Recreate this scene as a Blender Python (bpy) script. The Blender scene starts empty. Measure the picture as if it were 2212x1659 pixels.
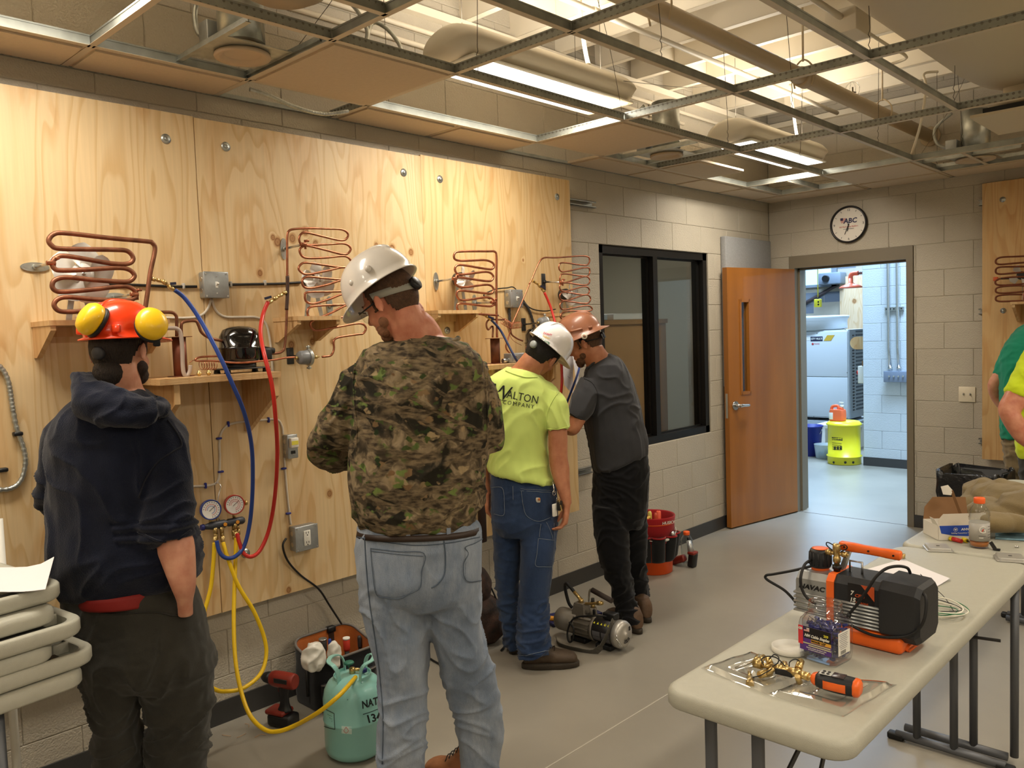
import bpy,bmesh,math,random
from math import sin,cos,pi,radians,sqrt
from mathutils import Vector,Matrix,noise
from mathutils.bvhtree import BVHTree
random.seed(7)
S=bpy.context.scene
COL=S.collection
V=Vector
# ------------------------------------------------------------ camera
CAM=V((3.3754,-2.5653,1.6627))
FW=V((-.68901491,.72207345,-.06219636));RT=V((.72453434,.68835104,-.03496914));UP=V((-.01756264,.06915766,.99745114))
FPX=1774.02
cd=bpy.data.cameras.new('camera');co=bpy.data.objects.new('camera',cd);COL.objects.link(co)
cd.sensor_fit='HORIZONTAL';cd.sensor_width=36;cd.lens=FPX/2212*36;cd.clip_start=.05;cd.clip_end=100
co.matrix_world=Matrix(((RT.x,UP.x,-FW.x,CAM.x),(RT.y,UP.y,-FW.y,CAM.y),(RT.z,UP.z,-FW.z,CAM.z),(0,0,0,1)))
S.camera=co
# ------------------------------------------------------------ exposure, world, lamps outside the fixtures
S.view_settings.view_transform='Standard';S.view_settings.look='None';S.view_settings.gamma=1
S.view_settings.use_curve_mapping=False;S.view_settings.exposure=0.18
w=bpy.data.worlds.new('world');S.world=w;w.use_nodes=True
w.node_tree.nodes['Background'].inputs[0].default_value=(.75,.68,.58,1);w.node_tree.nodes['Background'].inputs[1].default_value=.05
LAMP_W=22.0
UPL_W=18.0
def area(name,loc,size,power,color,rot=(0,0,0),spread=pi):
 l=bpy.data.lights.new(name,'AREA');l.shape='RECTANGLE';l.size=size[0];l.size_y=size[1]
 l.energy=power;l.color=color;l.spread=spread
 o=bpy.data.objects.new(name,l);o.location=loc;o.rotation_euler=rot;COL.objects.link(o)
 return o
WARM=(1,.91,.77)
for ly in(-4.4,-1.95,.5,2.95):
 for lx in(.68,3.9,6.6):
  area('pendant_lamp',(lx,ly,2.831),(.24,1.05),LAMP_W,WARM,spread=radians(166))
  area('pendant_uplamp',(lx,ly,3.03),(.34,1.2),UPL_W,WARM,(pi,0,0))
# the neighbouring shop: added cool area lights standing in for its daylight
for px,py in((-2.2,8.6),(1.2,6.0),(-2.0,11.5),(.6,5.4)):
 area('shop_fill',(px,py,4.6),(1.2,1.2),310 if py>6 else 190,(.48,.71,1))
# ------------------------------------------------------------ helpers
def px(u,v,x=None,y=None,z=None,Z=None):
 "a pixel of the photograph brought to a plane (or depth) of the room"
 d=FW+RT*((u-1106)/FPX)+UP*((829.5-v)/FPX)
 t=(x-CAM.x)/d.x if x is not None else(y-CAM.y)/d.y if y is not None else(z-CAM.z)/d.z if z is not None else Z
 return CAM+d*t
def lin(c):
 return tuple(((q/255)/12.92 if q/255<=.04045 else((q/255+.055)/1.055)**2.4)for q in c)
MATS={}
def mat(name,rgb,rough=.6,metal=0,bump=0,bscale=40,var=.0,vscale=6,spec=.5,trans=0,ior=1.45,alpha=1,emit=0,coat=0,stretch=(1,1,1),var2=None,sheen=0):
 if name in MATS:return MATS[name]
 m=bpy.data.materials.new(name);m.use_nodes=True;nt=m.node_tree;N=nt.nodes;L=nt.links
 b=N['Principled BSDF'];c=(*lin(rgb),1)
 b.inputs['Base Color'].default_value=c;b.inputs['Roughness'].default_value=rough;b.inputs['Metallic'].default_value=metal
 b.inputs['Specular IOR Level'].default_value=spec;b.inputs['Transmission Weight'].default_value=trans;b.inputs['IOR'].default_value=ior
 b.inputs['Alpha'].default_value=alpha;b.inputs['Coat Weight'].default_value=coat;b.inputs['Sheen Weight'].default_value=sheen
 if emit:b.inputs['Emission Color'].default_value=c;b.inputs['Emission Strength'].default_value=emit
 tc=N.new('ShaderNodeTexCoord');mp=N.new('ShaderNodeMapping');mp.inputs['Scale'].default_value=stretch;L.new(tc.outputs['Object'],mp.inputs[0])
 if var:
  n=N.new('ShaderNodeTexNoise');n.inputs['Scale'].default_value=vscale;n.inputs['Detail'].default_value=5;L.new(mp.outputs[0],n.inputs[0])
  r=N.new('ShaderNodeValToRGB');r.color_ramp.elements[0].position=.3;r.color_ramp.elements[1].position=.7
  k=1-var;c2=(*lin(var2),1)if var2 else(c[0]*k,c[1]*k,c[2]*k,1)
  r.color_ramp.elements[0].color=c2
  r.color_ramp.elements[1].color=c if var2 else tuple(min(1,q*(1+var*.5))for q in c[:3])+(1,)
  L.new(n.outputs[0],r.inputs[0]);L.new(r.outputs[0],b.inputs['Base Color'])
 if bump:
  n=N.new('ShaderNodeTexNoise');n.inputs['Scale'].default_value=bscale;n.inputs['Detail'].default_value=6;L.new(mp.outputs[0],n.inputs[0])
  bp=N.new('ShaderNodeBump');bp.inputs['Strength'].default_value=bump;bp.inputs['Distance'].default_value=.01
  L.new(n.outputs[0],bp.inputs['Height']);L.new(bp.outputs[0],b.inputs['Normal'])
 MATS[name]=m
 return m
def film(name,tint,base=.05,k=1.0,rough=.03):
 "clear thin plastic or glass: see-through with a fresnel gloss"
 m=bpy.data.materials.new(name);m.use_nodes=True;nt=m.node_tree;N=nt.nodes;L=nt.links;N.remove(N['Principled BSDF'])
 t=N.new('ShaderNodeBsdfTransparent');t.inputs[0].default_value=(*tint,1);g=N.new('ShaderNodeBsdfGlossy');g.inputs['Roughness'].default_value=rough
 lw=N.new('ShaderNodeLayerWeight');lw.inputs[0].default_value=.5;f=N.new('ShaderNodeMath');f.operation='POWER';f.inputs[1].default_value=4;L.new(lw.outputs['Facing'],f.inputs[0]);a=N.new('ShaderNodeMath');a.operation='MULTIPLY_ADD';a.inputs[1].default_value=k;a.inputs[2].default_value=base;a.use_clamp=True;L.new(f.outputs[0],a.inputs[0])
 x=N.new('ShaderNodeMixShader');L.new(a.outputs[0],x.inputs[0]);L.new(t.outputs[0],x.inputs[1]);L.new(g.outputs[0],x.inputs[2]);L.new(x.outputs[0],N['Material Output'].inputs[0]);return m
def tag(o,label=None,cat=None,group=None,kind=None):
 if label:o['label']=label
 if cat:o['category']=cat
 if group:o['group']=group
 if kind:o['kind']=kind
 return o
def org(o):return V(o.get('_o',(0,0,0)))if o else V((0,0,0))
ORG={}
def thing(name,label,cat,loc=(0,0,0),group=None):
 o=bpy.data.objects.new(name,None);o.empty_display_size=.1;COL.objects.link(o);o.location=loc
 ORG[o.name]=V(loc)
 return tag(o,label,cat,group)
class MB:
 def __init__(s,xf=None):s.v=[];s.f=[];s.m=[];s.sm=[];s.xf=xf
 def add(s,vs,fs,smooth=False,mi=0):
  n=len(s.v)
  s.v+=[(s.xf@V(p))if s.xf else V(p)for p in vs]
  s.f+=[tuple(i+n for i in f)for f in fs];s.m+=[mi]*len(fs);s.sm+=[smooth]*len(fs)
  return s
 def box(s,c,d,rot=None,mi=0):
  vs=[]
  for x in(-1,1):
   for y in(-1,1):
    for z in(-1,1):
     p=V((x*d[0]/2,y*d[1]/2,z*d[2]/2))
     if rot is not None:p=rot@p
     vs.append(V(c)+p)
  return s.add(vs,[(0,1,3,2),(4,6,7,5),(0,4,5,1),(2,3,7,6),(0,2,6,4),(1,5,7,3)],mi=mi)
 def bb(s,a,b,mi=0):
  a=V(a);b=V(b);return s.box((a+b)/2,[abs(q)for q in(b-a)],mi=mi)
 def bar(s,p0,p1,w,h,up=(0,0,1),mi=0):
  p0=V(p0);p1=V(p1);z=(p1-p0).normalized();x=V(up).cross(z)
  if x.length<1e-4:x=V((1,0,0)).cross(z)
  x.normalize();y=z.cross(x);vs=[]
  for q in(p0,p1):
   for a,b in((-1,-1),(1,-1),(1,1),(-1,1)):vs.append(q+x*a*w/2+y*b*h/2)
  return s.add(vs,[(0,3,2,1),(4,5,6,7),(0,1,5,4),(1,2,6,5),(2,3,7,6),(3,0,4,7)],mi=mi)
 def rbox(s,c,d,r=.01,rot=None,mi=0,seg=2):
  "box with rounded edges"
  bm=bmesh.new();bmesh.ops.create_cube(bm,size=1)
  for vv in bm.verts:vv.co=V((vv.co.x*d[0],vv.co.y*d[1],vv.co.z*d[2]))
  bmesh.ops.bevel(bm,geom=bm.edges[:],offset=min(r,min(d)*.49),segments=seg,affect='EDGES',profile=.5)
  bm.verts.index_update()
  vs=[V(c)+((rot@q.co)if rot is not None else q.co)for q in bm.verts]
  fs=[tuple(q.index for q in f.verts)for f in bm.faces];bm.free()
  return s.add(vs,fs,True,mi)
 def loft(s,rings,smooth=True,cap=True,closed=False,mi=0):
  n=len(rings[0]);vs=[p for r in rings for p in r];fs=[]
  m=len(rings)
  for i in range(m if closed else m-1):
   j=(i+1)%m
   for k in range(n):
    l=(k+1)%n;fs.append((i*n+k,i*n+l,j*n+l,j*n+k))
  if cap and not closed:
   if cap is True or cap[0]:fs.append(tuple(range(n))[::-1])
   if cap is True or cap[1]:fs.append(tuple((m-1)*n+k for k in range(n)))
  return s.add(vs,fs,smooth,mi)
 def tube(s,pts,r,n=8,closed=False,mi=0):
  pts=[V(p)for p in pts];m=len(pts);rings=[];rr=r if isinstance(r,(list,tuple))else[r]*m
  t0=(pts[1]-pts[0]).normalized();nx=t0.orthogonal().normalized()
  for i,p in enumerate(pts):
   a=pts[i-1]if i or closed else p;b=pts[(i+1)%m]if i<m-1 or closed else p
   t=(b-a)
   if t.length<1e-7:t=t0
   t.normalize();nx=(nx-t*nx.dot(t))
   if nx.length<1e-5:nx=t.orthogonal()
   nx.normalize();ny=t.cross(nx);t0=t
   rings.append([p+(nx*cos(2*pi*k/n)+ny*sin(2*pi*k/n))*rr[i]for k in range(n)])
  return s.loft(rings,closed=closed,mi=mi)
 def cyl(s,p0,p1,r0,r1=None,n=20,mi=0,smooth=True):
  p0=V(p0);p1=V(p1);r1=r0 if r1 is None else r1
  z=(p1-p0).normalized();x=z.orthogonal().normalized();y=z.cross(x)
  c=[(x*cos(2*pi*k/n)+y*sin(2*pi*k/n))for k in range(n)]
  vs=[p0+q*r0 for q in c]+[p1+q*r1 for q in c]
  s.add(vs,[(k,(k+1)%n,n+(k+1)%n,n+k)for k in range(n)],smooth,mi)
  return s.add(vs,[tuple(range(n))[::-1],tuple(range(n,2*n))],False,mi)
 def lathe(s,prof,o=(0,0,0),ax=(0,0,1),n=32,mi=0,sx=1,sy=1,xd=None):
  o=V(o);z=V(ax).normalized();x=(V(xd)-z*V(xd).dot(z)).normalized()if xd is not None else(V((1,0,0))if abs(z.z)>.99 else z.orthogonal().normalized());y=z.cross(x)
  rings=[[o+z*h+x*(r*sx*cos(2*pi*k/n))+y*(r*sy*sin(2*pi*k/n))for k in range(n)]for r,h in prof]
  return s.loft(rings,cap=(not(prof[0][1]==prof[1][1]and prof[0][0]>prof[1][0]),not(prof[-1][1]==prof[-2][1]and prof[-1][0]>prof[-2][0])),mi=mi)
 def ball(s,c,r,n=16,rot=None,mi=0):
  r=(r,r,r)if not hasattr(r,'__len__')else r;rings=[]
  m=n//2
  for i in range(1,m):
   a=pi*i/m;rg=[]
   for k in range(n):
    p=V((r[0]*sin(a)*cos(2*pi*k/n),r[1]*sin(a)*sin(2*pi*k/n),-r[2]*cos(a)))
    rg.append(V(c)+((rot@p)if rot is not None else p))
   rings.append(rg)
  b=V((0,0,-r[2]));t=V((0,0,r[2]))
  if rot is not None:b=rot@b;t=rot@t
  nn=len(s.v);s.loft(rings,cap=False,mi=mi)
  vs=rings[0]+[V(c)+b]+rings[-1]+[V(c)+t]
  return s.add(vs,[(k+0,n,(k+1)%n)for k in range(n)]+[(n+1+k,n+1+(k+1)%n,2*n+1)for k in range(n)],True,mi)
 def prism(s,poly,ext,mi=0,smooth=False):
  n=len(poly);e=V(ext);vs=[V(p)for p in poly]+[V(p)+e for p in poly]
  return s.add(vs,[tuple(range(n))[::-1],tuple(range(n,2*n))]+[(k,(k+1)%n,n+(k+1)%n,n+k)for k in range(n)],smooth,mi)
 def build(s,name,m,parent=None,label=None,kind=None,fix=True):
  me=bpy.data.meshes.new(name)
  root=parent
  while root is not None and root.parent:root=root.parent
  o0=ORG.get(root.name,V((0,0,0)))if root else V((0,0,0))
  me.from_pydata([p-o0 for p in s.v],[],s.f)
  me.polygons.foreach_set('use_smooth',s.sm);me.polygons.foreach_set('material_index',s.m)
  for q in(m if isinstance(m,(list,tuple))else[m]):me.materials.append(q)
  if fix:
   bm=bmesh.new();bm.from_mesh(me);bmesh.ops.remove_doubles(bm,verts=bm.verts,dist=1e-6);bmesh.ops.recalc_face_normals(bm,faces=bm.faces);bm.to_mesh(me);bm.free()
  me.update()
  o=bpy.data.objects.new(name,me);COL.objects.link(o)
  if parent:o.parent=parent
  if label:o['label']=label
  if kind:o['kind']=kind
  return o
def top(o,label,cat,group=None):return tag(o,label,cat,group)
def bez(pts,n=8,closed=False):
 "catmull-rom through points"
 pts=[V(p)for p in pts];out=[];m=len(pts)
 for i in range(m if closed else m-1):
  if closed:a,b,c,d=pts[(i-1)%m],pts[i],pts[(i+1)%m],pts[(i+2)%m]
  else:a,b,c,d=pts[max(i-1,0)],pts[i],pts[i+1],pts[min(i+2,m-1)]
  for k in range(n):
   t=k/n
   out.append(.5*((2*b)+(c-a)*t+(2*a-5*b+4*c-d)*t*t+(3*b-a-3*c+d)*t**3))
 if not closed:out.append(pts[-1])
 return out
def text(body,size,xf,m,parent,name='lettering',depth=.0006,bold=False,shear=0,space=1,align='CENTER',sx=1,label=None,proj=None):
 cu=bpy.data.curves.new(name,'FONT');cu.body=body;cu.size=size;cu.align_x=align;cu.align_y='CENTER';cu.shear=shear;cu.space_character=space
 cu.resolution_u=2;cu.extrude=0 if proj else depth;cu.offset=size*.03 if bold else 0
 to=bpy.data.objects.new(name,cu);COL.objects.link(to)
 dg=bpy.context.evaluated_depsgraph_get();me=bpy.data.meshes.new_from_object(to.evaluated_get(dg));bpy.data.objects.remove(to);bpy.data.curves.remove(cu)
 mb=MB();vs=[xf@V((q.co.x*sx,q.co.y,q.co.z))for q in me.vertices]
 if proj:vs=[proj(p)for p in vs]
 mb.add(vs,[tuple(p.vertices)for p in me.polygons]);bpy.data.meshes.remove(me)
 return mb.build(name,m,parent,label,fix=False)
def frame(o,x,y):
 "matrix with origin o, local x and y axes"
 x=V(x).normalized();y=V(y);y=(y-x*y.dot(x)).normalized();z=x.cross(y);o=V(o)
 return Matrix(((x.x,y.x,z.x,o.x),(x.y,y.y,z.y,o.y),(x.z,y.z,z.z,o.z),(0,0,0,1)))
def dup(o,loc=None,label=None,group=None,rz=None):
 r=o.copy();COL.objects.link(r);m={o:r}
 if loc is not None:r.location=loc;ORG[r.name]=V(loc)
 if rz is not None:r.rotation_euler.z=rz
 if label:r['label']=label
 if group:r['group']=group
 for ch in list(o.children):
  c=ch.copy();COL.objects.link(c);c.parent=r
  for g in list(ch.children):d=g.copy();COL.objects.link(d);d.parent=c
 return r
# ------------------------------------------------------------ materials
GALV=mat('galvanised_steel',(186,190,186),.34,.85,.12,30,.2,25)
STEEL=mat('bright_steel',(200,200,198),.25,.95)
WHITE=mat('white_plastic',(225,222,212),.45)
BLACK=mat('black_plastic',(22,22,23),.4)
RUBBER=mat('black_rubber',(20,20,21),.55)
COPPER=mat('copper',(176,112,84),.32,.9,.05,60,.35,30)
COPPERD=mat('aged_copper',(140,92,68),.45,.7,.1,60,.4,25)
BRASS=mat('brass',(206,178,118),.3,.85,.04,80,.2,30)
CREAM=mat('cream_painted_metal',(226,216,196),.55,0,.05,20)
PAINT=mat('warm_grey_block_paint',(184,175,158),.5,0,.5,130,.04,3)
BASE=mat('dark_rubber_base',(58,57,56),.45)
DARKST=mat('dark_slotted_steel',(60,60,60),.4,.6)
GBOX=mat('zinc_box',(168,172,174),.36,.75,.1,60,.1,30)
PLYE=mat('ply_edge',(205,165,115),.65,0,.3,60,.25,8,stretch=(60,1,60))
def ply_mat(name,knots,seed=0,base=(222,184,132),stain=.5):
 m=bpy.data.materials.new(name);m.use_nodes=True;nt=m.node_tree;N=nt.nodes;L=nt.links;b=N['Principled BSDF']
 b.inputs['Roughness'].default_value=.5
 def nd(t,**k):
  n=N.new(t)
  for a,q in k.items():n.inputs[a].default_value=q
  return n
 def math_(op,a,c,clamp=False):
  n=N.new('ShaderNodeMath');n.operation=op;n.use_clamp=clamp
  for i,q in enumerate((a,c)):
   if isinstance(q,(int,float)):n.inputs[i].default_value=q
   elif q is not None:L.new(q,n.inputs[i])
  return n.outputs[0]
 tc=N.new('ShaderNodeNewGeometry').outputs['Position']
 sep=N.new('ShaderNodeSeparateXYZ');L.new(tc,sep.inputs[0])
 Y=math_('ADD',sep.outputs[1],sep.outputs[0]);Zc=sep.outputs[2]
# distance to knots, used for the rings and for bending the grain
 near=None
 for ky,kz,kr in knots:
  dy=math_('MULTIPLY',math_('SUBTRACT',Y,ky),1.25);dz=math_('SUBTRACT',Zc,kz)
  d=math_('DIVIDE',math_('SQRT',math_('ADD',math_('MULTIPLY',dy,dy),math_('MULTIPLY',dz,dz)),None),kr)
  near=d if near is None else math_('MINIMUM',near,d)
 cmb=N.new('ShaderNodeCombineXYZ');L.new(math_('MULTIPLY',Y,4.6),cmb.inputs[0]);L.new(math_('MULTIPLY',Zc,.62),cmb.inputs[1]);cmb.inputs[2].default_value=seed
 nz=nd('ShaderNodeTexNoise',Scale=1.0,Detail=2.0,Roughness=.45);L.new(cmb.outputs[0],nz.inputs[0])
 g=math_('MULTIPLY',nz.outputs[0],15.0)
 if near is not None:
  bend=math_('DIVIDE',1.6,math_('ADD',math_('MULTIPLY',near,near),.8));g=math_('ADD',g,bend)
 rings=math_('FRACT',g,None)
 rp=N.new('ShaderNodeValToRGB');e=rp.color_ramp.elements
 c0=lin(base);c1=lin(tuple(q*f for q,f in zip(base,(.95,.91,.85))))
 e[0].color=(*c0,1);e[0].position=.0
 e[1].color=(*c0,1);e[1].position=1
 q=rp.color_ramp.elements.new(.55);q.color=(*c0,1)
 q=rp.color_ramp.elements.new(.86);q.color=(*c1,1)
 q=rp.color_ramp.elements.new(.93);q.color=(*c1,1)
 L.new(rings,rp.inputs[0])
# fine fibres
 cm2=N.new('ShaderNodeCombineXYZ');L.new(math_('MULTIPLY',Y,90.0),cm2.inputs[0]);L.new(math_('MULTIPLY',Zc,2.5),cm2.inputs[1])
 n2=nd('ShaderNodeTexNoise',Scale=1.0,Detail=3.0);L.new(cm2.outputs[0],n2.inputs[0])
 mx=N.new('ShaderNodeMix');mx.data_type='RGBA';mx.blend_type='MULTIPLY';mx.inputs[0].default_value=.22
 L.new(rp.outputs[0],mx.inputs[6]);L.new(n2.outputs[0],mx.inputs[7])
# broad soaked stains
 cm3=N.new('ShaderNodeCombineXYZ');L.new(math_('MULTIPLY',Y,5.0),cm3.inputs[0]);L.new(math_('MULTIPLY',Zc,1.5),cm3.inputs[1]);cm3.inputs[2].default_value=seed+7
 n3=nd('ShaderNodeTexNoise',Scale=1.0,Detail=4.0,Distortion=.6);L.new(cm3.outputs[0],n3.inputs[0])
 r3=N.new('ShaderNodeValToRGB');r3.color_ramp.elements[0].position=.55;r3.color_ramp.elements[1].position=.60
 r3.color_ramp.elements[0].color=(1,1,1,1);r3.color_ramp.elements[1].color=(.86,.70,.53,1);L.new(n3.outputs[0],r3.inputs[0])
 m3=N.new('ShaderNodeMix');m3.data_type='RGBA';m3.blend_type='MULTIPLY';m3.inputs[0].default_value=stain
 L.new(mx.outputs[2],m3.inputs[6]);L.new(r3.outputs[0],m3.inputs[7]);out=m3.outputs[2]
 if near is not None:
  rk=N.new('ShaderNodeValToRGB');rk.color_ramp.elements[0].position=0;rk.color_ramp.elements[0].color=(.45,.28,.17,1)
  for ps,cc in((.45,(.62,.45,.30,1)),(.8,(.36,.21,.12,1)),(1.0,(.72,.56,.40,1))):
   q=rk.color_ramp.elements.new(min(ps/1.6,.99));q.color=cc
  rk.color_ramp.elements[-1].position=1;rk.color_ramp.elements[-1].color=(1,1,1,1)
  L.new(math_('MULTIPLY',near,1/1.6),rk.inputs[0])
  m4=N.new('ShaderNodeMix');m4.data_type='RGBA';m4.blend_type='MULTIPLY';m4.inputs[0].default_value=1
  L.new(out,m4.inputs[6]);L.new(rk.outputs[0],m4.inputs[7]);out=m4.outputs[2]
 L.new(out,b.inputs['Base Color'])
 bp=N.new('ShaderNodeBump');bp.inputs['Strength'].default_value=.12;bp.inputs['Distance'].default_value=.004;L.new(n2.outputs[0],bp.inputs['Height']);L.new(bp.outputs[0],b.inputs['Normal'])
 return m
PLY=ply_mat('plywood_shelf',[],3,(216,178,128))
# ------------------------------------------------------------ the room
H=2.72;YF=4.32;B=.2032;BL=.4064
XR=7.6;YB=-6.2;ZT=3.75
def struct(name,mb,m,label=None):
 o=mb.build(name,m);o['kind']='structure'
 if label:o['label']=label
 return o
# floor
def floor_mat():
 m=mat('polished_concrete',(146,140,128),.30,0,.05,9,.16,1.3)
 nt=m.node_tree;b=nt.nodes['Principled BSDF'];n=nt.nodes.new('ShaderNodeTexNoise');n.inputs['Scale'].default_value=3;n.inputs['Detail'].default_value=6
 r=nt.nodes.new('ShaderNodeMapRange');r.inputs[3].default_value=.24;r.inputs[4].default_value=.5
 nt.links.new(n.outputs[0],r.inputs[0]);nt.links.new(r.outputs[0],b.inputs['Roughness'])
 return m
FLOOR=floor_mat()
f=struct('floor',MB().bb((-6,YB,-.1),(XR,15,0)),FLOOR)
JO=mat('joint_grey',(176,170,156),.7)
ja=px(1180,1659,z=0);jb=px(1475,1480,z=0);dj=(jb-ja).normalized()
for nm,p0,p1 in(('floor_joint',ja-dj*1.2,ja+dj*6),):
 MB().bar(V((p0.x,p0.y,.0006)),V((p1.x,p1.y,.0006)),.006,.0012).build(nm,JO,f)
MB().bb((.2,YF+.02,0),(1.2,YF+.025,.0015)).build('floor_joint',mat('joint_dark',(80,78,74),.7),f)
BMESH={}
def blocks(wall,axis,at,face,a0,a1,z0,z1,holes,m,limit=300,off=0.0,d=.0055,sgn=1):
 "concrete blocks as separate pieces; axis 'x' or 'y' is the running direction, 'at' the face plane"
 n=0
 k0=int(math.floor(z0/B+1e-6))
 cells=[]
 k=k0
 while k*B<z1-1e-6:
  za,zb_=max(k*B,z0),min((k+1)*B,z1)
  i=int(math.floor(a0/BL))-1
  while True:
   s0=i*BL+(BL/2 if k%2 else 0)+off;s1=s0+BL
   if s0>=a1:break
   i+=1
   c0,c1=max(s0,a0),min(s1,a1)
   if c1-c0<.01 or zb_-za<.01:continue
   segs=[(c0,c1,za,zb_)]
   for(h0,h1,hz0,hz1)in holes:
    ns=[]
    for(p,q,r,t)in segs:
     if q<=h0 or p>=h1 or t<=hz0+1e-6 or r>=hz1-1e-6:ns.append((p,q,r,t));continue
     if p<h0:ns.append((p,h0,r,t))
     if q>h1:ns.append((h1,q,r,t))
     pp,qq=max(p,h0),min(q,h1)
     if r<hz0:ns.append((pp,qq,r,hz0))
     if t>hz1:ns.append((pp,qq,hz1,t))
    segs=ns
   cells+=[s for s in segs if s[1]-s[0]>.012 and s[3]-s[2]>.012]
  k+=1
 for(p,q,r,t)in cells:
  key=(axis,round(q-p,3),round(t-r,3),sgn,m.name)
  if key not in BMESH:
   j=.0011;w2=(q-p)/2-j;h2=(t-r)/2-j;e=.003
   fr=[(-w2,-h2),(w2,-h2),(w2,h2),(-w2,h2)];ins=[(x-math.copysign(e,x),z-math.copysign(e,z))for x,z in fr]
   if axis=='y':pr=lambda x,z,dd:V((sgn*dd,x,z))
   else:pr=lambda x,z,dd:V((x,sgn*dd,z))
   mb=MB();mb.add([pr(x,z,0)for x,z in fr]+[pr(x,z,d-e*.8)for x,z in fr]+[pr(x,z,d)for x,z in ins],[(0,1,5,4),(1,2,6,5),(2,3,7,6),(3,0,4,7),(4,5,9,8),(5,6,10,9),(6,7,11,10),(7,4,8,11),(8,9,10,11)])
   me=bpy.data.meshes.new('block');me.from_pydata(mb.v,[],mb.f);me.materials.append(m)
   bm=bmesh.new();bm.from_mesh(me);bmesh.ops.recalc_face_normals(bm,faces=bm.faces)
# make the front face look outwards
   fc=max(bm.faces,key=lambda q_:q_.calc_area());nn=fc.normal
   if nn.dot(pr(0,0,1))<0:bmesh.ops.reverse_faces(bm,faces=bm.faces)
   bm.to_mesh(me);bm.free();BMESH[key]=me
  o=bpy.data.objects.new('block',BMESH[key]);COL.objects.link(o);o.parent=wall
  c=(p+q)/2;z=(r+t)/2;rp=at-sgn*d+sgn*random.uniform(-.0006,.0002)
  o.location=(rp,c,z)if axis=='y' else(c,rp,z)
  n+=1
 return n
MORT=mat('painted_mortar',(172,163,146),.7,0,.3,90)
WY0,WY1,WZ0,WZ1=1.86,3.27,4*B,11*B
# left wall (with the window opening)
wl=MB();th=.2
for(a,b_,c,d_)in((YB,WY0,0,ZT),(WY1,YF+.2,0,ZT),(WY0,WY1,0,WZ0),(WY0,WY1,WZ1,ZT)):
 wl.bb((-th,a,c),(-.0045,b_,d_))
wall_left=struct('wall_left',wl,MORT)
nb=blocks(wall_left,'y',0,1,-2.0,YF,0,ZT-.1,[(WY0,WY1,WZ0,WZ1)],PAINT,off=.12)
# far wall with the doorway
DX0,DX1=.236,1.150
wf=MB()
for(a,b_,c,d_)in((0,DX0-.05,0,ZT),(DX1+.05,XR,0,ZT),(DX0-.05,DX1+.05,11*B,ZT)):
 wf.bb((a,YF+.0045,c),(b_,YF+.2,d_))
wall_far=struct('wall_far',wf,MORT)
nb2=blocks(wall_far,'x',YF,1,0,4.1,0,ZT-.1,[(DX0-.05,DX1+.05,0,11*B)],PAINT,off=.0,sgn=-1)
print('blocks',nb,nb2)
struct('wall_right',MB().bb((XR,YB,0),(XR+.1,YF+.2,ZT)),PAINT)
struct('wall_back',MB().bb((-.2,YB-.1,0),(XR,YB,ZT)),PAINT)
struct('baseboard_left',MB().bb((-.004,YB,0),(.008,YF,.1)),BASE)
bs=MB().bb((.008,YF-.008,0),(DX0-.05,YF+.004,.1));bs.bb((DX1+.05,YF-.008,0),(XR,YF+.004,.1))
struct('baseboard_far',bs,BASE)
# roof deck and cold-formed joists with knock-outs
roof=struct('ceiling',MB().bb((-.2,YB,ZT),(XR,YF+.2,ZT+.08)),CREAM)
def joist_mesh():
 mb=MB();x0,x1=0.0,XR-.02;hgt=.33;n=24
# web with oval knock-outs every 1.1 m
 xs=[];x=.62
 while x<x1-.3:xs.append(x);x+=1.14
 prev=x0
 for c in xs:
  a,b_=c-.11,c+.11
  mb.add([(prev,0,0),(a,0,0),(a,0,hgt),(prev,0,hgt)],[(0,1,2,3)])
  ov=[(c+.11*(abs(cos(t))**.6)*(1 if cos(t)>0 else-1),.165+.045*sin(t))for t in[2*pi*k/16 for k in range(16)]]
  up_=[(b_,.165)]+[p for p in ov if p[1]>.1651]+[(a,.165)]
  t_=[p for p in ov if p[1]>.1651];lo_=[p for p in ov if p[1]<.1649]
  up_poly=[(a,hgt),(a,.165)]+sorted(t_)+[(b_,.165),(b_,hgt)]
  lo_poly=[(a,0),(b_,0),(b_,.165)]+sorted(lo_,reverse=True)+[(a,.165)]
  for pl in(up_poly,lo_poly):mb.add([(p[0],0,p[1])for p in pl],[tuple(range(len(pl)))])
  prev=b_
 mb.add([(prev,0,0),(x1,0,0),(x1,0,hgt),(prev,0,hgt)],[(0,1,2,3)])
 mb.bb((x0,0,0),(x1,.045,.003));mb.bb((x0,.042,.003),(x1,.045,.018));mb.bb((x0,0,hgt-.003),(x1,.045,hgt))
 return mb
jm=None
for k in range(-11,9):
 y=1.061+.4064*k
 if y<YB+.1 or y>YF-.03:continue
 if jm is None:j0=joist_mesh().build('ceiling_joist',CREAM,roof,fix=False);jm=j0.data;o=j0
 else:o=bpy.data.objects.new('ceiling_joist',jm);COL.objects.link(o);o.parent=roof
 o.location=(0,y,3.385)
for bx in(.35,1.6,2.9,4.3):
 for k in range(-9,8):
  y=1.061+.4064*k
  if y>YF-.3:continue
  if bx>.4 and k%2:continue
  MB().bb((bx,y+.003,3.40),(bx+.004,y+.4034,3.69)).build('blocking',CREAM,roof)
led=struct('trim_1',MB().bb((-.02,YB,3.34),(.05,YF,3.383)),CREAM)
struct('trim_2',MB().bb((0,YF-.05,3.34),(XR,YF+.02,3.383)),CREAM)
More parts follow.
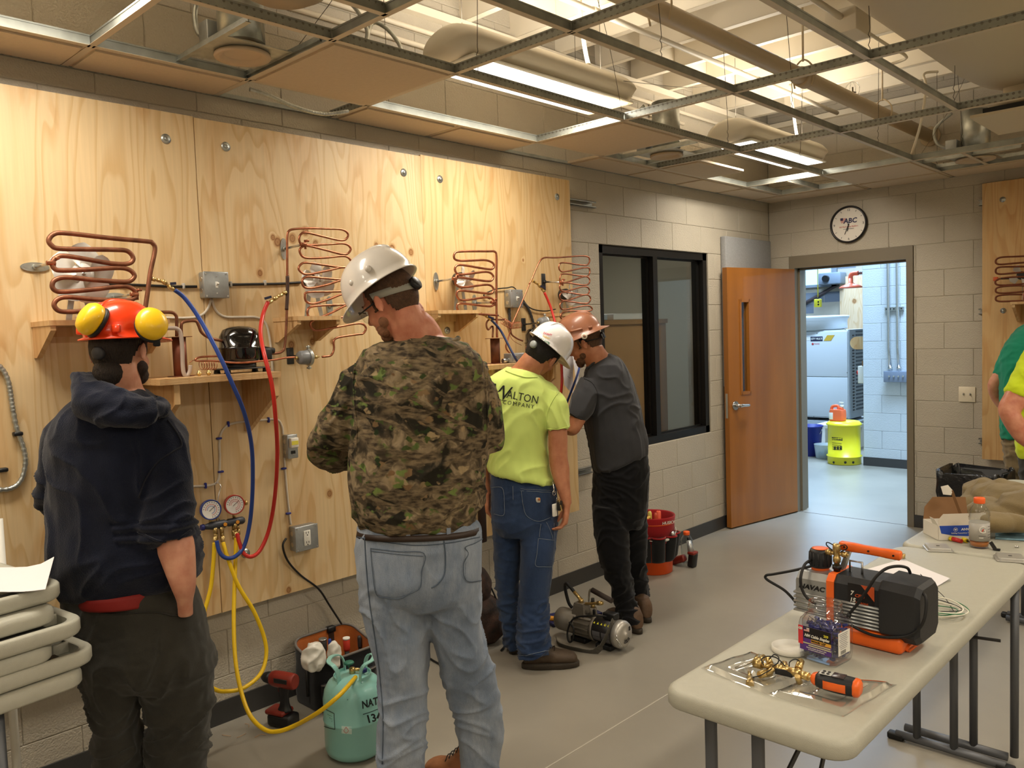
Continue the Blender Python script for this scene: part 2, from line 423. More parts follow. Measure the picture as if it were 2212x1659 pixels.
# ---- window in the left wall
FR=mat('black_window_frame',(26,24,22),.38,.3)
wf_=MB()
fx0,fx1=-.12,-.015;fw=.055
wf_.bb((fx0,WY0,WZ0),(fx1,WY0+fw,WZ1));wf_.bb((fx0,WY1-fw,WZ0),(fx1,WY1,WZ1));wf_.bb((fx0,WY0,WZ1-fw),(fx1,WY1,WZ1));wf_.bb((fx0,WY0,WZ0),(fx1,WY1,WZ0+fw))
win=struct('window_1',wf_,FR)
MY=2.545
MB().bb((fx0,MY-.028,WZ0+fw),(fx1,MY+.028,WZ1-fw)).build('mullion',FR,win)
GL=film('window_glass',(.93,.96,.96),.03,.8)
for a,b_ in((WY0+fw,MY-.028),(MY+.028,WY1-fw)):
 MB().bb((-.078,a,WZ0+fw),(-.070,b_,WZ1-fw)).build('pane',GL,win)
 g=MB();g.bb((-.07,a,WZ0+fw),(-.055,a+.012,WZ1-fw));g.bb((-.07,b_-.012,WZ0+fw),(-.055,b_,WZ1-fw));g.bb((-.07,a,WZ1-fw-.012),(-.055,b_,WZ1-fw));g.bb((-.07,a,WZ0+fw),(-.055,b_,WZ0+fw+.012))
 g.build('glazing_bead',FR,win)
# office behind the window
OFW=mat('office_wall_paint',(168,165,150),.6)
struct('wall_office_back',MB().bb((-3.3,.2,0),(-3.2,6.6,2.75)),OFW)
struct('wall_office_side',MB().bb((-3.2,.2,0),(-.2,.3,2.75)),OFW)
struct('ceiling_office',MB().bb((-3.3,.2,2.75),(-.2,4.6,2.8)),OFW)
struct('wall_office_end',MB().bb((-3.3,4.5,0),(-.2,4.6,2.75)),OFW)
area('office_lamp',(-1.6,2.6,2.7),(.8,.8),22,(1,.93,.82))
t=thing('desk_hutch','brown laminate back of a desk hutch seen behind the black-framed window','cabinet',(-.5,2.7,0))
HB=mat('brown_laminate',(150,112,72),.45,0,.05,20,.1,3)
MB().bb((-.52,1.7,0),(-.49,3.4,1.72)).build('back_panel',HB,t);MB().bb((-.9,1.7,1.70),(-.47,3.4,1.735)).build('top_panel',HB,t)
for yy in(1.7,3.37):MB().bb((-.9,yy,0),(-.52,yy+.03,1.70)).build('side_panel',HB,t)
def paper_roll(y0,y1,z,r,rgb,label):
 o=MB().cyl((-.6,y0,z),(-.6,y1,z),r,n=14);o=o.build('paper_roll',mat('roll_%d'%rgb[2],rgb,.6));top(o,label,'paper roll',None)
o=MB().rbox((-.62,2.25,1.755),(.3,.62,.04),.006).build('binder',mat('pale_blue_board',(176,190,205),.5));top(o,'pale blue binder lying on the hutch behind the left window pane','binder')
o=MB().rbox((-.62,2.9,1.76),(.28,.5,.05),.006).build('binder',mat('white_board',(222,224,226),.5));top(o,'white binder lying on the hutch behind the right window pane','binder')
# ---- door
FRM=mat('taupe_door_frame',(122,112,94),.45)
dr=MB()
def U(mb,a,b_):mb.bb(a,b_)
fy0,fy1=YF-.012,YF+.212
U(dr,(DX0-.05,fy0,0),(DX0,fy1,2.134));U(dr,(DX1,fy0,0),(DX1+.05,fy1,2.134));U(dr,(DX0-.05,fy0,2.134),(DX1+.05,fy1,2.235))
dr.bb((DX0,YF+.06,0),(DX0+.016,YF+.14,2.134));dr.bb((DX1-.016,YF+.06,0),(DX1,YF+.14,2.134));dr.bb((DX0,YF+.06,2.118),(DX1,YF+.14,2.134))
struct('trim_3',dr,FRM,'taupe steel frame around the open doorway')
# leaf
hp_=V((DX0+.005,YF-.02,0));tip=px(1583,1140,z=.012);ld=V((tip.x-hp_.x,tip.y-hp_.y,0)).normalized();ln=V((-ld.y,ld.x,0))
if ln.x>0:ln=-ln
LW=.895
DM=mat('honey_birch_veneer',(160,100,38),.35,0,.04,60,.22,2.2,stretch=(3,3,.35),coat=.2)
leaf=MB();LM=frame(hp_,ld,ln)
LM=Matrix(((ld.x,ln.x,0,hp_.x),(ld.y,ln.y,0,hp_.y),(0,0,1,0),(0,0,0,1)))
leaf.xf=LM
vx0,vx1,vz0,vz1=.62,.74,1.10,1.86
for a,b_,c,d_ in((0,vx0,.012,2.125),(vx1,LW,.012,2.125),(vx0,vx1,.012,vz0),(vx0,vx1,vz1,2.125)):leaf.bb((a,0,c),(b_,.045,d_))
door=struct('door_1',leaf,DM,'open honey-coloured birch door leaf with a narrow vision pane')
q=MB(LM)
for a,b_,c,d_ in((vx0-.008,vx0+.014,vz0-.01,vz1+.01),(vx1-.014,vx1+.008,vz0-.01,vz1+.01),(vx0,vx1,vz0-.01,vz0+.014),(vx0,vx1,vz1-.014,vz1+.01)):q.bb((a,-.006,c),(b_,.051,d_))
q.build('pane_frame',DM,door);MB(LM).bb((vx0,.018,vz0),(vx1,.026,vz1)).build('pane',GL,door)
q=MB(LM);hx,hz=LW-.07,1.01
for s_ in(-1,1):
 y0=0 if s_<0 else .045
 q.cyl((hx,y0,hz),(hx,y0+s_*.012,hz),.036);q.cyl((hx,y0+s_*.012,hz),(hx,y0+s_*.055,hz),.014)
 q.tube(bez([(hx,y0+s_*.055,hz),(hx-.03,y0+s_*.058,hz),(hx-.11,y0+s_*.055,hz-.004)],4),[.014]*5+[.012]*4,10)
q.build('door_handle',STEEL,door,'satin steel lever handle with a round rose')
MB(LM).bb((LW-.001,.012,hz-.1),(LW+.002,.034,hz+.1)).build('latch_plate',STEEL,door)
# acoustic panel behind the leaf, clock, switch
o=MB().rbox((.026,3.86,1.77),(.05,.79,1.22),.008).build('acoustic_panel',mat('grey_fabric',(148,148,148),.9,0,.3,300,.1,90))
top(o,'tall grey fabric acoustic panel on the block wall behind the door leaf','panel')
# ============================================================ suspended ceiling
BEIGE=mat('beige_tee_flange',(196,182,160),.5)
def holed(name,rgb):
 m=mat(name,rgb,.45,.4,.1,30,.25,12);nt=m.node_tree;N=nt.nodes;L=nt.links;b=N['Principled BSDF']
 tc=N.new('ShaderNodeNewGeometry');mp=N.new('ShaderNodeVectorMath');mp.operation='MULTIPLY';mp.inputs[1].default_value=(38,38,38);L.new(tc.outputs['Position'],mp.inputs[0])
 fr=N.new('ShaderNodeVectorMath');fr.operation='FRACTION';L.new(mp.outputs[0],fr.inputs[0]);sb=N.new('ShaderNodeVectorMath');sb.operation='SUBTRACT';sb.inputs[1].default_value=(.5,.5,.5);L.new(fr.outputs[0],sb.inputs[0])
 mk=N.new('ShaderNodeVectorMath');mk.operation='MULTIPLY';mk.inputs[1].default_value=(1,1,1);L.new(sb.outputs[0],mk.inputs[0])
 ln_=N.new('ShaderNodeVectorMath');ln_.operation='LENGTH';L.new(mk.outputs[0],ln_.inputs[0])
 lt=N.new('ShaderNodeMath');lt.operation='LESS_THAN';lt.inputs[1].default_value=.26;L.new(ln_.outputs['Value'],lt.inputs[0])
 mx=N.new('ShaderNodeMix');mx.data_type='RGBA';src=b.inputs['Base Color'].links[0].from_socket
 L.new(lt.outputs[0],mx.inputs[0]);L.new(src,mx.inputs[6]);mx.inputs[7].default_value=(.18,.17,.15,1);L.new(mx.outputs[2],b.inputs['Base Color'])
 return m
TEE=holed('punched_galvanised_tee',(152,155,148))
grid=thing('ceiling_grid','galvanised suspended ceiling grid of tees with beige flanges, most of its cells open','ceiling grid',(0,0,H))
GX=[.29,.885,1.495,2.10,2.72,3.33,3.94,4.55];GY=[-2.64,-2.03,-1.415,-.815,-.225,.94,2.145,3.37,3.975]
def tee(a,b_):
 a=V((*a,H));b_=V((*b_,H));m=MB();m.bar(a,b_,.024,.0016,mi=0);d=V((0,0,.018));m.bar(a+d,b_+d,.0025,.036,mi=1);d=V((0,0,.036));m.bar(a+d,b_+d,.007,.006,mi=1)
 return m.build('tee',[BEIGE,TEE],grid)
for y in GY:tee((0,y),(5.2,y))
for i in range(-1,len(GX)):
 x=GX[i]
 segs=[(GY[k],GY[k+1])for k in range(len(GY)-1)]
 for(a,b_)in segs:
  if i<0:break
  if abs(x-2.10)<.02 and a>2.0:continue
  if x>2.2 and a>2.0 and a<3.2:continue
  tee((x,a+.004),(x,b_-.004))
for(x,a,b_)in((1.19,-1.415,-.815),(.60,3.37,3.975),(1.80,3.37,3.975)):tee((x,a),(x,b_))
# wall angle
m=MB();m.bb((0,-3.2,H-.001),(.022,YF,H+.001));m.bb((.0,-3.2,H),(.002,YF,H+.022));m.build('wall_angle',TEE,grid)
m=MB();m.bb((0,YF-.022,H-.001),(5.2,YF-.001,H+.001));m.bb((0,YF-.003,H),(5.2,YF-.001,H+.022));m.build('wall_angle',TEE,grid)
# hanger wires of the grid
WIRE=mat('hanger_wire',(95,88,78),.5,.7)
for(x,y)in((.89,-.10),(1.495,.35),(1.495,1.55),(2.10,.95),(1.495,2.75),(2.10,2.1),(.885,2.0),(.885,3.0),(.29,1.3),(1.495,3.9),(.29,-.1),(1.8,3.37)):
 p=[V((x,y,H+.034))]+[V((x+.004*sin(k*2.1),y+.004*cos(k*2.1),H+.034+.014*k))for k in range(1,8)]+[V((x+random.uniform(-.04,.04),y+random.uniform(-.04,.04),3.40))]
 MB().tube(p,.0016,5).build('hanger_wire',WIRE,grid)
for a,b_ in(((1.2,.5,2.76),(.3,2.9,3.4)),((1.5,3.5,2.76),(2.0,3.1,3.4)),((.9,.9,2.76),(1.2,.1,3.45)),((.6,-.8,2.75),(1.2,-.7,3.3))):
 MB().tube(bez([a,(V(a)+V(b_))/2+V((.02,.03,-.02)),b_],5),.0013,5).build('hanger_wire',WIRE,grid)
# tiles
TILE=mat('ceiling_tile_face',(200,182,156),.85,0,.12,160,.04,60)
def tile(x0,x1,y0,y1,label,group=None):
 m=MB();g=.005
 m.bb((x0+g,y0+g,H+.002),(x1-g,y1-g,H+.015));m.bb((x0+.022,y0+.022,H-.006),(x1-.022,y1-.022,H+.003))
 o=m.build('ceiling_tile',TILE);top(o,label,'ceiling tile',group);return o
tile(.29,.885,-.815,-.225,'square ceiling tile in place between the near downlight and the first pendant light')
tile(.29,.885,.94,1.53,'square ceiling tile in place below the far end of the first pendant light')
tee((.29,1.535),(.885,1.535))
tile(.29,.60,2.145,2.75,'small cut ceiling tile beside the second downlight')
tile(.885,1.495,3.37,3.975,'square ceiling tile in place just past the second pendant light')
bnd=[(-3.2,-2.64),(-2.64,-2.03),(-2.03,-1.415),(-1.415,-.815),(-.225,.36),(.36,.94),(1.53,2.145),(2.145,2.75),(2.75,3.37),(3.37,3.975)]
names=['beyond the left edge','at the left edge','left of the first grid crossing','below the near downlight','right of the open gap with the flexible conduit','nearest before the second square tile','just past the second square tile','below the second downlight','below the second pendant light','nearest the room corner']
for(a,b_),nm in zip(bnd,names):
 tile(.012,.285,a,b_,'narrow border tile along the left wall, '+nm,'border tiles along the left wall')
for k,(a,b_)in enumerate(((.012,.885),(.885,1.495),(1.495,2.10),(2.10,2.72))):
 tile(a,b_,3.985,YF-.01,'narrow border tile along the far wall, '+['in the room corner','above the clock','right of the clock','above the plywood at the right edge'][k],'border tiles along the far wall')
# ---- pendant lights
LENS=mat('lit_lens',(255,250,240),.5,emit=4)
HOUS=mat('pendant_housing',(226,218,202),.5)
def pendant(x,y,label=None):
 t=thing('pendant_light',label,'light',(x,y,2.84),'pendant lights above the ceiling grid')
 L2=.64;rings=[]
 for s_,yy in((.25,-L2),(.7,-L2+.012),(.93,-L2+.045),(1,-L2+.1),(1,L2-.1),(.93,L2-.045),(.7,L2-.012),(.25,L2)):
  rings.append([V((x+.175*s_*cos(a)*(1 if sin(a)>0 else .82),y+yy,2.89+(.115*s_ if sin(a)>0 else .050*s_)*sin(a)))for a in[2*pi*k/28 for k in range(28)]])
 MB().loft(rings).build('housing',HOUS,t)
 MB().rbox((x-.0,y,2.839),(.27,1.1,.010),.004).build('lens',LENS,t)
 m=MB();m.rbox((x,y,2.843),(.30,1.16,.012),.005);m.build('lens_rim',WHITE,t)
 for s_ in(-1,1):MB().tube([(x,y+s_*.5,2.96),(x,y+s_*.5,3.4)],.0014,5).build('hanger_wire',WIRE,t)
 MB().tube(bez([(x+.02,y+.42,2.95),(x+.02,y+.36,3.05),(x+.01,y+.34,3.2),(x-.02,y+.36,3.4)],6),.011,8).build('supply_whip',mat('white_whip',(232,224,205),.5),t)
 return t
for lx,ly,lb in((.70,.50,'long white pendant light above the middle of the room, its lens glowing'),(.70,2.95,'smaller-looking pendant light nearest the far corner'),(.70,-1.95,'pendant light above the left of the room, out of the picture'),(3.9,.5,'pendant light right of the duct'),(3.9,2.95,'pendant light right of the duct near the far wall')):
 pendant(lx,ly,lb)
# ---- recessed downlights
DTR=mat('downlight_trim',(188,168,142),.6)
def downlight(x,y,label,r=.10,rc=.085,h=.33):
 t=thing('downlight',label,'downlight',(x,y,H),'recessed downlights')
 MB().lathe([(.055,0+.03),(.065,.012),(r*.8,.002),(r,-.002),(r+.003,.004),(r,.012)],(x,y,H),n=36).build('trim',DTR,t)
 MB().lathe([(.01,.055),(.06,.05),(.066,.04),(.06,.032)],(x,y,H),n=28).build('lamp',mat('frosted_lamp',(200,178,150),.6),t)
 MB().cyl((x,y,H+.05),(x,y,H+h),rc,rc,32).build('can',GALV,t)
 m=MB();m.bb((x-.13,y-.13,H+.014),(x+.13,y+.13,H+.018));m.build('mounting_plate',GALV,t)
 for s_ in(-1,1):
  m=MB();m.bb((x-.3,y+s_*.14-.002,H+.012),(x+.3,y+s_*.14+.002,H+.036));m.bb((x-.3,y+s_*.14-.01,H+.012),(x+.3,y+s_*.14+.01,H+.015));m.build('bar_hanger',GALV,t)
 MB().rbox((x-.13,y-.04,H+.1),(.07,.09,.1),.004).build('junction_box',GBOX,t)
 MB().tube(bez([(x-.15,y-.05,H+.1),(x-.22,y-.06,H+.14),(x-.24,y-.05,H+.25),(x-.14,y-.02,H+.34)],6),.010,8).build('flexible_conduit',GALV,t)
 return t
d1=px(524,122,z=2.725);downlight(d1.x+.0,d1.y,'nearest recessed downlight with a tall galvanised can, above the left plywood',h=.42)
d2=px(1440,337,z=2.725);downlight(d2.x,d2.y,'second downlight, beyond the first pendant light')
d3=px(2107,345,z=2.725);downlight(d3.x,d3.y,'far downlight near the top right corner',r=.12,rc=.09)
# round canopy at the top of the picture
MB().lathe([(.03,0),(.10,.012),(.145,.035),(.16,.07),(.15,.1),(.02,.11)],(px(612,4,z=2.80)),n=36).build('round_canopy',mat('canopy_beige',(176,158,132),.5))
top(bpy.data.objects['round_canopy'],'round beige dome cut by the top edge of the picture above the near downlight','ceiling speaker')
# ---- pipes and ducts
o=MB().tube([(1.33,YB+.02,3.05),(1.33,YF+.01,3.05)],.045,20)
o.cyl((1.33,2.02,3.05),(1.33,2.10,3.05),.055);
for y in(.6,2.06,3.3):o.tube(bez([(1.28,y,3.0),(1.27,y,3.09),(1.33,y,3.15),(1.39,y,3.09),(1.38,y,3.0)],4),.005,6);o.cyl((1.33,y,3.14),(1.33,y,3.72),.006)
o.lathe([(.07,-.02),(.075,0),(.05,.005)],(1.33,YF-.012,3.05),(0,1,0))
o=o.build('sprinkler_pipe',mat('pipe_cream',(196,178,148),.5));top(o,'thick cream sprinkler main running under the joists to a white collar on the far wall','pipe')
o=MB().tube([(.735,YB+.02,3.3),(.735,4.02,3.3)],.016,12);o.cyl((.735,.9,3.3),(.735,.94,3.3),.021);o.cyl((.735,2.7,3.3),(.735,2.74,3.3),.021);o=o.build('conduit_pipe',CREAM);top(o,'thin cream pipe parallel to the sprinkler main, open at its far end','pipe')
for zz,lb in((3.26,'upper painted conduit along the top of the left wall'),(3.18,'lower painted conduit along the top of the left wall')):
 o=MB().tube([(.03,-3,zz),(.03,1.6,zz),(.03,4.0 if zz>3.2 else 2.9,zz)],.013,10)
 for y in(-.6,.9,2.5):o.rbox((.02,y,zz),(.03,.03,.045),.004)
 o=o.build('wall_conduit',CREAM);top(o,lb,'conduit')
# sprinkler head in a wire guard
t=thing('fire_sprinkler','small sprinkler head in a wire guard beside the thick pipe','sprinkler',px(1842,205,z=3.14));c=ORG[t.name]
MB().lathe([(.012,-.02),(.012,.01),(.022,.012),(.022,.016),(.005,.02),(.005,.05)],c,n=14).build('head',mat('dark_brass',(96,82,60),.4,.7),t)
g=MB()
for k in range(4):
 a=pi*k/4;g.tube(bez([c+V((.03*cos(a),.03*sin(a),-.02)),c+V((.045*cos(a),.045*sin(a),.05)),c+V((0,0,.085)),c+V((-.045*cos(a),-.045*sin(a),.05)),c+V((-.03*cos(a),-.03*sin(a),-.02))],5),.001,5)
g.build('wire_guard',STEEL,t)
DUCT=mat('painted_duct',(198,186,162),.55,0,.04,6)
t=thing('air_duct','big taupe round duct ending in a dropped collar at the top right','duct',(2.33,2.9,3.1))
rr=[]
for yy,s_ in((YB+.02,1),(-1,1),(2.55,1),(2.8,.96),(2.98,.85),(3.08,.62),(3.12,.3)):rr.append([V((2.33+.40*s_*cos(a),yy,3.13+.235*s_*sin(a)))for a in[2*pi*k/40 for k in range(40)]])
MB().loft(rr).build('duct_body',DUCT,t)
MB().cyl((2.36,2.78,2.83),(2.36,2.78,3.05),.19,.19,32).build('collar',DUCT,t)
m=MB();m.lathe([(.05,.0),(.28,.0),(.30,.02),(.22,.06)],(2.38,2.78,2.79),n=36);m.build('diffuser_dish',DUCT,t)
m=MB();m.bb((2.08,2.46,2.735),(2.68,3.06,2.75));m.build('diffuser_plate',DUCT,t)
m=MB();m.bb((2.13,2.51,2.752),(2.63,3.01,2.785));m.build('diffuser_slot',BLACK,t)
t=thing('control_box','cream metal junction box with conduit beside the big duct','box',px(1832,55,z=3.2));c=ORG[t.name]
MB().rbox(c,(.16,.2,.12),.004).build('box_body',CREAM,t);MB().tube([c+V((0,-.1,.02)),c+V((0,-1.4,.03))],.016,10).build('conduit',CREAM,t);MB().tube(bez([c+V((.03,.1,0)),c+V((.03,.5,.0)),c+V((.03,.8,0)),c+V((-.1,.86,0))],5),.009,8).build('conduit',CREAM,t)
# flexible conduits
def flex(m,pts,r=.009,n=10):
 pts=bez(pts,n);L_=0;rs=[]
 out=[];tot=0
 for i in range(len(pts)-1):
  d=pts[i+1]-pts[i];k=max(1,int(d.length/.004))
  for j in range(k):out.append(pts[i]+d*j/k);rs.append(r*(1+.13*sin(len(out)*2.1)))
 return m.tube(out,rs,8)
o=flex(MB(),[px(540,193,z=2.70),px(580,206,z=2.69),px(640,232,z=2.67),px(700,246,z=2.67),px(755,240,z=2.70)]).build('flexible_conduit',GALV);top(o,'ribbed steel conduit sagging through the gap beside the left wall','conduit')
for i,(pp,lb)in enumerate((([(790,100,2.75),(792,62,2.85),(765,15,3.0),(725,-20,3.1)],'steel flexible conduit curving up left of the first pendant light'),([(868,120,2.75),(862,95,2.85),(835,62,2.95),(805,50,2.98),(790,90,2.8)],'looped steel flexible conduit over the square ceiling tile'))):
 o=flex(MB(),[px(a,b_,z=c_)for a,b_,c_ in pp],.008).build('flexible_conduit',GALV);top(o,lb,'conduit')
o=MB().tube(bez([px(1965,345,z=2.75),px(1988,270,z=2.9),px(2000,190,z=3.1),px(1996,160,z=3.2),px(2025,155,z=3.25)],6),.008,8).build('flexible_conduit',CREAM);top(o,'pale cable rising from the grid left of the round diffuser','conduit')
# ============================================================ plywood boards on the left wall
PX=.064
s0=-.946;ZB,ZP=.509,2.60
kn={1:[(513,590),(515,632),(527,682),(530,813),(537,847),(545,888),(590,562),(523,600),(745,630),(738,675),(738,718),(500,660),(1066,712),(1274,624)],0:[(510,441),(463,448),(640,10)],2:[(562,1130)]}
def knots(lst,big=.02):
 out=[]
 for i,(v_,u_)in enumerate(lst):
  p=px(u_,v_,x=PX);out.append((p.y+p.x,p.z,big*(.65+.45*((i*37)%10)/10)))
 return out
boards=[(s0-2.438,s0-1.219,[],11,'plywood sheet beyond the left edge'),(s0-1.219,s0,[],5.3,'pale smooth plywood sheet at the far left with soaked brown stains'),(s0,s0+1.219,knots(kn[1]),1.7,'knotty plywood sheet in the middle of the left wall'),(s0+1.219,s0+2.438,knots(kn[2],.012),9.1,'plywood sheet at the right end of the left wall beside the window')]
for i,(a,b_,kk,sd,lb)in enumerate(boards):
 t=thing('plywood_sheet',lb,'plywood',(PX,a,ZB),'plywood sheets on the left wall')
 off=(0,0,.002,.0)[i];zt=ZP+(0,0,-.004,.004)[i]
 pm=ply_mat('plywood_face_%s'%'abcd'[i],kk,sd,(226,198,152)if i!=3 else(224,192,140),.62 if i<2 else .35)
 MB().bb((PX-.016+off,a+.0015,ZB),(PX+off,b_-.0015,zt)).build('board',[pm],t)
 for(wu,wv)in{1:[(358,300)],2:[(487,317),(871,373),(530,1195)],3:[(950,387),(1203,425),(966,714)],0:[]}[i]:
  p=px(wu,wv,x=PX);m=MB()
  m.lathe([(.004,0),(.020,0),(.020,.0025),(.006,.0025)],(PX+off,p.y,p.z),(1,0,0),24,0);m.lathe([(.008,.0025),(.008,.008),(.003,.009)],(PX+off,p.y,p.z),(1,0,0),6,0)
  m.build('washer_bolt',GALV,t)
STRUT=mat('strut_channel',(170,172,170),.35,.85,.05,30,.2,20)
def strut(axis,a0,a1,at,z,label,h=.041):
 m=MB()
 def bb(x0,x1,z0,z1,p,q):(m.bb((x0,p,z0),(x1,q,z1))if axis=='y' else m.bb((p,YF-x1,z0),(q,YF-x0,z1)))
 bb(.0,.003,z-h/2,z+h/2,a0,a1);bb(0,h,z-h/2,z-h/2+.003,a0,a1);bb(0,h,z+h/2-.003,z+h/2,a0,a1)
 bb(h-.003,h,z-h/2,z-h/2+.009,a0,a1);bb(h-.003,h,z+h/2-.009,z+h/2,a0,a1)
 k=a0+.03
 while k<a1-.02:
  bb(.003,.0036,z-.006,z+.006,k,k+.028);k+=.05
 o=m.build('strut_channel',STRUT);top(o,label,'strut');return o
for z,lb in((2.48,'top steel strut sticking out from behind the plywood above the window'),(1.60,'middle steel strut behind the plywood'),(.745,'bottom steel strut sticking out beside the dark-shirted man')):
 strut('y',-3.3,1.79 if z>2 else 1.70 if z<1 else 1.5,0,z,lb)
# ---------------------------------------------------------- station helpers
def wall(u,v,d=0.0):return px(u,v,x=PX+d)
def pl(lst,d=None):return[px(q[0],q[1],x=PX+(q[2]if len(q)>2 else d))for q in lst]
def c3(lst):return[(a/3.77,460+b_/3.77)for a,b_ in lst]
def c4(lst):return[(330+a/3.77,460+b_/3.77)for a,b_ in lst]
def c6(lst):return[(900+a/4.148,500+b_/4.148)for a,b_ in lst]
def standoff(t,fu,fv,cu_,cv,d,dark=False,vert=True,name='standoff'):
 m=MB();p=wall(fu,fv);q=wall(cu_,cv,d)
 if dark:m.rbox(p+V((.004,0,0)),(.006,.035,.1),.004)
 else:
  r=[]
  for x in(0,.006):
   r.append([p+V((x,.017*cos(a)if vert else .048*cos(a),.048*sin(a)if vert else .017*sin(a)))for a in[2*pi*k/24 for k in range(24)]])
  m.loft(r,smooth=False)
  for s_ in(-1,1):m.cyl(p+V((.006,0 if vert else s_*.032,s_*.032 if vert else 0)),p+V((.0068,0 if vert else s_*.032,s_*.032 if vert else 0)),.005,n=10)
 m.cyl(p+V((.005,0,0)),p+V((.02,0,0)),.010);f_=m.build('flange',DARKST if dark else GALV,t)
 e=V((q.x,q.y,q.z));MB().tube([p+V((.01,0,0)),e],.0052,10).build('rod',STEEL,t)
 m=MB();m.rbox(e,(.018,.03,.016),.004);m.cyl(e+V((0,.01,-.02)),e+V((0,.01,.02)),.005);m.rbox(e+V((.004,.018,.016)),(.014,.016,.01),.003);m.build('tube_clamp',COPPER,t)
def coil(label,pts,d,r,loc,matr=COPPER,n=6):
 t=thing('condenser_coil',label,'copper coil',loc,'serpentine copper coils')
 MB().tube(bez(pts,n),r,10).build('serpentine_tube',matr,t)
 return t
P1=c3([(1180,800),(1203,640),(1225,480),(1262,300),(1240,245),(1195,232),(900,205),(540,165),(440,172),(397,220),(420,265),(480,290),(700,296),(940,300),(1040,312),(1085,370),(1045,412),(900,410),(550,352),(460,365),(425,410),(445,455),(510,468),(700,462),(950,447),(1050,462),(1095,510),(1060,553),(980,560),(760,545),(545,525),(450,545),(425,592),(450,632),(520,642),(740,625),(980,598),(1065,610),(1110,655),(1085,700),(980,712),(760,703),(560,685),(475,700),(440,745),(470,792),(540,805),(700,795),(1000,743),(1090,748),(1135,790),(1120,850)])
t=coil('large five-bend copper coil at the far left above the orange helmet',pl(P1,.25),.25,.0085,wall(200,600,.25),COPPERD)
standoff(t,75,577,110,568,.25,vert=False);standoff(t,246,642,290,636,.25,vert=False)
P2=c4([(1095,560),(1095,360),(1095,200),(1107,150),(1150,132),(1270,125),(1400,128),(1540,135),(1590,172),(1570,215),(1510,220),(1380,190),(1250,160),(1205,175),(1192,215),(1210,255),(1260,262),(1420,256),(1560,250),(1612,290),(1585,332),(1530,333),(1400,300),(1260,268),(1205,285),(1200,325),(1245,366),(1400,365),(1560,352),(1615,392),(1600,430),(1540,443),(1400,425),(1250,405),(1200,425),(1192,465),(1255,500),(1400,475),(1560,443),(1615,490),(1590,530),(1540,542),(1400,532),(1260,520),(1218,550),(1230,600),(1290,612),(1420,585),(1560,545),(1625,590),(1590,632),(1500,640),(1270,645),(1240,675),(1252,722),(1310,738),(1430,705),(1570,655),(1630,690),(1600,740),(1450,750),(1300,762),(1260,795),(1275,848),(1345,855),(1460,810),(1600,745),(1660,790),(1620,842),(1480,852),(1340,866),(1290,890),(1290,930),(1340,957),(1500,930),(1680,900),(1735,932),(1715,980),(1660,990),(1520,1012),(1475,1040),(1475,1110),(1450,1160),(1380,1172)])
t=coil('tall narrow copper coil left of the white hard hat',pl(P2,.17),.17,.0052,wall(700,600,.17),n=5)
standoff(t,612,538,655,528,.17);standoff(t,711,662,757,656,.17)
P3=c6([(720,950),(718,820),(716,700),(715,400),(715,225),(700,182),(640,178),(390,180),(340,200),(340,245),(390,262),(500,260),(620,258),(688,288),(678,335),(600,332),(400,300),(348,318),(352,365),(405,386),(620,362),(685,395),(668,440),(600,442),(390,413),(346,435),(358,480),(425,500),(630,477),(688,510),(670,555),(600,552),(400,530),(360,552),(372,596),(425,616),(630,590),(694,622),(678,665),(620,669),(400,645),(362,672),(378,712),(430,726),(590,742),(730,752)])
t=coil('bright copper coil with a square top corner, right of the middle seam',pl(P3,.155),.155,.0062,wall(1030,600,.155),n=5)
standoff(t,941,608,982,602,.155);standoff(t,1024,655,1065,653,.155)
P4=c6([(1010,470),(1035,420),(1090,290),(1140,237),(1250,235),(1500,220),(1550,250),(1532,298),(1470,300),(1310,280),(1275,310),(1288,352),(1340,358),(1520,323),(1552,352),(1535,398),(1480,400),(1320,380),(1285,408),(1292,450),(1345,455),(1500,405),(1548,425),(1540,470),(1480,480),(1340,460),(1285,482),(1292,526),(1345,534),(1500,494),(1546,518),(1535,560),(1480,567),(1330,545),(1285,567),(1292,610),(1352,617),(1510,568),(1556,592),(1545,635),(1490,645),(1330,625),(1285,652),(1298,695),(1352,695),(1520,665),(1572,690),(1540,712),(1370,712),(1300,735),(1292,775),(1340,790),(1295,812),(1290,860),(1240,825),(1215,822)])
t=coil('slender copper coil crossing the right edge of the plywood above the brown hard hat',pl(P4,.15),.15,.0048,wall(1240,620,.15),n=5)
standoff(t,1173,609,1213,610,.15,dark=True)
MB().tube(bez(pl(c6([(1020,450),(940,640),(870,800),(850,850),(820,960),(800,1035),(830,1085),(880,1097),(950,1098)]),.13),6),.0042,8).build('drop_tube',COPPER,t)
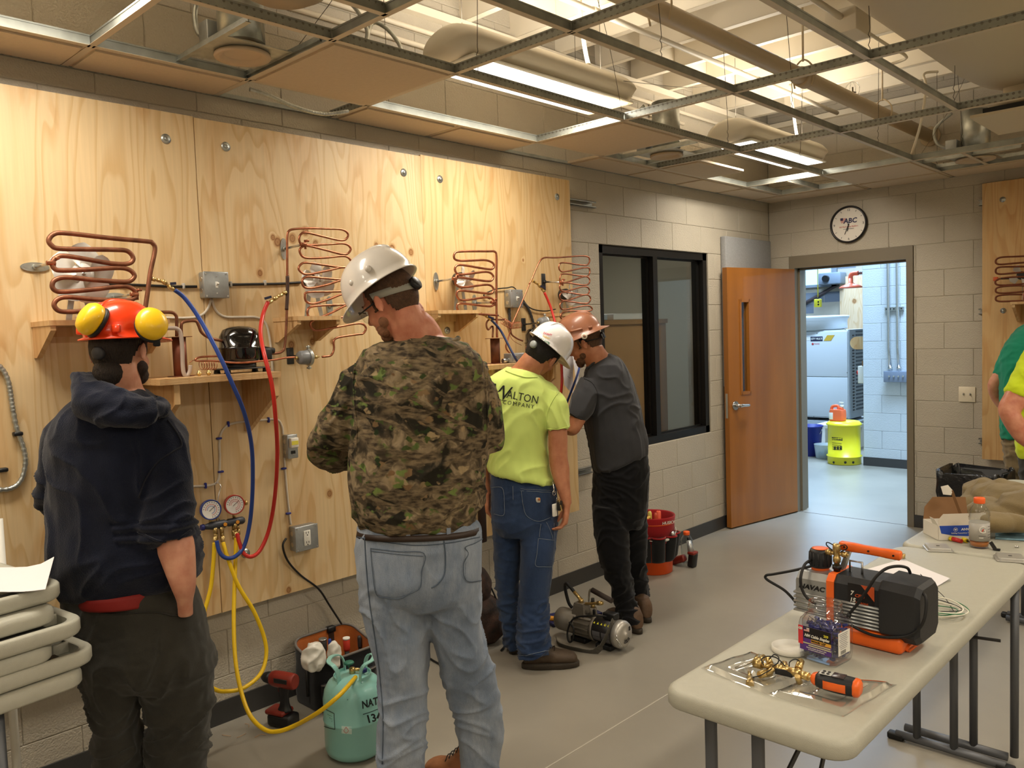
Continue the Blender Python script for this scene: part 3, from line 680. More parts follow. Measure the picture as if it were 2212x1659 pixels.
# small shelves carrying the fans
def fan_shelf(y0,y1,z,dep,label,drop=.11):
 t=thing('fan_shelf',label,'shelf',(PX,y0,z),'small plywood fan shelves')
 MB().bb((PX,y0,z-.018),(PX+dep,y1,z)).build('shelf_board',PLY,t)
 for y in(y0+.004,y1-.022):
  MB().prism([(PX,y,z-.018),(PX+dep-.005,y,z-.018),(PX+dep-.005,y,z-.035),(PX+.03,y,z-drop),(PX,y,z-drop)],(0,.018,0)).build('bracket',PLY,t)
 MB().bb((PX,y0+.022,z-.055),(PX+.016,y1-.022,z-.018)).build('cleat',PLY,t)
 return t
ALU=mat('brushed_aluminium',(222,219,212),.38,.35,.03,80)
def fan(cu_,cv,d,r,label,shelf_z,nb_=5,ang=.3,wide=1.0):
 c=px(cu_,cv,x=PX+d);t=thing('evaporator_fan',label,'fan',(c.x-.06,c.y,shelf_z),'small condenser fans on the boards')
 m=MB()
 for k in range(nb_):
  a0=ang+2*pi*k/nb_;rings=[]
  rows=[]
  for i in range(6):
   rr_=r*(.22+.78*i/5);hw=(.30+.38*sin(pi*(.15+.8*i/5)))*wide;rows.append([(rr_ if i<5 else r*(1-.05*abs(j-2)),a0+hw*(j-2)/2,(j-2)/2*.016)for j in range(5)])
  vs=[]
  for row in rows:
   for(rr_,a,x)in row:vs.append(c+V((x,rr_*cos(a),rr_*sin(a))))
  n_=len(vs);vs2=vs+[q+V((-.0012,0,0))for q in vs]
  fs=[(i*5+j,i*5+j+1,i*5+j+6,i*5+j+5)for i in range(5)for j in range(4)]
  fs+=[tuple(q+n_ for q in f[::-1])for f in fs]
  m.add(vs2,fs,True)
 m.lathe([(.004,.012),(r*.2,.01),(r*.34,.004),(r*.34,0),(.004,0)],c,(1,0,0),24)
 m.build('fan_blade',ALU,t)
 MB().lathe([(.002,.016),(.007,.014),(.007,.008)],c,(1,0,0),12).build('hub_nut',STEEL,t)
 MB().lathe([(.02,-.075),(.036,-.07),(.038,-.03),(.03,-.02),(.01,-.016),(.006,0)],c,(1,0,0),20).build('motor',mat('fan_motor',(60,60,62),.4,.4),t)
 for s_ in(-1,1):
  MB().bar(c+V((-.05,s_*.012,-.01)),V((c.x-.05,c.y+s_*.04,shelf_z)),.003,.02,up=(0,1,0)).build('leg',GALV,t)
 return t
zf=wall(180,690,.15).z
a=px(106,692,x=PX+.2);fan_shelf(a.y,a.y+.42,a.z,.2,'small plywood shelf behind the orange helmet',.13)
fan(178,592,.16,.115,'largest fan with broad silver blades behind the far-left coil',a.z,5,.2,1.15)
a=px(641,683,x=PX+.2);b_=px(737,686,x=PX+.2);fan_shelf(a.y,b_.y,a.z,.2,'small plywood shelf left of the white hard hat, under the tall coil')
fan(688,606,.13,.086,'fan with broad silver blades behind the tall narrow coil',a.z,5,.5,1.15)
a=px(946,670,x=PX+.18);b_=px(1036,676,x=PX+.18);fan_shelf(a.y,b_.y,a.z,.18,'small plywood shelf with the four-bladed fan right of the middle seam')
fan(1006,602,.09,.075,'four-bladed white-edged fan behind the bright coil',a.z,4,.35,.85)
a=px(1214,676,x=PX+.15);fan_shelf(a.y,a.y+.2,a.z,.15,'small plywood shelf half hidden behind the brown hard hat')
fan(1232,636,.09,.07,'small fan at the right edge of the plywood above the brown hard hat',a.z,4,.1,.8)
# compressor shelves
def comp_shelf(y0,y1,z,dep,label,drop=.26):
 t=thing('compressor_shelf',label,'shelf',(PX,y0,z))
 m=MB()
 for k in range(5):m.bb((PX,y0,z-.024+.0048*k),(PX+dep,y1,z-.024+.0048*k+(.0048 if k%2 else .0046)),mi=k%2)
 m.build('shelf_board',[PLY,PLYE],t)
 for y in(y0+.055,y1-.03):
  MB().prism([(PX,y,z-.024),(PX+dep-.01,y,z-.024),(PX+dep-.01,y,z-.1),(PX+.03,y,z-drop),(PX,y,z-drop)],(0,.022,0)).build('bracket',PLY,t)
 return t
CD=.28
a=px(345,815,x=PX+CD);b_=px(607,806,x=PX+CD);SZ=(a.z+b_.z)/2;comp_shelf(a.y,b_.y,SZ,CD,'wide plywood shelf carrying the black compressor in front of the left board')
a2=px(1048,790,x=PX+CD);SZ2=a2.z;comp_shelf(a2.y,a2.y+.58,SZ2,CD,'wide plywood shelf partly hidden behind the man in the yellow shirt')
ENAM=mat('black_enamel',(10,10,11),.12,0,coat=.6)
def compressor(c,label,s=1):
 t=thing('compressor',label,'compressor',c,'black refrigeration compressors')
 m=MB();m.lathe([(.02,.035),(.075,.04),(.088,.06),(.088,.098),(.091,.1),(.091,.106),(.086,.108),(.085,.15),(.07,.178),(.04,.19),(.005,.193)],c,sx=s*1.0,sy=s*.85,n=36,xd=(0,1,0)).build('shell',ENAM,t)
 m=MB();m.rbox(V(c)+V((0,0,.018)),(.12,.2,.006),.003)
 for sx_ in(-1,1):
  for sy_ in(-1,1):m.cyl(V(c)+V((sx_*.045,sy_*.085,0)),V(c)+V((sx_*.045,sy_*.085,.02)),.014,.011,14)
 m.cyl(V(c)+V((0,0,.015)),V(c)+V((0,0,.04)),.06);m.build('mounting_feet',BLACK,t)
 m=MB();m.rbox(V(c)+V((.02,.095,.07)),(.06,.05,.06),.012);m.cyl(V(c)+V((.03,.09,.09)),V(c)+V((.03,.135,.085)),.016,.013,12);m.build('terminal_cover',RUBBER,t)
 return t
cc=px(522,800,x=PX+.15);CC=V((PX+.15,cc.y,SZ));compressor(CC,'glossy black dome compressor on the left shelf')
cc2=px(1165,780,x=PX+.13);C2=V((PX+.13,cc2.y,SZ2));compressor(C2,'black compressor mostly hidden behind the white hard hat of the man in yellow')
def exchanger(u0,v0,v1,d,r,z,label,rusty):
 p=px(u0,v0,x=PX+d);q=px(u0,v1,x=PX+d);m_=mat('rusty_copper',(104,62,40),.6,.5,.2,30,.5,18)if rusty else mat('dull_copper_can',(138,82,62),.5,.6,.08,40,.25,14)
 t=thing('accumulator',label,'copper vessel',(p.x,p.y,z));c=V((p.x,p.y,z))
 MB().cyl(c+V((0,0,.004)),c+V((0,0,p.z-z)),r,n=24).build('vessel',m_,t)
 m=MB();m.rbox(c+V((0,0,p.z-z)),(.075,.075,.003),.001);m.rbox(c+V((0,0,.002)),(.075,.075,.003),.001);m.build('end_plate',COPPERD,t)
 return t
exchanger(386,728,813,.16,.026,SZ,'dull copper canister with end plates at the left end of the compressor shelf',False)
exchanger(1069,731,787,.16,.026,SZ2,'rusty copper canister on the shelf left of the man in yellow',True)
# piping of the left station
t=thing('refrigerant_piping','copper and white-sleeved tubes joining the canister, coil and black compressor','piping',wall(420,760,.15))
SLV=mat('grey_white_sleeve',(176,160,148),.5)
MB().tube(bez(pl(c4([(40,810),(150,810),(185,830),(195,870),(195,1005)]),.16),5),.0065,10).build('suction_tube',COPPERD,t)
MB().tube(bez(pl(c4([(235,1005),(232,930),(240,895),(280,880),(350,880),(375,920),(400,975),(470,1020),(570,1042)]),.16),5),.0062,10).build('suction_tube',COPPERD,t)
MB().tube(bez(pl(c4([(-180,845),(-200,900),(-150,945),(0,945),(140,938),(200,945),(228,990),(240,1120),(245,1250),(255,1310),(275,1328),(300,1290),(305,1240)]),.2),5),.008,10).build('sleeved_tube',SLV,t)
MB().tube(bez(pl(c4([(300,1220),(330,1200),(370,1210)]),.2),4),.0015,6).build('capillary_tube',COPPER,t)
hp0=px(*c4([(385,1240)])[0],x=PX+.2);hp1=px(*c4([(520,1240)])[0],x=PX+.2)
MB().tube([hp0.lerp(hp1,k/120)+V((.018*cos(k*pi/9),0,.018*sin(k*pi/9)))for k in range(121)],.0013,5).build('capillary_spring',COPPER,t)
MB().tube(bez(pl(c4([(550,1165),(400,1172),(350,1190),(365,1205),(500,1205),(680,1220),(900,1205),(1000,1195),(1080,1180),(1160,1175)]),.24),5),.0042,8).build('liquid_line',COPPER,t)
MB().tube(bez(pl(c4([(1097,500),(1097,600),(1092,800),(1078,1060),(1050,1130),(960,1147),(900,1150)]),.17),6),.0058,10).build('discharge_tube',COPPERD,t)
MB().tube(bez(pl(c4([(1097,515),(1097,650),(1090,790)]),.17),6),.0078,10).build('insulated_sleeve',mat('brown_sleeve',(70,48,38),.6),t)
for uu in(378,456):
 q=px(330+uu/3.77,460+1325/3.77,x=PX+.23);m=MB();m.cyl(V((q.x,q.y,SZ)),V((q.x,q.y,SZ+.022)),.006,n=6);m.cyl(V((q.x,q.y,SZ+.006)),V((q.x,q.y,SZ+.014)),.010,n=6);m=m.build('brass_flare_nut',BRASS);top(m,'small brass flare fitting standing on the shelf, %s of the pair before the compressor'%('left' if uu<400 else 'right'),'fitting','brass flare fittings on the shelf')
t=thing('refrigerant_piping','bright copper tube and tight spring coil above the shelf left of the man in yellow','piping',wall(1090,700,.15))
MB().tube(bez(pl(c6([(680,950),(682,850),(640,880),(625,830),(650,790),(720,790),(760,790),(790,785)]),.14),5),.005,8).build('suction_tube',COPPERD,t)
for nm,aa,bb_ in(('a',(770,800),(850,850)),('b',(845,845),(930,835))):
 h0=px(*c6([aa])[0],x=PX+.13);h1=px(*c6([bb_])[0],x=PX+.13);ax=(h1-h0).normalized();e1=ax.orthogonal().normalized();e2=ax.cross(e1)
 MB().tube([h0.lerp(h1,k/110)+e1*(.018*cos(k*pi/7))+e2*(.018*sin(k*pi/7))for k in range(111)],.0014,5).build('capillary_spring',COPPER,t)
MB().tube(bez(pl(c6([(840,860),(850,920),(900,960),(950,980)]),.13),5),.005,8).build('discharge_tube',COPPERD,t)
MB().tube(bez(pl(c6([(720,750),(790,800),(850,960),(940,1020)]),.13),6),.0015,5).build('capillary_tube',COPPER,t)
# round pressure regulators
def regulator(u,v,d,lb,bu,bv,s=1):
 c=px(u,v,x=PX+d);t=thing('pressure_regulator',lb,'regulator',c,'grey round regulators')
 G=mat('grey_paint',(120,122,124),.35);y=V((0,1,0))
 MB().lathe([(.01,-.045),(.026,-.043),(.030,-.036),(.032,.0),(.030,.004)],c,y,24).build('dome',G,t)
 m=MB();m.lathe([(.034,.0),(.038,.002),(.038,.012),(.03,.016),(.012,.022),(.012,.03)],c,y,24)
 for s_ in(-1,1):m.rbox(c+V((0,.006,s_*.044)),(.012,.008,.018),.003);m.cyl(c+V((0,-.004,s_*.046)),c+V((0,.016,s_*.046)),.004,n=8)
 m.build('clamp_ring',GALV,t)
 m=MB()
 for s_ in(-1,1):m.cyl(c+V((0,s_*.03+(-.018 if s_<0 else .004),0)),c+V((0,s_*.03+(-.03 if s_<0 else .02),0)),.008,n=6);m.cyl(c+V((0,s_*.03-.03,0)),c+V((0,s_*.03+.03,0)),.004)
 m.build('flare_nut',BRASS,t)
 w_=wall(bu,bv);m=MB();m.rbox(w_+V((.004,0,0)),(.006,.036,.075),.003);
 for s_ in(-1,1):m.cyl(w_+V((.007,0,s_*.025)),w_+V((.008,0,s_*.025)),.006,n=10)
 m.build('wall_plate',DARKST,t);MB().tube([w_+V((.006,0,0)),V((c.x,w_.y+.01,c.z)),c+V((0,-.05,0))],.005,8).build('rod',STEEL,t)
regulator(664,772,.17,'grey round regulator with brass nuts left of the man in camouflage',626,769)
regulator(1176,697,.13,'grey round regulator just above the white hard hat of the man in yellow',1130,701)
# electrical boxes
def ebox(u,v,w_,h,d,label,face,name='switch_box'):
 c=wall(u,v);t=thing(name,label,'electrical box',c)
 MB().rbox(c+V((d/2,0,0)),(d,w_,h),.006).build('box_body',GBOX,t)
 m=MB();m.rbox(c+V((d+.002,0,0)),(.006,w_*1.02,h*1.02),.005);m.build('cover',GBOX,t)
 m=MB()
 if w_>.08:
  for sy_ in(-1,1):
   for sz_ in(-1,1):m.cyl(c+V((d+.005,sy_*w_*.43,sz_*h*.43)),c+V((d+.007,sy_*w_*.43,sz_*h*.43)),.004,n=8)
 for s_ in(-1,1):m.cyl(c+V((d+.005,0,s_*h*.32)),c+V((d+.0065,0,s_*h*.32)),.003,n=8)
 for s_ in(-1,1):m.cyl(c+V((d*.5,-w_*.5-.001,s_*h*.22)),c+V((d*.5,-w_*.5+.001,s_*h*.22)),.011,n=12)
 m.build('cover_hardware',STEEL,t,kind='stuff')
 f_=c+V((d+.005,0,0))
 if face=='switch':
  MB().rbox(f_+V((.001,0,0)),(.002,.011,.026),.001).build('toggle_plate',WHITE,t);MB().bar(f_,f_+V((.014,0,.007)),.008,.006).build('toggle',WHITE,t)
 if face=='outlet':
  MB().rbox(f_+V((.002,0,0)),(.005,.035,.07),.003).build('receptacle',WHITE,t)
  m=MB()
  for s_ in(-1,1):
   for sy_ in(-1,1):m.box(f_+V((.005,sy_*.006,s_*.022+.003)),(.001,.002,.009))
   m.cyl(f_+V((.0045,0,s_*.022-.008)),f_+V((.0055,0,s_*.022-.008)),.0028,n=8)
  m.build('slots',BLACK,t);m=MB();m.box(f_+V((.005,0,.003)),(.001,.014,.004));m.box(f_+V((.005,0,-.003)),(.001,.014,.004));m.build('test_buttons',WHITE,t)
 return t,c
ebox(456,617,.108,.108,.045,'square grey switch box with a white toggle on the left board seam','switch')
tb,cb=ebox(621,963,.052,.106,.04,'slim grey box with a yellow label and small cover, left of the camouflage sleeve','')
MB().rbox(cb+V((.055,0,.018)),(.02,.04,.045),.004).build('flip_cover',WHITE,tb);MB().box(cb+V((.0655,0,.018)),(.001,.034,.018)).build('yellow_label',mat('yellow_label',(226,214,80),.5),tb);MB().box(cb+V((.046,0,-.026)),(.002,.022,.014)).build('opening',BLACK,tb)
ebox(649,1158,.118,.112,.05,'square grey outlet box with a white receptacle low on the board','outlet','outlet_box')
ebox(1102,646,.102,.102,.05,'square grey switch box with a white toggle above the man in yellow','switch')
c=px(1111,783,x=PX+.2);t=thing('junction_box','low zinc junction box lying on the shelf left of the man in yellow','electrical box',(c.x,c.y,SZ2));MB().rbox(V((c.x,c.y,SZ2+.027)),(.06,.105,.052),.004).build('box_body',GBOX,t);MB().cyl(V((c.x+.031,c.y-.02,SZ2+.027)),V((c.x+.032,c.y-.02,SZ2+.027)),.012,n=14).build('knockout',STEEL,t);MB().cyl(V((c.x,c.y-.053,SZ2+.015)),V((c.x,c.y-.09,SZ2+.015)),.012,n=12).build('connector',STEEL,t)
# cables
NM=mat('white_cable',(206,196,180),.5);BC=mat('black_cable',(24,22,21),.45)
def cable(pts,r,m_,label,cat='cable',d=None,n=6,seg=8,name='cable'):
 o=MB().tube(bez(pl(pts,d),n),r,seg).build(name,m_);top(o,label,cat);return o
cable([(225,613),(300,616),(380,619),(425,619)],.0055,BC,'black cable from the largest fan to the grey switch box',d=.007)
cable([(487,615),(540,614),(600,613),(650,610)],.0055,BC,'black cable from the grey switch box to the fan behind the tall coil',d=.007)
cable([(456,646),(448,668),(430,683),(395,687),(330,686),(250,688),(165,684)],.0055,NM,'white cable curving left from the grey switch box',d=.006)
cable([(457,646),(466,670),(485,684),(520,685),(555,686),(575,700),(584,740),(588,790),(590,815)],.0055,NM,'white cable curving right from the grey switch box behind the red hose',d=.006)
cable([(380,1056),(410,1051),(455,1048),(472,1035),(475,990),(474,955),(482,928),(505,914),(560,908),(597,906),(609,920),(611,938)],.005,NM,'white cable looping over the gauges to the slim box',d=.006)
cable([(614,988),(618,1040),(624,1100),(628,1133)],.005,NM,'short white cable between the slim box and the outlet box',d=.006)
cable([(618,1163,.02),(611,1180,.03),(622,1212,.02),(650,1243,.01),(688,1272,.01),(712,1308,-.02),(738,1348,.0)],.0048,BC,'black cord hanging from the outlet box behind the tool bag')
cable([(1058,646),(1045,637),(1070,625),(1095,622),(1110,621),(1125,640),(1145,665),(1175,672),(1200,668)],.0035,BC,'thin black wire looping around the second switch box',d=.012)
def mc(pts,r,m_,label,d):
 o=flex(MB(),pl(pts,d),r).build('flexible_conduit',m_);top(o,label,'conduit')
mc([(-20,780),(3,795),(18,825),(27,880),(36,925),(50,965),(55,1000),(45,1038),(20,1056),(-20,1058)],.009,GALV,'ribbed steel conduit curving down the far left board',.012)
mc([(1100,666),(1101,690),(1102,712)],.008,mat('dark_flex',(78,80,84),.4,.6),'short dark ribbed conduit below the second switch box',.012)
mc([(1122,645),(1140,665),(1150,690),(1155,715)],.008,MATS['dark_flex'],'dark ribbed conduit arching right of the second switch box',.012)
STB=mat('blue_staple',(36,44,130),.4)
for k,(u,v,vt,wh)in enumerate(((493,916,0,'at the top left bend of the looping white cable'),(580,907,0,'on the top run of the looping white cable'),(473,947,1,'just below the top left bend'),(477,1019,1,'above the gauges hook'),(444,1049,0,'beside the man in the hoodie'),(613,1012,1,'below the slim box'),(623,1109,1,'above the outlet box'))):
 p=wall(u,v,.008);o=MB().rbox(p,(.014,.024 if vt else .009,.009 if vt else .024),.003);o=o.build('cable_staple',STB);top(o,'blue cable staple '+wh,'staple','blue cable staples on the board')
for k,(u,v)in enumerate(((268,615),(396,618),(498,614),(572,611))):
 p=wall(u,v,.008);o=MB().rbox(p,(.016,.010,.024),.003).build('cable_clip',mat('clear_clip',(180,176,168),.4));top(o,'small clear clip on the black cable, %s'%('left of the largest coil tube','nearest left of the switch box','nearest right of the switch box','farthest right, by the copper tube')[k],'cable clip','clear clips on the black cable')
for u,v,lb in((38,937,'black clip on the ribbed conduit at the far left'),(6,1015,'black clip at the left edge of the picture')):
 p=wall(u,v,.01);o=MB().rbox(p,(.03,.03,.014),.004).build('conduit_clip',BLACK);top(o,lb,'clip')
# hoses with brass ends
def fitting(m,p,q,r=.009):
 p=V(p);q=V(q);m.cyl(p,p.lerp(q,.3),r,r,6);m.cyl(p.lerp(q,.3),p.lerp(q,.55),r*.6,r*.6,8);m.cyl(p.lerp(q,.5),q,r*.95,r*.7,6)
def hose(name,pts,r,m_,label,e0=None,e1=None,lever=None):
 t=thing(name,label,'hose',pl([pts[0]])[0])
 pp=bez(pl(pts),10);MB().tube(pp,r,12).build('hose_tube',m_,t)
 for e in(e0,e1):
  if e:b=MB();ee=pl(e);fitting(b,ee[0],ee[1]);b.build('brass_fitting',BRASS,t)
 if lever:l_=pl(lever);MB().bar(l_[0],l_[1],.006,.010).build('valve_lever',mat('dark_blue_lever',(28,30,56),.4),t)
 return t
BLU=mat('blue_hose',(38,66,140),.35,0,.05,60);RED=mat('red_hose',(190,44,34),.35,0,.05,60);YEL=mat('yellow_hose',(226,186,22),.38,0,.05,60)
hose('blue_hose',[(377,626,.25),(400,645,.25),(432,690,.27),(470,760,.33),(500,825,.35),(527,890,.33),(543,960,.26),(546,1040,.18),(541,1120,.12),(528,1178,.10),(508,1202,.10),(488,1205,.10),(474,1192,.09),(468,1168,.08)],.0085,BLU,'blue hose hanging from the left coil in front of the compressor',[(328,602,.25),(352,608,.25)],[(350,606,.25),(379,629,.25)],[(368,613,.26),(380,612,.26)])
hose('red_hose',[(579,652,.17),(568,680,.18),(563,720,.24),(572,770,.33),(587,830,.35),(595,900,.33),(599,980,.25),(594,1070,.16),(582,1140,.12),(564,1185,.11),(545,1202,.11),(527,1196,.10),(517,1172,.09),(512,1152,.08)],.0085,RED,'long red hose hanging from the tall coil past the compressor shelf',[(618,631,.17),(600,641,.17)],[(598,642,.17),(577,657,.17)],[(572,645,.18),(586,641,.18)])
hose('yellow_hose',[(463,1172,.06),(461,1215,.07),(455,1270,.08),(440,1325,.09),(425,1370,.1),(415,1440,.1)],.0085,YEL,'yellow hose running down behind the man in the hoodie',[(465,1140,.06),(463,1178,.06)])
hose('yellow_hose',[(482,1172,.06),(492,1205,.09),(515,1265,.12),(548,1320,.14),(570,1375,.15),(575,1415,.16),(563,1455,.18),(530,1484,.2),(495,1493,.2),(460,1487,.2),(400,1440,.2)],.0085,YEL,'yellow hose making a wide loop near the baseboard',[(478,1138,.06),(483,1178,.06)])
hose('yellow_hose',[(510,1162,.06),(508,1230,.09),(505,1330,.14),(508,1420,.2),(520,1490,.27),(540,1545,.36),(570,1575,.45),(600,1580,.5),(640,1566,.56),(690,1537,.70),(735,1500,.76),(768,1463,.64)],.0085,YEL,'yellow hose dipping to the floor and up to the green cylinder',[(508,1130,.06),(510,1168,.06)])
hose('blue_hose',[(1060,690,.15),(1080,712,.17),(1098,745,.22),(1112,772,.26),(1128,800,.26),(1135,830,.26)],.0065,mat('dark_blue_hose',(30,44,84),.35),'dark blue hose crossing the shelf left of the man in yellow',[(1040,678,.15),(1050,682,.15)],[(1050,682,.15),(1062,692,.15)],[(1055,684,.16),(1066,688,.16)])
hose('red_hose',[(1176,632,.13),(1190,665,.15),(1202,710,.2),(1210,760,.26),(1214,810,.28),(1212,850,.28),(1208,900,.26)],.0075,RED,'red hose hanging between the white and brown hard hats',[(1150,606,.13),(1162,614,.13)],[(1163,614,.13),(1178,634,.13)],[(1168,618,.14),(1178,622,.14)])
hose('blue_hose',[(1256,770,.2),(1250,800,.24),(1238,835,.26),(1225,868,.26),(1212,900,.24)],.0065,BLU,'blue hose in front of the taped papers')
hose('red_hose',[(1268,780,.12),(1267,810,.14),(1262,850,.16)],.006,RED,'short red hose right of the taped papers')
# papers
SHEET=mat('white_paper',(226,222,224),.8)
def sheet(name,quad,m_,label,d,marks=True,bend=.01):
 t=thing(name,label,'paper',pl([quad[0]],d)[0]);q=pl(quad,d);N_=6;vs=[]
 for i in range(N_+1):
  for j in range(N_+1):
   a,b_=i/N_,j/N_;p=(q[0]*(1-a)+q[1]*a)*(1-b_)+(q[3]*(1-a)+q[2]*a)*b_
   vs.append(p+V((bend*sin(a*3+b_*2),0,0)))
 fs=[(i*7+j,i*7+j+1,i*7+j+8,i*7+j+7)for i in range(6)for j in range(6)]
 n_=len(vs);MB().add(vs+[p+V((-.0006,0,0))for p in vs],fs+[tuple(k+n_ for k in f[::-1])for f in fs],True).build('sheet',m_,t,fix=False)
 if marks:
  m=MB()
  for k,(b_,w0,w1)in enumerate(((.25,.2,.8),(.4,.15,.5),(.62,.1,.9),(.66,.1,.9),(.8,.3,.7))):
   pts=[vs[int(round(w0*6))*7+int(b_*6)]+V((.0012,0,0)),vs[int(round(w1*6))*7+int(b_*6)]+V((.0012,0,0))];m.tube(pts,.0008,4)
  m.build('drawn_lines',mat('drawn_ink',(120,122,150),.7),t)
 return t
sheet('paper_sheet',[(1206,760),(1240,765),(1244,850),(1214,832)],SHEET,'white sheet with a drawing hanging at the plywood edge, left one',.12,True,.02)
sheet('paper_sheet',[(1232,745),(1262,760),(1258,815),(1238,862)],SHEET,'white sheet hanging beside the chin of the man in the brown hard hat',.14,True,.03)
# gauge manifold
t=thing('gauge_manifold','gauge manifold with a blue and a red dial hooked on the board','gauge set',wall(480,1130,.05))
def gauge(u,v,m_,ring):
 c=wall(u,v,.055);ax=(CAM-c).normalized();ax=(ax+V((1.6,0,0))).normalized();r=.041
 g=MB().lathe([(.004,-.026),(r*.9,-.026),(r,-.018),(r*1.03,0),(r*1.03,.009),(r*.93,.009),(r*.92,.005),(.001,.005)],c,ax,36).build('gauge_case',m_,t)
 MB().lathe([(.001,.0072),(r*.9,.0072)],c,ax,32).build('dial',mat('dial_white',(236,232,226),.5),g)
 x=V((0,1,0));x=(x-ax*x.dot(ax)).normalized();y=ax.cross(x)
 for rr_,mm in((.8,mat('dial_ink',(40,46,70),.5)),(.6,mat('dial_red',(190,60,70),.5)),(.42,ring)):
  s=MB();n=30
  for k in range(n):
   if rr_==.8 and k%2:continue
   a=-.7+1.4*0+(1.5*pi)*k/n-.25*pi;a2=a+.08
   p=lambda q,ra:c+ax*.0078+x*cos(q)*r*ra+y*sin(q)*r*ra
   s.add([p(a,rr_),p(a2,rr_),p(a2,rr_-.1),p(a,rr_-.1)],[(0,1,2,3)])
  s.build('dial_scale',mm,g)
 MB().bar(c+ax*.009-x*.008-y*.004,c+ax*.009+x*.018+y*.015,.0016,.0012).build('needle',BLACK,g)
 MB().cyl(c+ax*-.015+V((0,0,-r*.9)),c+ax*-.015+V((0,0,-r-.02)),.006).build('stem',BRASS,g)
gauge(455,1101,mat('gauge_blue',(40,60,130),.35),mat('dial_blue',(60,90,170),.5));gauge(506,1090,mat('gauge_red',(178,60,50),.35),mat('dial_pink',(214,120,120),.5))
GM=mat('manifold_grey',(62,64,70),.45,.2,.1,60)
m=MB();b0,b1=wall(440,1139,.05),wall(527,1123,.05);m.tube([b0,b0.lerp(b1,.12),b0.lerp(b1,.2),b0.lerp(b1,.5),b0.lerp(b1,.56),b0.lerp(b1,.6),b0.lerp(b1,.95),b1],[.010,.014,.017,.018,.012,.017,.017,.012],10);m.build('manifold_body',GM,t)
MB().cyl(b0-(b1-b0).normalized()*.012,b0,.012,.014,12).build('blue_knob',mat('knob_blue',(30,36,100),.4),t)
for f_ in(.47,.78):c=b0.lerp(b1,f_)+V((.018,0,0));MB().cyl(c,c+V((.004,0,0)),.008,n=8).build('sight_glass',mat('amber',(226,150,50),.3),t)
for(u,v)in((466,1150),(479,1147),(504,1142),(514,1140)):
 p=wall(u,v,.05);g=MB();g.cyl(p+V((0,0,.012)),p+V((0,0,-.006)),.006);g.cyl(p+V((0,0,-.006)),p+V((0,0,-.03)),.009,n=6);g.cyl(p+V((0,0,-.03)),p+V((0,0,-.045)),.007);g.build('hose_port',BRASS,t)
c=wall(528,1087,.05);MB().lathe([(.004,0),(.011,.001),(.011,.01),(.005,.012)],c,(0,1,.2),12).build('brass_cap',BRASS,t)
MB().tube(bez(pl([(474,1125,.045),(470,1090,.045),(474,1062,.04),(477,1050,.03),(470,1042,.015),(463,1047,.006)]),5),.0022,6).build('hook',STEEL,t)
# ---------------------------------------------------------- far wall: clock, switch plate, board at the right
ck=V((.705,YF-.02,2.455));t=thing('wall_clock','round black-rimmed wall clock above the doorway','clock',ck)
MB().lathe([(.001,0),(.148,0),(.153,.012),(.150,.026),(.138,.03),(.136,.011),(.001,.011)],ck+V((0,.02,0)),(0,-1,0),48).build('rim',mat('clock_black',(24,20,22),.3),t)
MB().lathe([(.001,.012),(.137,.012)],ck+V((0,.02,0)),(0,-1,0),40).build('clock_face',mat('clock_face',(236,228,216),.5),t)
CM=frame(ck+V((0,.0062,0)),(1,0,0),(0,0,1));INK=mat('navy_ink',(40,38,84),.5);RINK=mat('red_ink',(190,60,60),.5)
def cm(x,y):return CM@Matrix.Translation((x,y,0))
for k in range(12):
 a=pi/2-k*pi/6
 if k in(0,3,6,9):text(str(k or 12),.026,cm(.118*cos(a),.118*sin(a)),BLACK,t,'numeral')
 else:MB(cm(.12*cos(a),.12*sin(a))@Matrix.Rotation(a,4,'Z')).box((0,0,0),(.014,.003,.001)).build('hour_mark',BLACK,t)
text('ABC',.055,cm(.012,.028),INK,t,bold=True,shear=.15);text('NE Merit Shop Builders',.016,cm(0,-.018),RINK,t);text('Associated Builders',.011,cm(0,-.036),INK,t)
m=MB(cm(-.045,.035))
for k in range(5):m.box((0,.016-.008*k,0),(.05-.004*k,.0035,.001))
m.build('flag_stripes',RINK,t);MB(cm(-.056,.046)).box((0,0,.0006),(.022,.02,.001)).build('flag_canton',INK,t)
for a,l_,w_ in((radians(-112),.085,.004),(radians(-100),.055,.006)):MB(cm(0,0)).bar((0,0,.004),(cos(a)*l_,sin(a)*l_,.004),w_,.0015).build('hand',BLACK,t)
MB(CM).cyl((0,0,.001),(0,0,.007),.006).build('hub',BLACK,t)
sw=px(2089,852,y=YF-.004);t=thing('switch_plate','double-toggle ivory switch plate on the far wall','light switch',sw);IV=mat('ivory_plate',(226,214,190),.4)
MB().rbox(sw,(.116,.008,.116),.003).build('plate',IV,t)
for s_ in(-1,1):MB().bar(sw+V((s_*.023,-.003,0)),sw+V((s_*.023,-.016,.006)),.008,.012).build('toggle',mat('toggle_grey',(120,112,96),.4),t)
t=thing('plywood_sheet','plywood sheet on the far wall at the right edge','plywood',(1.70,YF-.06,.60))
pmr=ply_mat('plywood_face_right',knots([],.02),4.4,(214,176,122),.3)
bl=px(2122,397,y=YF-.06);bb_=px(2130,992,y=YF-.06)
MB().bb((bl.x,YF-.062,bb_.z),(bl.x+2.438,YF-.044,bl.z)).build('board',pmr,t)
for(u,v)in((2166,431),(2167,671),(2169,956)):
 p=px(u,v,y=YF-.062);MB().lathe([(.004,0),(.020,0),(.020,.0025),(.009,.0026),(.008,.008),(.003,.009)],p,(0,-1,0),20).build('washer_bolt',GALV,t)
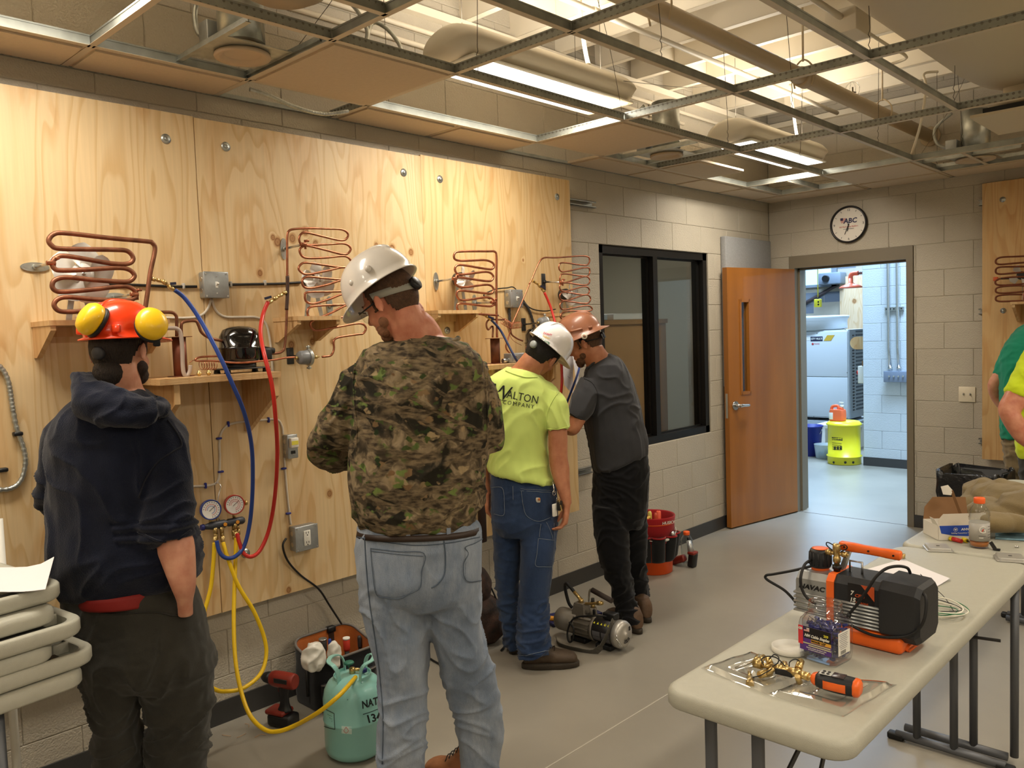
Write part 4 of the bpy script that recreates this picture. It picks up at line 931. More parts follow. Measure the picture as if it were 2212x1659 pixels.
for k,(u,v)in enumerate(((2119,438),(2122,673),(2124,953))):
 p=px(u,v,y=YF-.03);strut('x',bl.x-.03,bl.x+2.4,0,p.z,'steel strut end behind the right plywood sheet, %s'%('top','middle','bottom')[k])
R5=[(2270,551),(2200,554),(2162,556),(2151,563),(2158,571),(2200,568),(2270,563),(2300,568),(2270,574),(2200,576),(2160,577),(2151,584),(2158,592),(2200,589),(2270,585),(2300,592),(2270,598),(2200,598),(2160,602),(2150,609),(2158,616),(2200,614),(2270,606),(2300,614),(2270,620),(2200,617),(2160,620),(2151,626),(2158,633),(2200,631),(2270,624),(2300,632),(2270,637),(2200,636),(2160,638),(2151,644),(2158,651),(2200,650),(2270,648)]
t=thing('condenser_coil','brown copper coil on the right plywood sheet','copper coil',px(2200,600,y=YF-.2),'serpentine copper coils')
MB().tube(bez([px(a,b_,y=YF-.2)for a,b_ in R5],5),.0065,10).build('serpentine_tube',mat('brown_copper',(112,62,40),.5,.6),t)
q=px(2172,602,y=YF-.14);MB().bar(q+V((-.02,-.06,0)),q+V((.1,.08,0)),.03,.012).build('support_arm',DARKST,t);MB().rbox(q+V((-.05,-.05,0)),(.03,.03,.03),.005).build('tube_clamp',mat('orange_clamp',(190,84,40),.5),t)
q=px(2195,652,y=YF-.16);t=thing('fan_shelf','small plywood shelf under the brown coil at the right edge','shelf',q,'small plywood fan shelves')
MB().bb((q.x-.02,YF-.24,q.z-.018),(q.x+.4,YF-.062,q.z)).build('shelf_board',PLY,t);MB().prism([(q.x-.01,YF-.062,q.z-.018),(q.x-.01,YF-.235,q.z-.018),(q.x-.01,YF-.235,q.z-.04),(q.x-.01,YF-.09,q.z-.14),(q.x-.01,YF-.062,q.z-.14)],(.018,0,0)).build('bracket',PLY,t)
q2=px(2206,595,y=YF-.16);t=thing('evaporator_fan','grey-hubbed fan behind the brown coil at the right edge','fan',q2,'small condenser fans on the boards')
m=MB()
for k in range(4):
 a0=.5+pi/2*k;m.add([q2+V((.02*cos(a0-.5),0,.02*sin(a0-.5))),q2+V((.075*cos(a0-.35),-.01,.075*sin(a0-.35))),q2+V((.08*cos(a0),-.004,.08*sin(a0))),q2+V((.07*cos(a0+.45),.012,.07*sin(a0+.45))),q2+V((.02*cos(a0+.5),.004,.02*sin(a0+.5)))],[(0,1,2,3,4)])
m.build('fan_blade',ALU,t);MB().cyl(q2,q2+V((0,.06,0)),.03).build('motor',MATS['fan_motor'],t)
MB().bar(q2+V((0,.04,0)),V((q2.x,q2.y+.04,q.z)),.02,.003).build('leg',GALV,t)
# ============================================================ people
def ring(uL,vL,uR,vR,Z,dep,ZR=None,k=2.2,n=26,fo=0):
 a=px(uL,vL,Z=Z);b=px(uR,vR,Z=ZR or Z);c=(a+b)/2;l=(b-a)/2;d=FW-l*(FW.dot(l)/max(l.dot(l),1e-9));d.normalize();c=c+d*fo;out=[]
 for i in range(n):
  t=2*pi*i/n;ct,st=cos(t),sin(t)
  out.append(c+l*(math.copysign(abs(ct)**(2/k),ct))+d*(dep*math.copysign(abs(st)**(2/k),st)))
 return out
def smooth_rings(rings,n=3):
 "interpolate rings with catmull-rom so that limbs flow"
 m=len(rings[0]);cols=[bez([r[i]for r in rings],n)for i in range(m)]
 return[[cols[i][j]for i in range(m)]for j in range(len(cols[0]))]
def shape(m,data,shrink=1,n=3,fo=0):
 rs=[ring(*q[:6],**({'ZR':q[6]}if len(q)>6 else{}),fo=fo)for q in data]
 if shrink!=1:
  rs=[[sum(r,V())/len(r)+(p-sum(r,V())/len(r))*shrink for p in r]for r in rs]
 m.loft(smooth_rings(rs,n));return m
def organic(name,mb,m,parent=None,vox=.006,sm=4,disp=None,loc=None,label=None,kind=None):
 me=bpy.data.meshes.new('tmp');me.from_pydata(mb.v,[],mb.f)
 bm=bmesh.new();bm.from_mesh(me);bmesh.ops.recalc_face_normals(bm,faces=bm.faces);bm.to_mesh(me);bm.free()
 to=bpy.data.objects.new('tmp',me);COL.objects.link(to);md=to.modifiers.new('r','REMESH');md.mode='VOXEL';md.voxel_size=vox
 if sm:s_=to.modifiers.new('s','SMOOTH');s_.iterations=sm;s_.factor=.5
 dg=bpy.context.evaluated_depsgraph_get();nm=bpy.data.meshes.new_from_object(to.evaluated_get(dg));bpy.data.objects.remove(to);bpy.data.meshes.remove(me)
 nm.name=name;root=parent
 while root is not None and root.parent:root=root.parent
 L0=V(loc)if loc is not None else(ORG.get(root.name,V((0,0,0)))if root else V((0,0,0)))
 nv=len(nm.vertices);vn=[v.normal.copy()for v in nm.vertices]
 for i,v in enumerate(nm.vertices):
  p=v.co.copy()
  if disp:p=p+vn[i]*disp(p,vn[i])
  v.co=p-L0
 for q in nm.polygons:q.use_smooth=True
 nm.materials.clear();nm.materials.append(m)
 o=bpy.data.objects.new(name,nm);COL.objects.link(o)
 if loc is not None:o.location=loc;ORG[o.name]=V(loc)
 if parent:o.parent=parent
 if label:o['label']=label
 if kind:o['kind']=kind
 return o
def wrinkle(amp,f=(9,9,22),seed=0,amp2=None,f2=(30,30,45)):
 amp2=amp*.35 if amp2 is None else amp2
 def d(p,n):
  q=V((p.x*f[0]+seed,p.y*f[0],p.z*f[2]+3*noise.noise(V((p.x*4,p.y*4,p.z*3+seed)))))
  a=1-2*abs(noise.noise(q));a=a*a*a if a>0 else 0
  return amp*(a-.35)+amp2*noise.noise(V((p.x*f2[0],p.y*f2[1],p.z*f2[2]+seed)))
 return d
def bvh(o):
 me=o.data;w_=V(o.location)if not o.parent else ORG.get(o.parent.name,V((0,0,0)))
 return BVHTree.FromPolygons([v.co+w_ for v in me.vertices],[tuple(p.vertices)for p in me.polygons])
def onto(tree,u,v,off=.002):
 d=(FW+RT*((u-1106)/FPX)+UP*((829.5-v)/FPX)).normalized();h=tree.ray_cast(CAM,d)
 if h[0]is None:
  q=tree.find_nearest(CAM+d*3);return(q[0]+q[1]*off),q[1]
 n=h[1]if h[1].dot(d)<0 else-h[1]
 return h[0]+n*off,n
def seam(tree,pts,r,m_,parent,name='seam',off=.001,n=6):
 uv=bez([V((a,b,0))for a,b in pts],n);out=[]
 for q in uv:
  p,nn=onto(tree,q.x,q.y,off)
  if out and(p-out[-1]).length>.12:continue
  out.append(p)
 return MB().tube(out,r,5).build(name,m_,parent)
def patch(tree,quad,m_,parent,name,off=.003,N=8,round_=0):
 "a cloth patch lying on the garment; quad in picture pixels: TL TR BR BL"
 vs=[]
 for i in range(N+1):
  for j in range(N+1):
   a,b_=j/N,i/N
   u=(quad[0][0]*(1-a)+quad[1][0]*a)*(1-b_)+(quad[3][0]*(1-a)+quad[2][0]*a)*b_
   v=(quad[0][1]*(1-a)+quad[1][1]*a)*(1-b_)+(quad[3][1]*(1-a)+quad[2][1]*a)*b_
   if round_:v+=round_*(1-(2*a-1)**2)*b_
   e=off if 0<i<N and 0<j<N else off*.3
   vs.append(onto(tree,u,v,e)[0])
 W=N+1;fs=[(i*W+j,i*W+j+1,(i+1)*W+j+1,(i+1)*W+j)for i in range(N)for j in range(N)]
 return MB().add(vs,fs,True).build(name,m_,parent,fix=False)
def skin_mat(name,rgb,r2):
 m=mat(name,rgb,.5,0,.06,160,.25,24,var2=r2);b=m.node_tree.nodes['Principled BSDF'];b.inputs['Subsurface Weight'].default_value=.08;b.inputs['Subsurface Radius'].default_value=(.02,.008,.004);return m
SK1=skin_mat('skin_ruddy',(206,142,112),(182,108,82));SK2=skin_mat('skin_tan',(188,128,94),(166,104,74));SK3=skin_mat('skin_fair',(204,150,122),(182,120,96))
HAIRB=mat('dark_brown_hair',(38,27,20),.7,0,.9,260,.4,90,stretch=(1,1,.3));HAIRL=mat('short_brown_hair',(92,64,44),.75,0,.8,300,.35,90);BEARD=mat('reddish_beard',(104,70,46),.8,0,.8,320,.4,120)
class Head:
 "head frame: x to the person's right, y forward, z up; c is the middle of the skull"
 def __init__(s,c,face,up,sc=1):s.M=frame(c,V(face).cross(V(up)),face);s.c=V(c);s.sc=sc
 def p(s,x,y,z):return s.M@(V((x,y,z))*s.sc)
 def rot(s):return s.M.to_3x3()
 def add(s,m,neck,nr=.058):
  R_=s.rot();k=s.sc
  m.ball(s.p(0,-.012,.022),(.075*k,.094*k,.098*k),24,R_)
  m.ball(s.p(0,.02,-.02),(.066*k,.07*k,.082*k),20,R_)
  m.ball(s.p(0,.034,-.062),(.05*k,.052*k,.042*k),18,R_);m.ball(s.p(0,.066,-.092),(.022*k,.018*k,.016*k),12,R_)
  m.ball(s.p(0,.070,.022),(.052*k,.018*k,.016*k),14,R_)
  for t in(-1,1):m.ball(s.p(t*.038,.056,-.028),(.022*k,.022*k,.024*k),12,R_)
  m.loft([[s.p(x*w_,y0+y*d_,z)for x,y in((-1,0),(-.6,.7),(0,1),(.6,.7),(1,0),(0,-1))]for z,w_,y0,d_ in((.018,.008,.082,.008),(.0,.009,.088,.014),(-.018,.013,.092,.024),(-.027,.017,.09,.026),(-.034,.012,.088,.014))])
  m.ball(s.p(0,.084,-.052),(.021*k,.010*k,.006*k),12,R_);m.ball(s.p(0,.082,-.062),(.018*k,.010*k,.006*k),12,R_)
  for t in(-1,1):
   m.loft([[s.p(t*(.077+w_+.011*(1-abs(cos(a))*.2)),-.012-.009*h_+.017*r_*cos(a),-.004+.031*r_*sin(a)+.002)for a in[2*pi*q/14 for q in range(14)]]for w_,r_,h_ in((-.012,.6,0),(.0,.85,.2),(.006,1,.6),(.010,.95,1.2),(.007,.7,1.2))])
  a=s.p(0,-.030,-.04);b=V(neck);q=s.p(0,-.02,-.1)
  m.tube(bez([a,a.lerp(q,.6),(q+b)/2,b],4),[nr*k*(1+.02*i)for i in range(13)],20)
 def hair(s,parent,m_,low=-.07,front=.045,temple=.02,th=.006,short=False,nape=False):
  R_=s.rot();k=s.sc;mb=MB();N=76;K=52;rings=[]
  vs={};vl=[];fs=[]
  for i in range(K+1):
   for j in range(N):
    th_=pi*i/K;a=2*pi*j/N;x,y,z=sin(th_)*cos(a),sin(th_)*sin(a),cos(th_)
    vl.append((x*(.076+th),-.012+y*(.095+th),.02+z*(.099+th)))
  def ok(c):
   lim=low if c[1]<-.052 else(low+(c[1]+.052)*(.022-low)/.022 if c[1]<-.03 else(.022 if c[1]<front*.4 else(-.015 if c[1]<front*.75 else(.03 if c[1]<front else .06+(c[1]-front)*.8))))
   return c[2]>lim
  keep=[]
  for i in range(K):
   for j in range(N):
    q=(i*N+j,i*N+(j+1)%N,(i+1)*N+(j+1)%N,(i+1)*N+j);c=sum((V(vl[t])for t in q),V())/4
    if ok(c):keep.append(q)
  rnd=random.Random(3)
  pts=[s.p(*(V(c)*(1+(0 if short else .02)*noise.noise(V(c)*60))))for c in vl]
# taper the lowest band to the neck
  mb.add(pts,keep,True);inner=[s.p(*(V(c)*.93))for c in vl];n0=len(pts)
  mb.v+=inner;mb.f+=[tuple(t+n0 for t in q[::-1])for q in keep];mb.m+=[0]*len(keep);mb.sm+=[True]*len(keep)
  ed={}
  for q in keep:
   for t in range(4):
    e=(q[t],q[(t+1)%4]);ed[e]=1
  for(a,b)in list(ed):
   if(b,a)not in ed:mb.f.append((b,a,a+n0,b+n0));mb.m.append(0);mb.sm.append(True)
# neck hair
  if nape:mb.ball(s.p(0,-.058,low+.016),(.054*k,.044*k,.056*k),20,R_)
  return mb.build('hair',m_,parent)
 def eyes(s,parent,lid=None):
  for t in(-1,1):
   e=MB().ball(s.p(t*.031,.068,.004),.0125*s.sc,14).build('eye',mat('eye_white',(220,210,200),.3),parent);MB().ball(s.p(t*.031,.0772,.002),.0056*s.sc,10).build('iris',mat('iris_brown',(60,42,30),.2),e)
   MB().tube(bez([s.p(t*.012,.084,.026),s.p(t*.03,.084,.032),s.p(t*.05,.072,.027)],4),.003,6).build('eyebrow',BEARD,parent)
def hardhat(h,parent,m_,name='hard_hat',full=False,sz=1,tilt=0,fwd=0,upo=0,ridges=3,label=None,back=.012,vis=.058):
 "shell, brim, ridges, ratchet strap; tilt in degrees nods it on the head"
 T=h.M@Matrix.Translation(V((0,fwd,.045+upo)))@Matrix.Rotation(radians(tilt),4,'X')
 P_=lambda x,y,z:T@V((x,y,z))
 A,Bq,Hh=.112*sz,.134*sz,.128*sz;N=56;m=MB();rings=[]
 for t in[pi/2*i/12 for i in range(13)][:-1]:
  r=cos(t)**.72;z=Hh*sin(t)**.92;rings.append([P_(A*r*cos(a),Bq*r*sin(a),z)for a in[2*pi*k/N for k in range(N)]])
 brim=[]
 def bw(a):
  f=max(0,sin(a));return(.045+.018*f)if full else back+vis*f**2.2
 under=[[P_((A+bw(a))*cos(a),(Bq+bw(a))*sin(a),-.006-(.012*max(0,sin(a))if not full else .010))for a in[2*pi*k/N for k in range(N)]],[P_((A+bw(a))*cos(a),(Bq+bw(a))*sin(a),-.010-(.012*max(0,sin(a))if not full else .010))for a in[2*pi*k/N for k in range(N)]],[P_((A-.002)*cos(a),(Bq-.002)*sin(a),-.004)for a in[2*pi*k/N for k in range(N)]],[P_(A*.93*cos(a),Bq*.93*sin(a),.05)for a in[2*pi*k/N for k in range(N)]]]
 rr=under[::-1][:3]+[under[0]]+rings
 rr=[under[3],under[2],under[1],under[0]]+rings
 m.loft(rr,cap=True);hat=m.build(name,m_,parent,label)
 for k in range(ridges):
  x=(k-(ridges-1)/2)*.026*sz;w_=.008 if k!=(ridges-1)/2 else .011
  pts=[]
  for i in range(15):
   t=radians(38)+radians(104)*i/14;rr_=abs(cos(t))**.72;y=Bq*rr_*(1 if cos(t)>0 else-1);z=Hh*sin(t)**.92
   pts.append(P_(x*(.7+.3*sin(t)),y*sqrt(max(0,1-(x/A)**2)),z*(1-.32*(x/A)**2)-.001))
  MB().tube(pts,[.002]+[w_*.55]*13+[.002],8).build('ridge',m_,hat)
 MB().tube([P_(.101*sz*cos(a),.120*sz*sin(a),-.032)for a in[2*pi*k/40 for k in range(40)]],.002,6,closed=True)
 return hat,P_
def strap(P_,parent,m_,knob_m,sz=1,z=-.03,zk=-.045,kr=.020,gray=None):
 m=MB();rr=[]
 for k in range(25):
  a=pi+pi*k/24;x,y=.082*sz*cos(a),.108*sz*sin(a);zz=z+(zk-z)*sin(pi*k/24);rr.append((x,y,zz))
 vs=[P_(x,y,zz-.013)for x,y,zz in rr]+[P_(x,y,zz+.013)for x,y,zz in rr]+[P_(x*.97,y*.97,zz-.013)for x,y,zz in rr]+[P_(x*.97,y*.97,zz+.013)for x,y,zz in rr];n=25
 fs=[]
 for k in range(24):fs+=[(k,k+1,n+k+1,n+k),(2*n+k+1,2*n+k,3*n+k,3*n+k+1),(n+k,n+k+1,3*n+k+1,3*n+k),(k+1,k,2*n+k,2*n+k+1)]
 m.add(vs,fs,True);m.build('head_band',m_,parent)
 a=P_(0,-.108*sz,zk);b=P_(0,-.125*sz,zk);MB().lathe([(kr*.8,0),(kr,.003),(kr,.014),(kr*.8,.018)],a,b-a,24).build('ratchet_knob',knob_m,parent)
def hand(m,w,d,n,s=1,curl=.6,th=1,fist=0):
 "w wrist, d direction of the fingers, n back of the hand, th +1/-1 side of the thumb"
 w=V(w);d=V(d).normalized();n=V(n);n=(n-d*n.dot(d)).normalized();x=d.cross(n)*th
 rs=[]
 for t,hw,ht in((-.02,.027,.02),(.01,.030,.019),(.045,.041,.017),(.08,.043,.015),(.093,.040,.012)):
  rs.append([w+d*t*s+x*(hw*s*cos(a))+n*(ht*s*sin(a))for a in[2*pi*k/16 for k in range(16)]])
 m.loft(rs)
 for k,(ox,ln_,r)in enumerate(((.031,.072,.0098),(.011,.080,.0102),(-.010,.074,.0098),(-.030,.058,.0088))):
  p=w+d*(.085*s)+x*ox*s;dd=d.copy();pts=[p-d*.02];cc_=curl*(1+.12*k)
  for sg,f in enumerate((.45,.32,.23)):
   ang=cc_*(.7,1.1,.9)[sg];dd=(dd*cos(ang)-n*sin(ang)).normalized();nn_=n;p=p+dd*ln_*f*s;pts.append(p)
   n_=(n*cos(ang)+d*sin(ang))
  m.tube(bez(pts,3),[r*s*(1-.03*i)for i in range(10)],10);m.ball(pts[-1],r*s*.78,8)
 p0=w+d*.02*s+x*.026*s;p1=p0+(x*.7+d*.6-n*.2).normalized()*.04*s;p2=p1+(x*.2+d*.9-n*.45).normalized()*.034*s;p3=p2+(d*.85-n*.5-x*.1).normalized()*.026*s
 m.tube(bez([p0,p1,p2,p3],3),[.0145*s,.014*s,.0135*s,.013*s,.0125*s,.012*s,.0115*s,.011*s,.010*s,.0085*s],10);m.ball(p3,.0085*s,8)
def boot(parent,heel,toe,m_,sole,L_=.30,h=.12,label=None):
 "work boot from heel point to toe point on the floor"
 heel=V((heel[0],heel[1],0));toe=V((toe[0],toe[1],0));d=(toe-heel).normalized();x=d.cross(V((0,0,1)));up=V((0,0,1));L_=(toe-heel).length
 def sec(t,hw,z0,z1,k=2.4):return[heel+d*t*L_+x*(hw*math.copysign(abs(cos(a))**(2/k),cos(a)))+up*((z0+z1)/2+(z1-z0)/2*math.copysign(abs(sin(a))**(2/k),sin(a)))for a in[2*pi*q/22 for q in range(22)]]
 m=MB();m.loft(smooth_rings([sec(.01,.02,.025,.07),sec(.05,.036,.022,.12),sec(.2,.042,.022,.15),sec(.38,.044,.022,.135),sec(.5,.047,.022,.105),sec(.65,.051,.022,.085),sec(.82,.050,.022,.076),sec(.94,.040,.022,.066),sec(1.0,.018,.026,.045)],3))
 m.loft([[heel+d*(.24*L_)+d*(.055*r*cos(a))+x*(.047*r*sin(a))+up*z for a in[2*pi*q/22 for q in range(22)]]for z,r in((.06,1),(.11,.92),(h,.86),(h+.015,.84))])
 o=organic('boot',m,m_,parent,.005,3,lambda p,n:.0016*noise.noise(p*45),label=label)
 m=MB();ol=[]
 for q in range(40):
  a=2*pi*q/40;t=.5+.52*cos(a);w_=.050*(1-.22*(1 if cos(a)<0 else 0)*abs(cos(a))-.10*sin(pi*min(max((t-.25)/.5,0),1))**2);ol.append(heel+d*(t*L_)+x*(w_*math.copysign(abs(sin(a))**.75,sin(a))))
 c=sum(ol,V())/40
 m.loft([[c+(p-c)*s_+up*z for p in ol]for s_,z in((.98,.001),(1.03,.004),(1.03,.022),(1.0,.028),(.9,.032))]);m.build('sole',sole,o)
 lm=MB()
 for k in range(4):
  t=.36+.07*k;z=.148-.015*k;lm.tube(bez([heel+d*(t*L_)+x*-.028+up*(z-.012),heel+d*((t+.02)*L_)+up*z,heel+d*(t*L_)+x*.028+up*(z-.012)],3),.0022,5)
 lm.build('laces',mat('dark_lace',(40,30,22),.8),o)
 return o
# ---- cloth materials
def cloth(name,rgb,weave=500,rough=.85,var=.12,vs=7,bump=.25,rgb2=None,spec=.25):
 return mat(name,rgb,rough,0,bump,weave,var,vs,spec=spec,var2=rgb2,sheen=.15)
def denim(name,rgb,worn,seed=0):
 m=cloth(name,rgb,420,.85,.2,9,.35,None);nt=m.node_tree;N=nt.nodes;L=nt.links;b=N['Principled BSDF'];src=b.inputs['Base Color'].links[0].from_socket
 tc=N.new('ShaderNodeTexCoord');mp=N.new('ShaderNodeMapping');mp.inputs['Scale'].default_value=(7,7,2.2);mp.inputs['Location'].default_value=(seed,0,0);L.new(tc.outputs['Object'],mp.inputs[0])
 n=N.new('ShaderNodeTexNoise');n.inputs['Scale'].default_value=1;n.inputs['Detail'].default_value=6;n.inputs['Roughness'].default_value=.65;L.new(mp.outputs[0],n.inputs[0])
 r=N.new('ShaderNodeValToRGB');r.color_ramp.elements[0].position=.38;r.color_ramp.elements[1].position=.72;r.color_ramp.elements[0].color=(0,0,0,1);L.new(n.outputs[0],r.inputs[0])
 mx=N.new('ShaderNodeMix');mx.data_type='RGBA';L.new(r.outputs[0],mx.inputs[0]);L.new(src,mx.inputs[6]);mx.inputs[7].default_value=(*lin(worn),1)
 mp2=N.new('ShaderNodeMapping');mp2.inputs['Scale'].default_value=(420,420,40);L.new(tc.outputs['Object'],mp2.inputs[0]);n2=N.new('ShaderNodeTexNoise');n2.inputs['Scale'].default_value=1;L.new(mp2.outputs[0],n2.inputs[0])
 m2=N.new('ShaderNodeMix');m2.data_type='RGBA';m2.blend_type='MULTIPLY';m2.inputs[0].default_value=.35;L.new(mx.outputs[2],m2.inputs[6]);L.new(n2.outputs[0],m2.inputs[7]);L.new(m2.outputs[2],b.inputs['Base Color'])
 return m
def camo_mat():
 m=bpy.data.materials.new('leaf_camouflage_cloth');m.use_nodes=True;nt=m.node_tree;N=nt.nodes;L=nt.links;b=N['Principled BSDF'];b.inputs['Roughness'].default_value=.85;b.inputs['Specular IOR Level'].default_value=.2
 tc=N.new('ShaderNodeTexCoord')
 def mapping(sc,rot=(0,0,0),loc=(0,0,0)):
  mp=N.new('ShaderNodeMapping');mp.inputs['Scale'].default_value=sc;mp.inputs['Rotation'].default_value=rot;mp.inputs['Location'].default_value=loc;L.new(tc.outputs['Object'],mp.inputs[0]);return mp.outputs[0]
 def noise_(v,s,d=4,dist=0,r=.5):
  n=N.new('ShaderNodeTexNoise');n.inputs['Scale'].default_value=s;n.inputs['Detail'].default_value=d;n.inputs['Distortion'].default_value=dist;n.inputs['Roughness'].default_value=r;L.new(v,n.inputs[0]);return n.outputs[0]
 def ramp(f,stops,const=False):
  r=N.new('ShaderNodeValToRGB');r.color_ramp.interpolation='CONSTANT' if const else 'LINEAR';e=r.color_ramp.elements
  e[0].position=stops[0][0];e[0].color=(*stops[0][1],1);e[1].position=stops[-1][0];e[1].color=(*stops[-1][1],1)
  for p,c in stops[1:-1]:q=e.new(p);q.color=(*c,1)
  L.new(f,r.inputs[0]);return r.outputs[0]
 def mix(f,a,c):
  x=N.new('ShaderNodeMix');x.data_type='RGBA';L.new(f,x.inputs[0]);
  for i,q in((6,a),(7,c)):
   if isinstance(q,tuple):x.inputs[i].default_value=(*lin(q),1)
   else:L.new(q,x.inputs[i])
  return x.outputs[2]
 W=(1,1,1);K=(0,0,0)
 base=ramp(noise_(mapping((1,1,1)),14,6,1.2),[(.3,lin((60,50,38))),(.45,lin((98,84,64))),(.55,lin((158,138,108))),(.72,lin((120,104,76)))])
 dark=ramp(noise_(mapping((1,1,1),loc=(3,1,5)),7,5,.8),[(.47,K),(.56,W)]);c=mix(dark,base,(40,36,26))
# leaves: distorted voronoi cells chosen by their colour
 def leaves(scale,loc,thr,ca,cb,c):
  v=N.new('ShaderNodeTexVoronoi');v.inputs['Scale'].default_value=scale;mp=mapping((1,1,1.3),loc=loc);nn=N.new('ShaderNodeTexNoise');nn.inputs['Scale'].default_value=26;L.new(mp,nn.inputs[0])
  ad=N.new('ShaderNodeVectorMath');ad.operation='MULTIPLY_ADD';L.new(nn.outputs['Color'],ad.inputs[0]);ad.inputs[1].default_value=(.07,.07,.07);L.new(mp,ad.inputs[2]);L.new(ad.outputs[0],v.inputs['Vector'])
  sp=N.new('ShaderNodeSeparateColor');L.new(v.outputs['Color'],sp.inputs[0]);sel=ramp(sp.outputs[0],[(thr,K),(thr+.01,W)])
  ed=ramp(v.outputs['Distance'],[(.30,W),(.42,K)]);mu=N.new('ShaderNodeMath');mu.operation='MULTIPLY';L.new(sel,mu.inputs[0]);L.new(ed,mu.inputs[1])
  col=mix(sp.outputs[1],ca,cb);return mix(mu.outputs[0],c,col)
 c=leaves(17,(0,0,0),.45,(84,104,52),(120,136,70),c);c=leaves(21,(5,2,1),.55,(172,150,112),(120,90,58),c);c=leaves(26,(2,7,3),.60,(42,56,30),(88,100,46),c)
# branches: warped diagonal bands
 for i,(rot,sc,loc)in enumerate((((.3,.7,.5),5.5,(0,0,0)),((-.5,-.9,.2),4.6,(2,1,0)),((1.0,-.4,.9),8.5,(5,3,1)),((.2,1.4,-.3),10,(1,6,2)))):
  w_=N.new('ShaderNodeTexWave');w_.inputs['Scale'].default_value=sc*.55;w_.inputs['Distortion'].default_value=5;w_.inputs['Detail'].default_value=3;w_.inputs['Detail Scale'].default_value=.9;L.new(mapping((1,1,1),rot,loc),w_.inputs[0])
  msk=ramp(w_.outputs['Fac'],[(.86,K),(.92,W)]);brk=ramp(noise_(mapping((1,1,1),loc=(i,4,2)),4,2),[(.46,K),(.5,W)]);mu=N.new('ShaderNodeMath');mu.operation='MULTIPLY';L.new(msk,mu.inputs[0]);L.new(brk,mu.inputs[1])
  bark=ramp(noise_(mapping((30,30,90)),1,3),[(.35,lin((60,50,38))),(.62,lin((134,116,88)))]);c=mix(mu.outputs[0],c,bark)
 fine=noise_(mapping((60,60,25)),1,3);mm=N.new('ShaderNodeMix');mm.data_type='RGBA';mm.blend_type='MULTIPLY';mm.inputs[0].default_value=.55;L.new(c,mm.inputs[6]);L.new(fine,mm.inputs[7])
 L.new(mm.outputs[2],b.inputs['Base Color'])
 return m
def person(label,mb,sk,loc,vox=.0055,disp=None):
 o=organic('person',mb,sk,None,vox,3,disp,loc);return tag(o,label,'person')
BELT=mat('brown_leather',(44,29,19),.5,0,.1,60);BOOTB=mat('dark_brown_boot',(70,56,42),.65,0,.2,50,.25,10);SOLE=mat('boot_sole',(54,46,36),.7,0,.2,60)
EARM=mat('earmuff_yellow',(236,190,24),.35,0,.03,40,coat=.2)
# ---------------------------------------------------------- man in the camouflage shirt
def zc(v,z0):return z0+(v-800)*1.0e-4
TS=[(868,726,978,728,2.84,.075),(835,738,1000,738,2.84,.10),(790,757,1026,756,2.84,.125),(766,790,1048,790,2.84,.15),(758,850,1058,850,2.84,.17),(758,920,1060,920,2.85,.175),(752,985,1054,985,2.86,.18),(750,1030,1052,1030,2.86,.18),(756,1080,1048,1078,2.87,.18),(768,1118,1032,1112,2.87,.175),(782,1138,1018,1132,2.87,.165),(800,1146,1000,1148,2.87,.13)]
LA=[(786,775,860,850,2.86,.07),(742,802,815,880,2.86,.078),(712,862,790,920,2.86,.078),(686,908,770,958,2.87,.075),(663,958,748,975,2.9,.072),(676,1006,752,940,2.95,.068),(724,1022,775,938,3.0,.06),(772,1008,812,935,3.08,.055),(815,990,850,930,3.16,.048)]
RA=[(985,770,1048,782,2.86,.07),(985,830,1066,828,2.87,.075),(1000,890,1084,884,2.88,.072),(1012,935,1092,922,2.9,.07),(1018,962,1091,958,2.91,.066),(1030,985,1080,975,2.94,.055),(1030,985,1066,925,3.0,.058),(1010,985,1040,918,3.1,.055),(975,975,1005,915,3.18,.048)]
PELV=[(776,1128,1030,1124,2.87,.145),(770,1155,1042,1150,2.87,.155),(768,1200,1042,1200,2.88,.165),(774,1250,1040,1250,2.88,.165),(790,1290,1032,1290,2.88,.14),(830,1310,1000,1310,2.88,.1)]
LL=[(776,1235,925,1235,2.88,.12),(777,1290,930,1290,2.88,.125),(784,1336,928,1350,2.885,.115),(797,1390,926,1400,2.89,.105),(814,1445,925,1455,2.895,.098),(819,1500,923,1510,2.90,.09),(818,1560,923,1560,2.90,.088),(815,1640,920,1640,2.91,.085),(812,1710,918,1715,2.93,.082),(812,1752,918,1756,2.93,.082)]
RL=[(912,1235,1039,1235,2.89,.12),(920,1290,1039,1290,2.9,.125),(926,1345,1039,1340,2.91,.115),(938,1400,1050,1392,2.93,.105),(952,1450,1068,1440,2.95,.098),(966,1500,1080,1496,2.98,.09),(984,1560,1085,1556,3.0,.085),(990,1610,1086,1610,3.01,.082),(990,1655,1080,1658,3.02,.08),(990,1690,1080,1692,3.03,.08)]
loc=px(900,1770,Z=2.93);loc.z=0
hc=px(843,655,Z=2.80);face=(RT*-.80+FW*.42+V((0,0,-.42)));h1=Head(hc,face,V((0,0,1))-RT*.25,1.03)
mb=MB();neck=px(905,742,Z=2.83);h1.add(mb,neck,.056);mb.tube(bez([h1.p(0,-.05,-.05),px(883,692,Z=2.81),px(907,724,Z=2.83),px(918,775,Z=2.87)],4),[.056,.057,.058,.060,.062,.065,.068,.071,.074,.078,.08,.08,.078],20)
for d_,s_ in((TS,.86),(LA,.66),(RA,.66),(PELV,.88),(LL,.78),(RL,.78)):shape(mb,d_,s_)
hand(mb,px(838,962,Z=3.2),RT*.6+FW*.3+V((0,0,.25)),FW*-1+RT*-.3,1.05,.6,1);hand(mb,px(992,950,Z=3.22),RT*-.6+FW*.3+V((0,0,.25)),FW*-1+RT*.3,1.05,.6,-1)
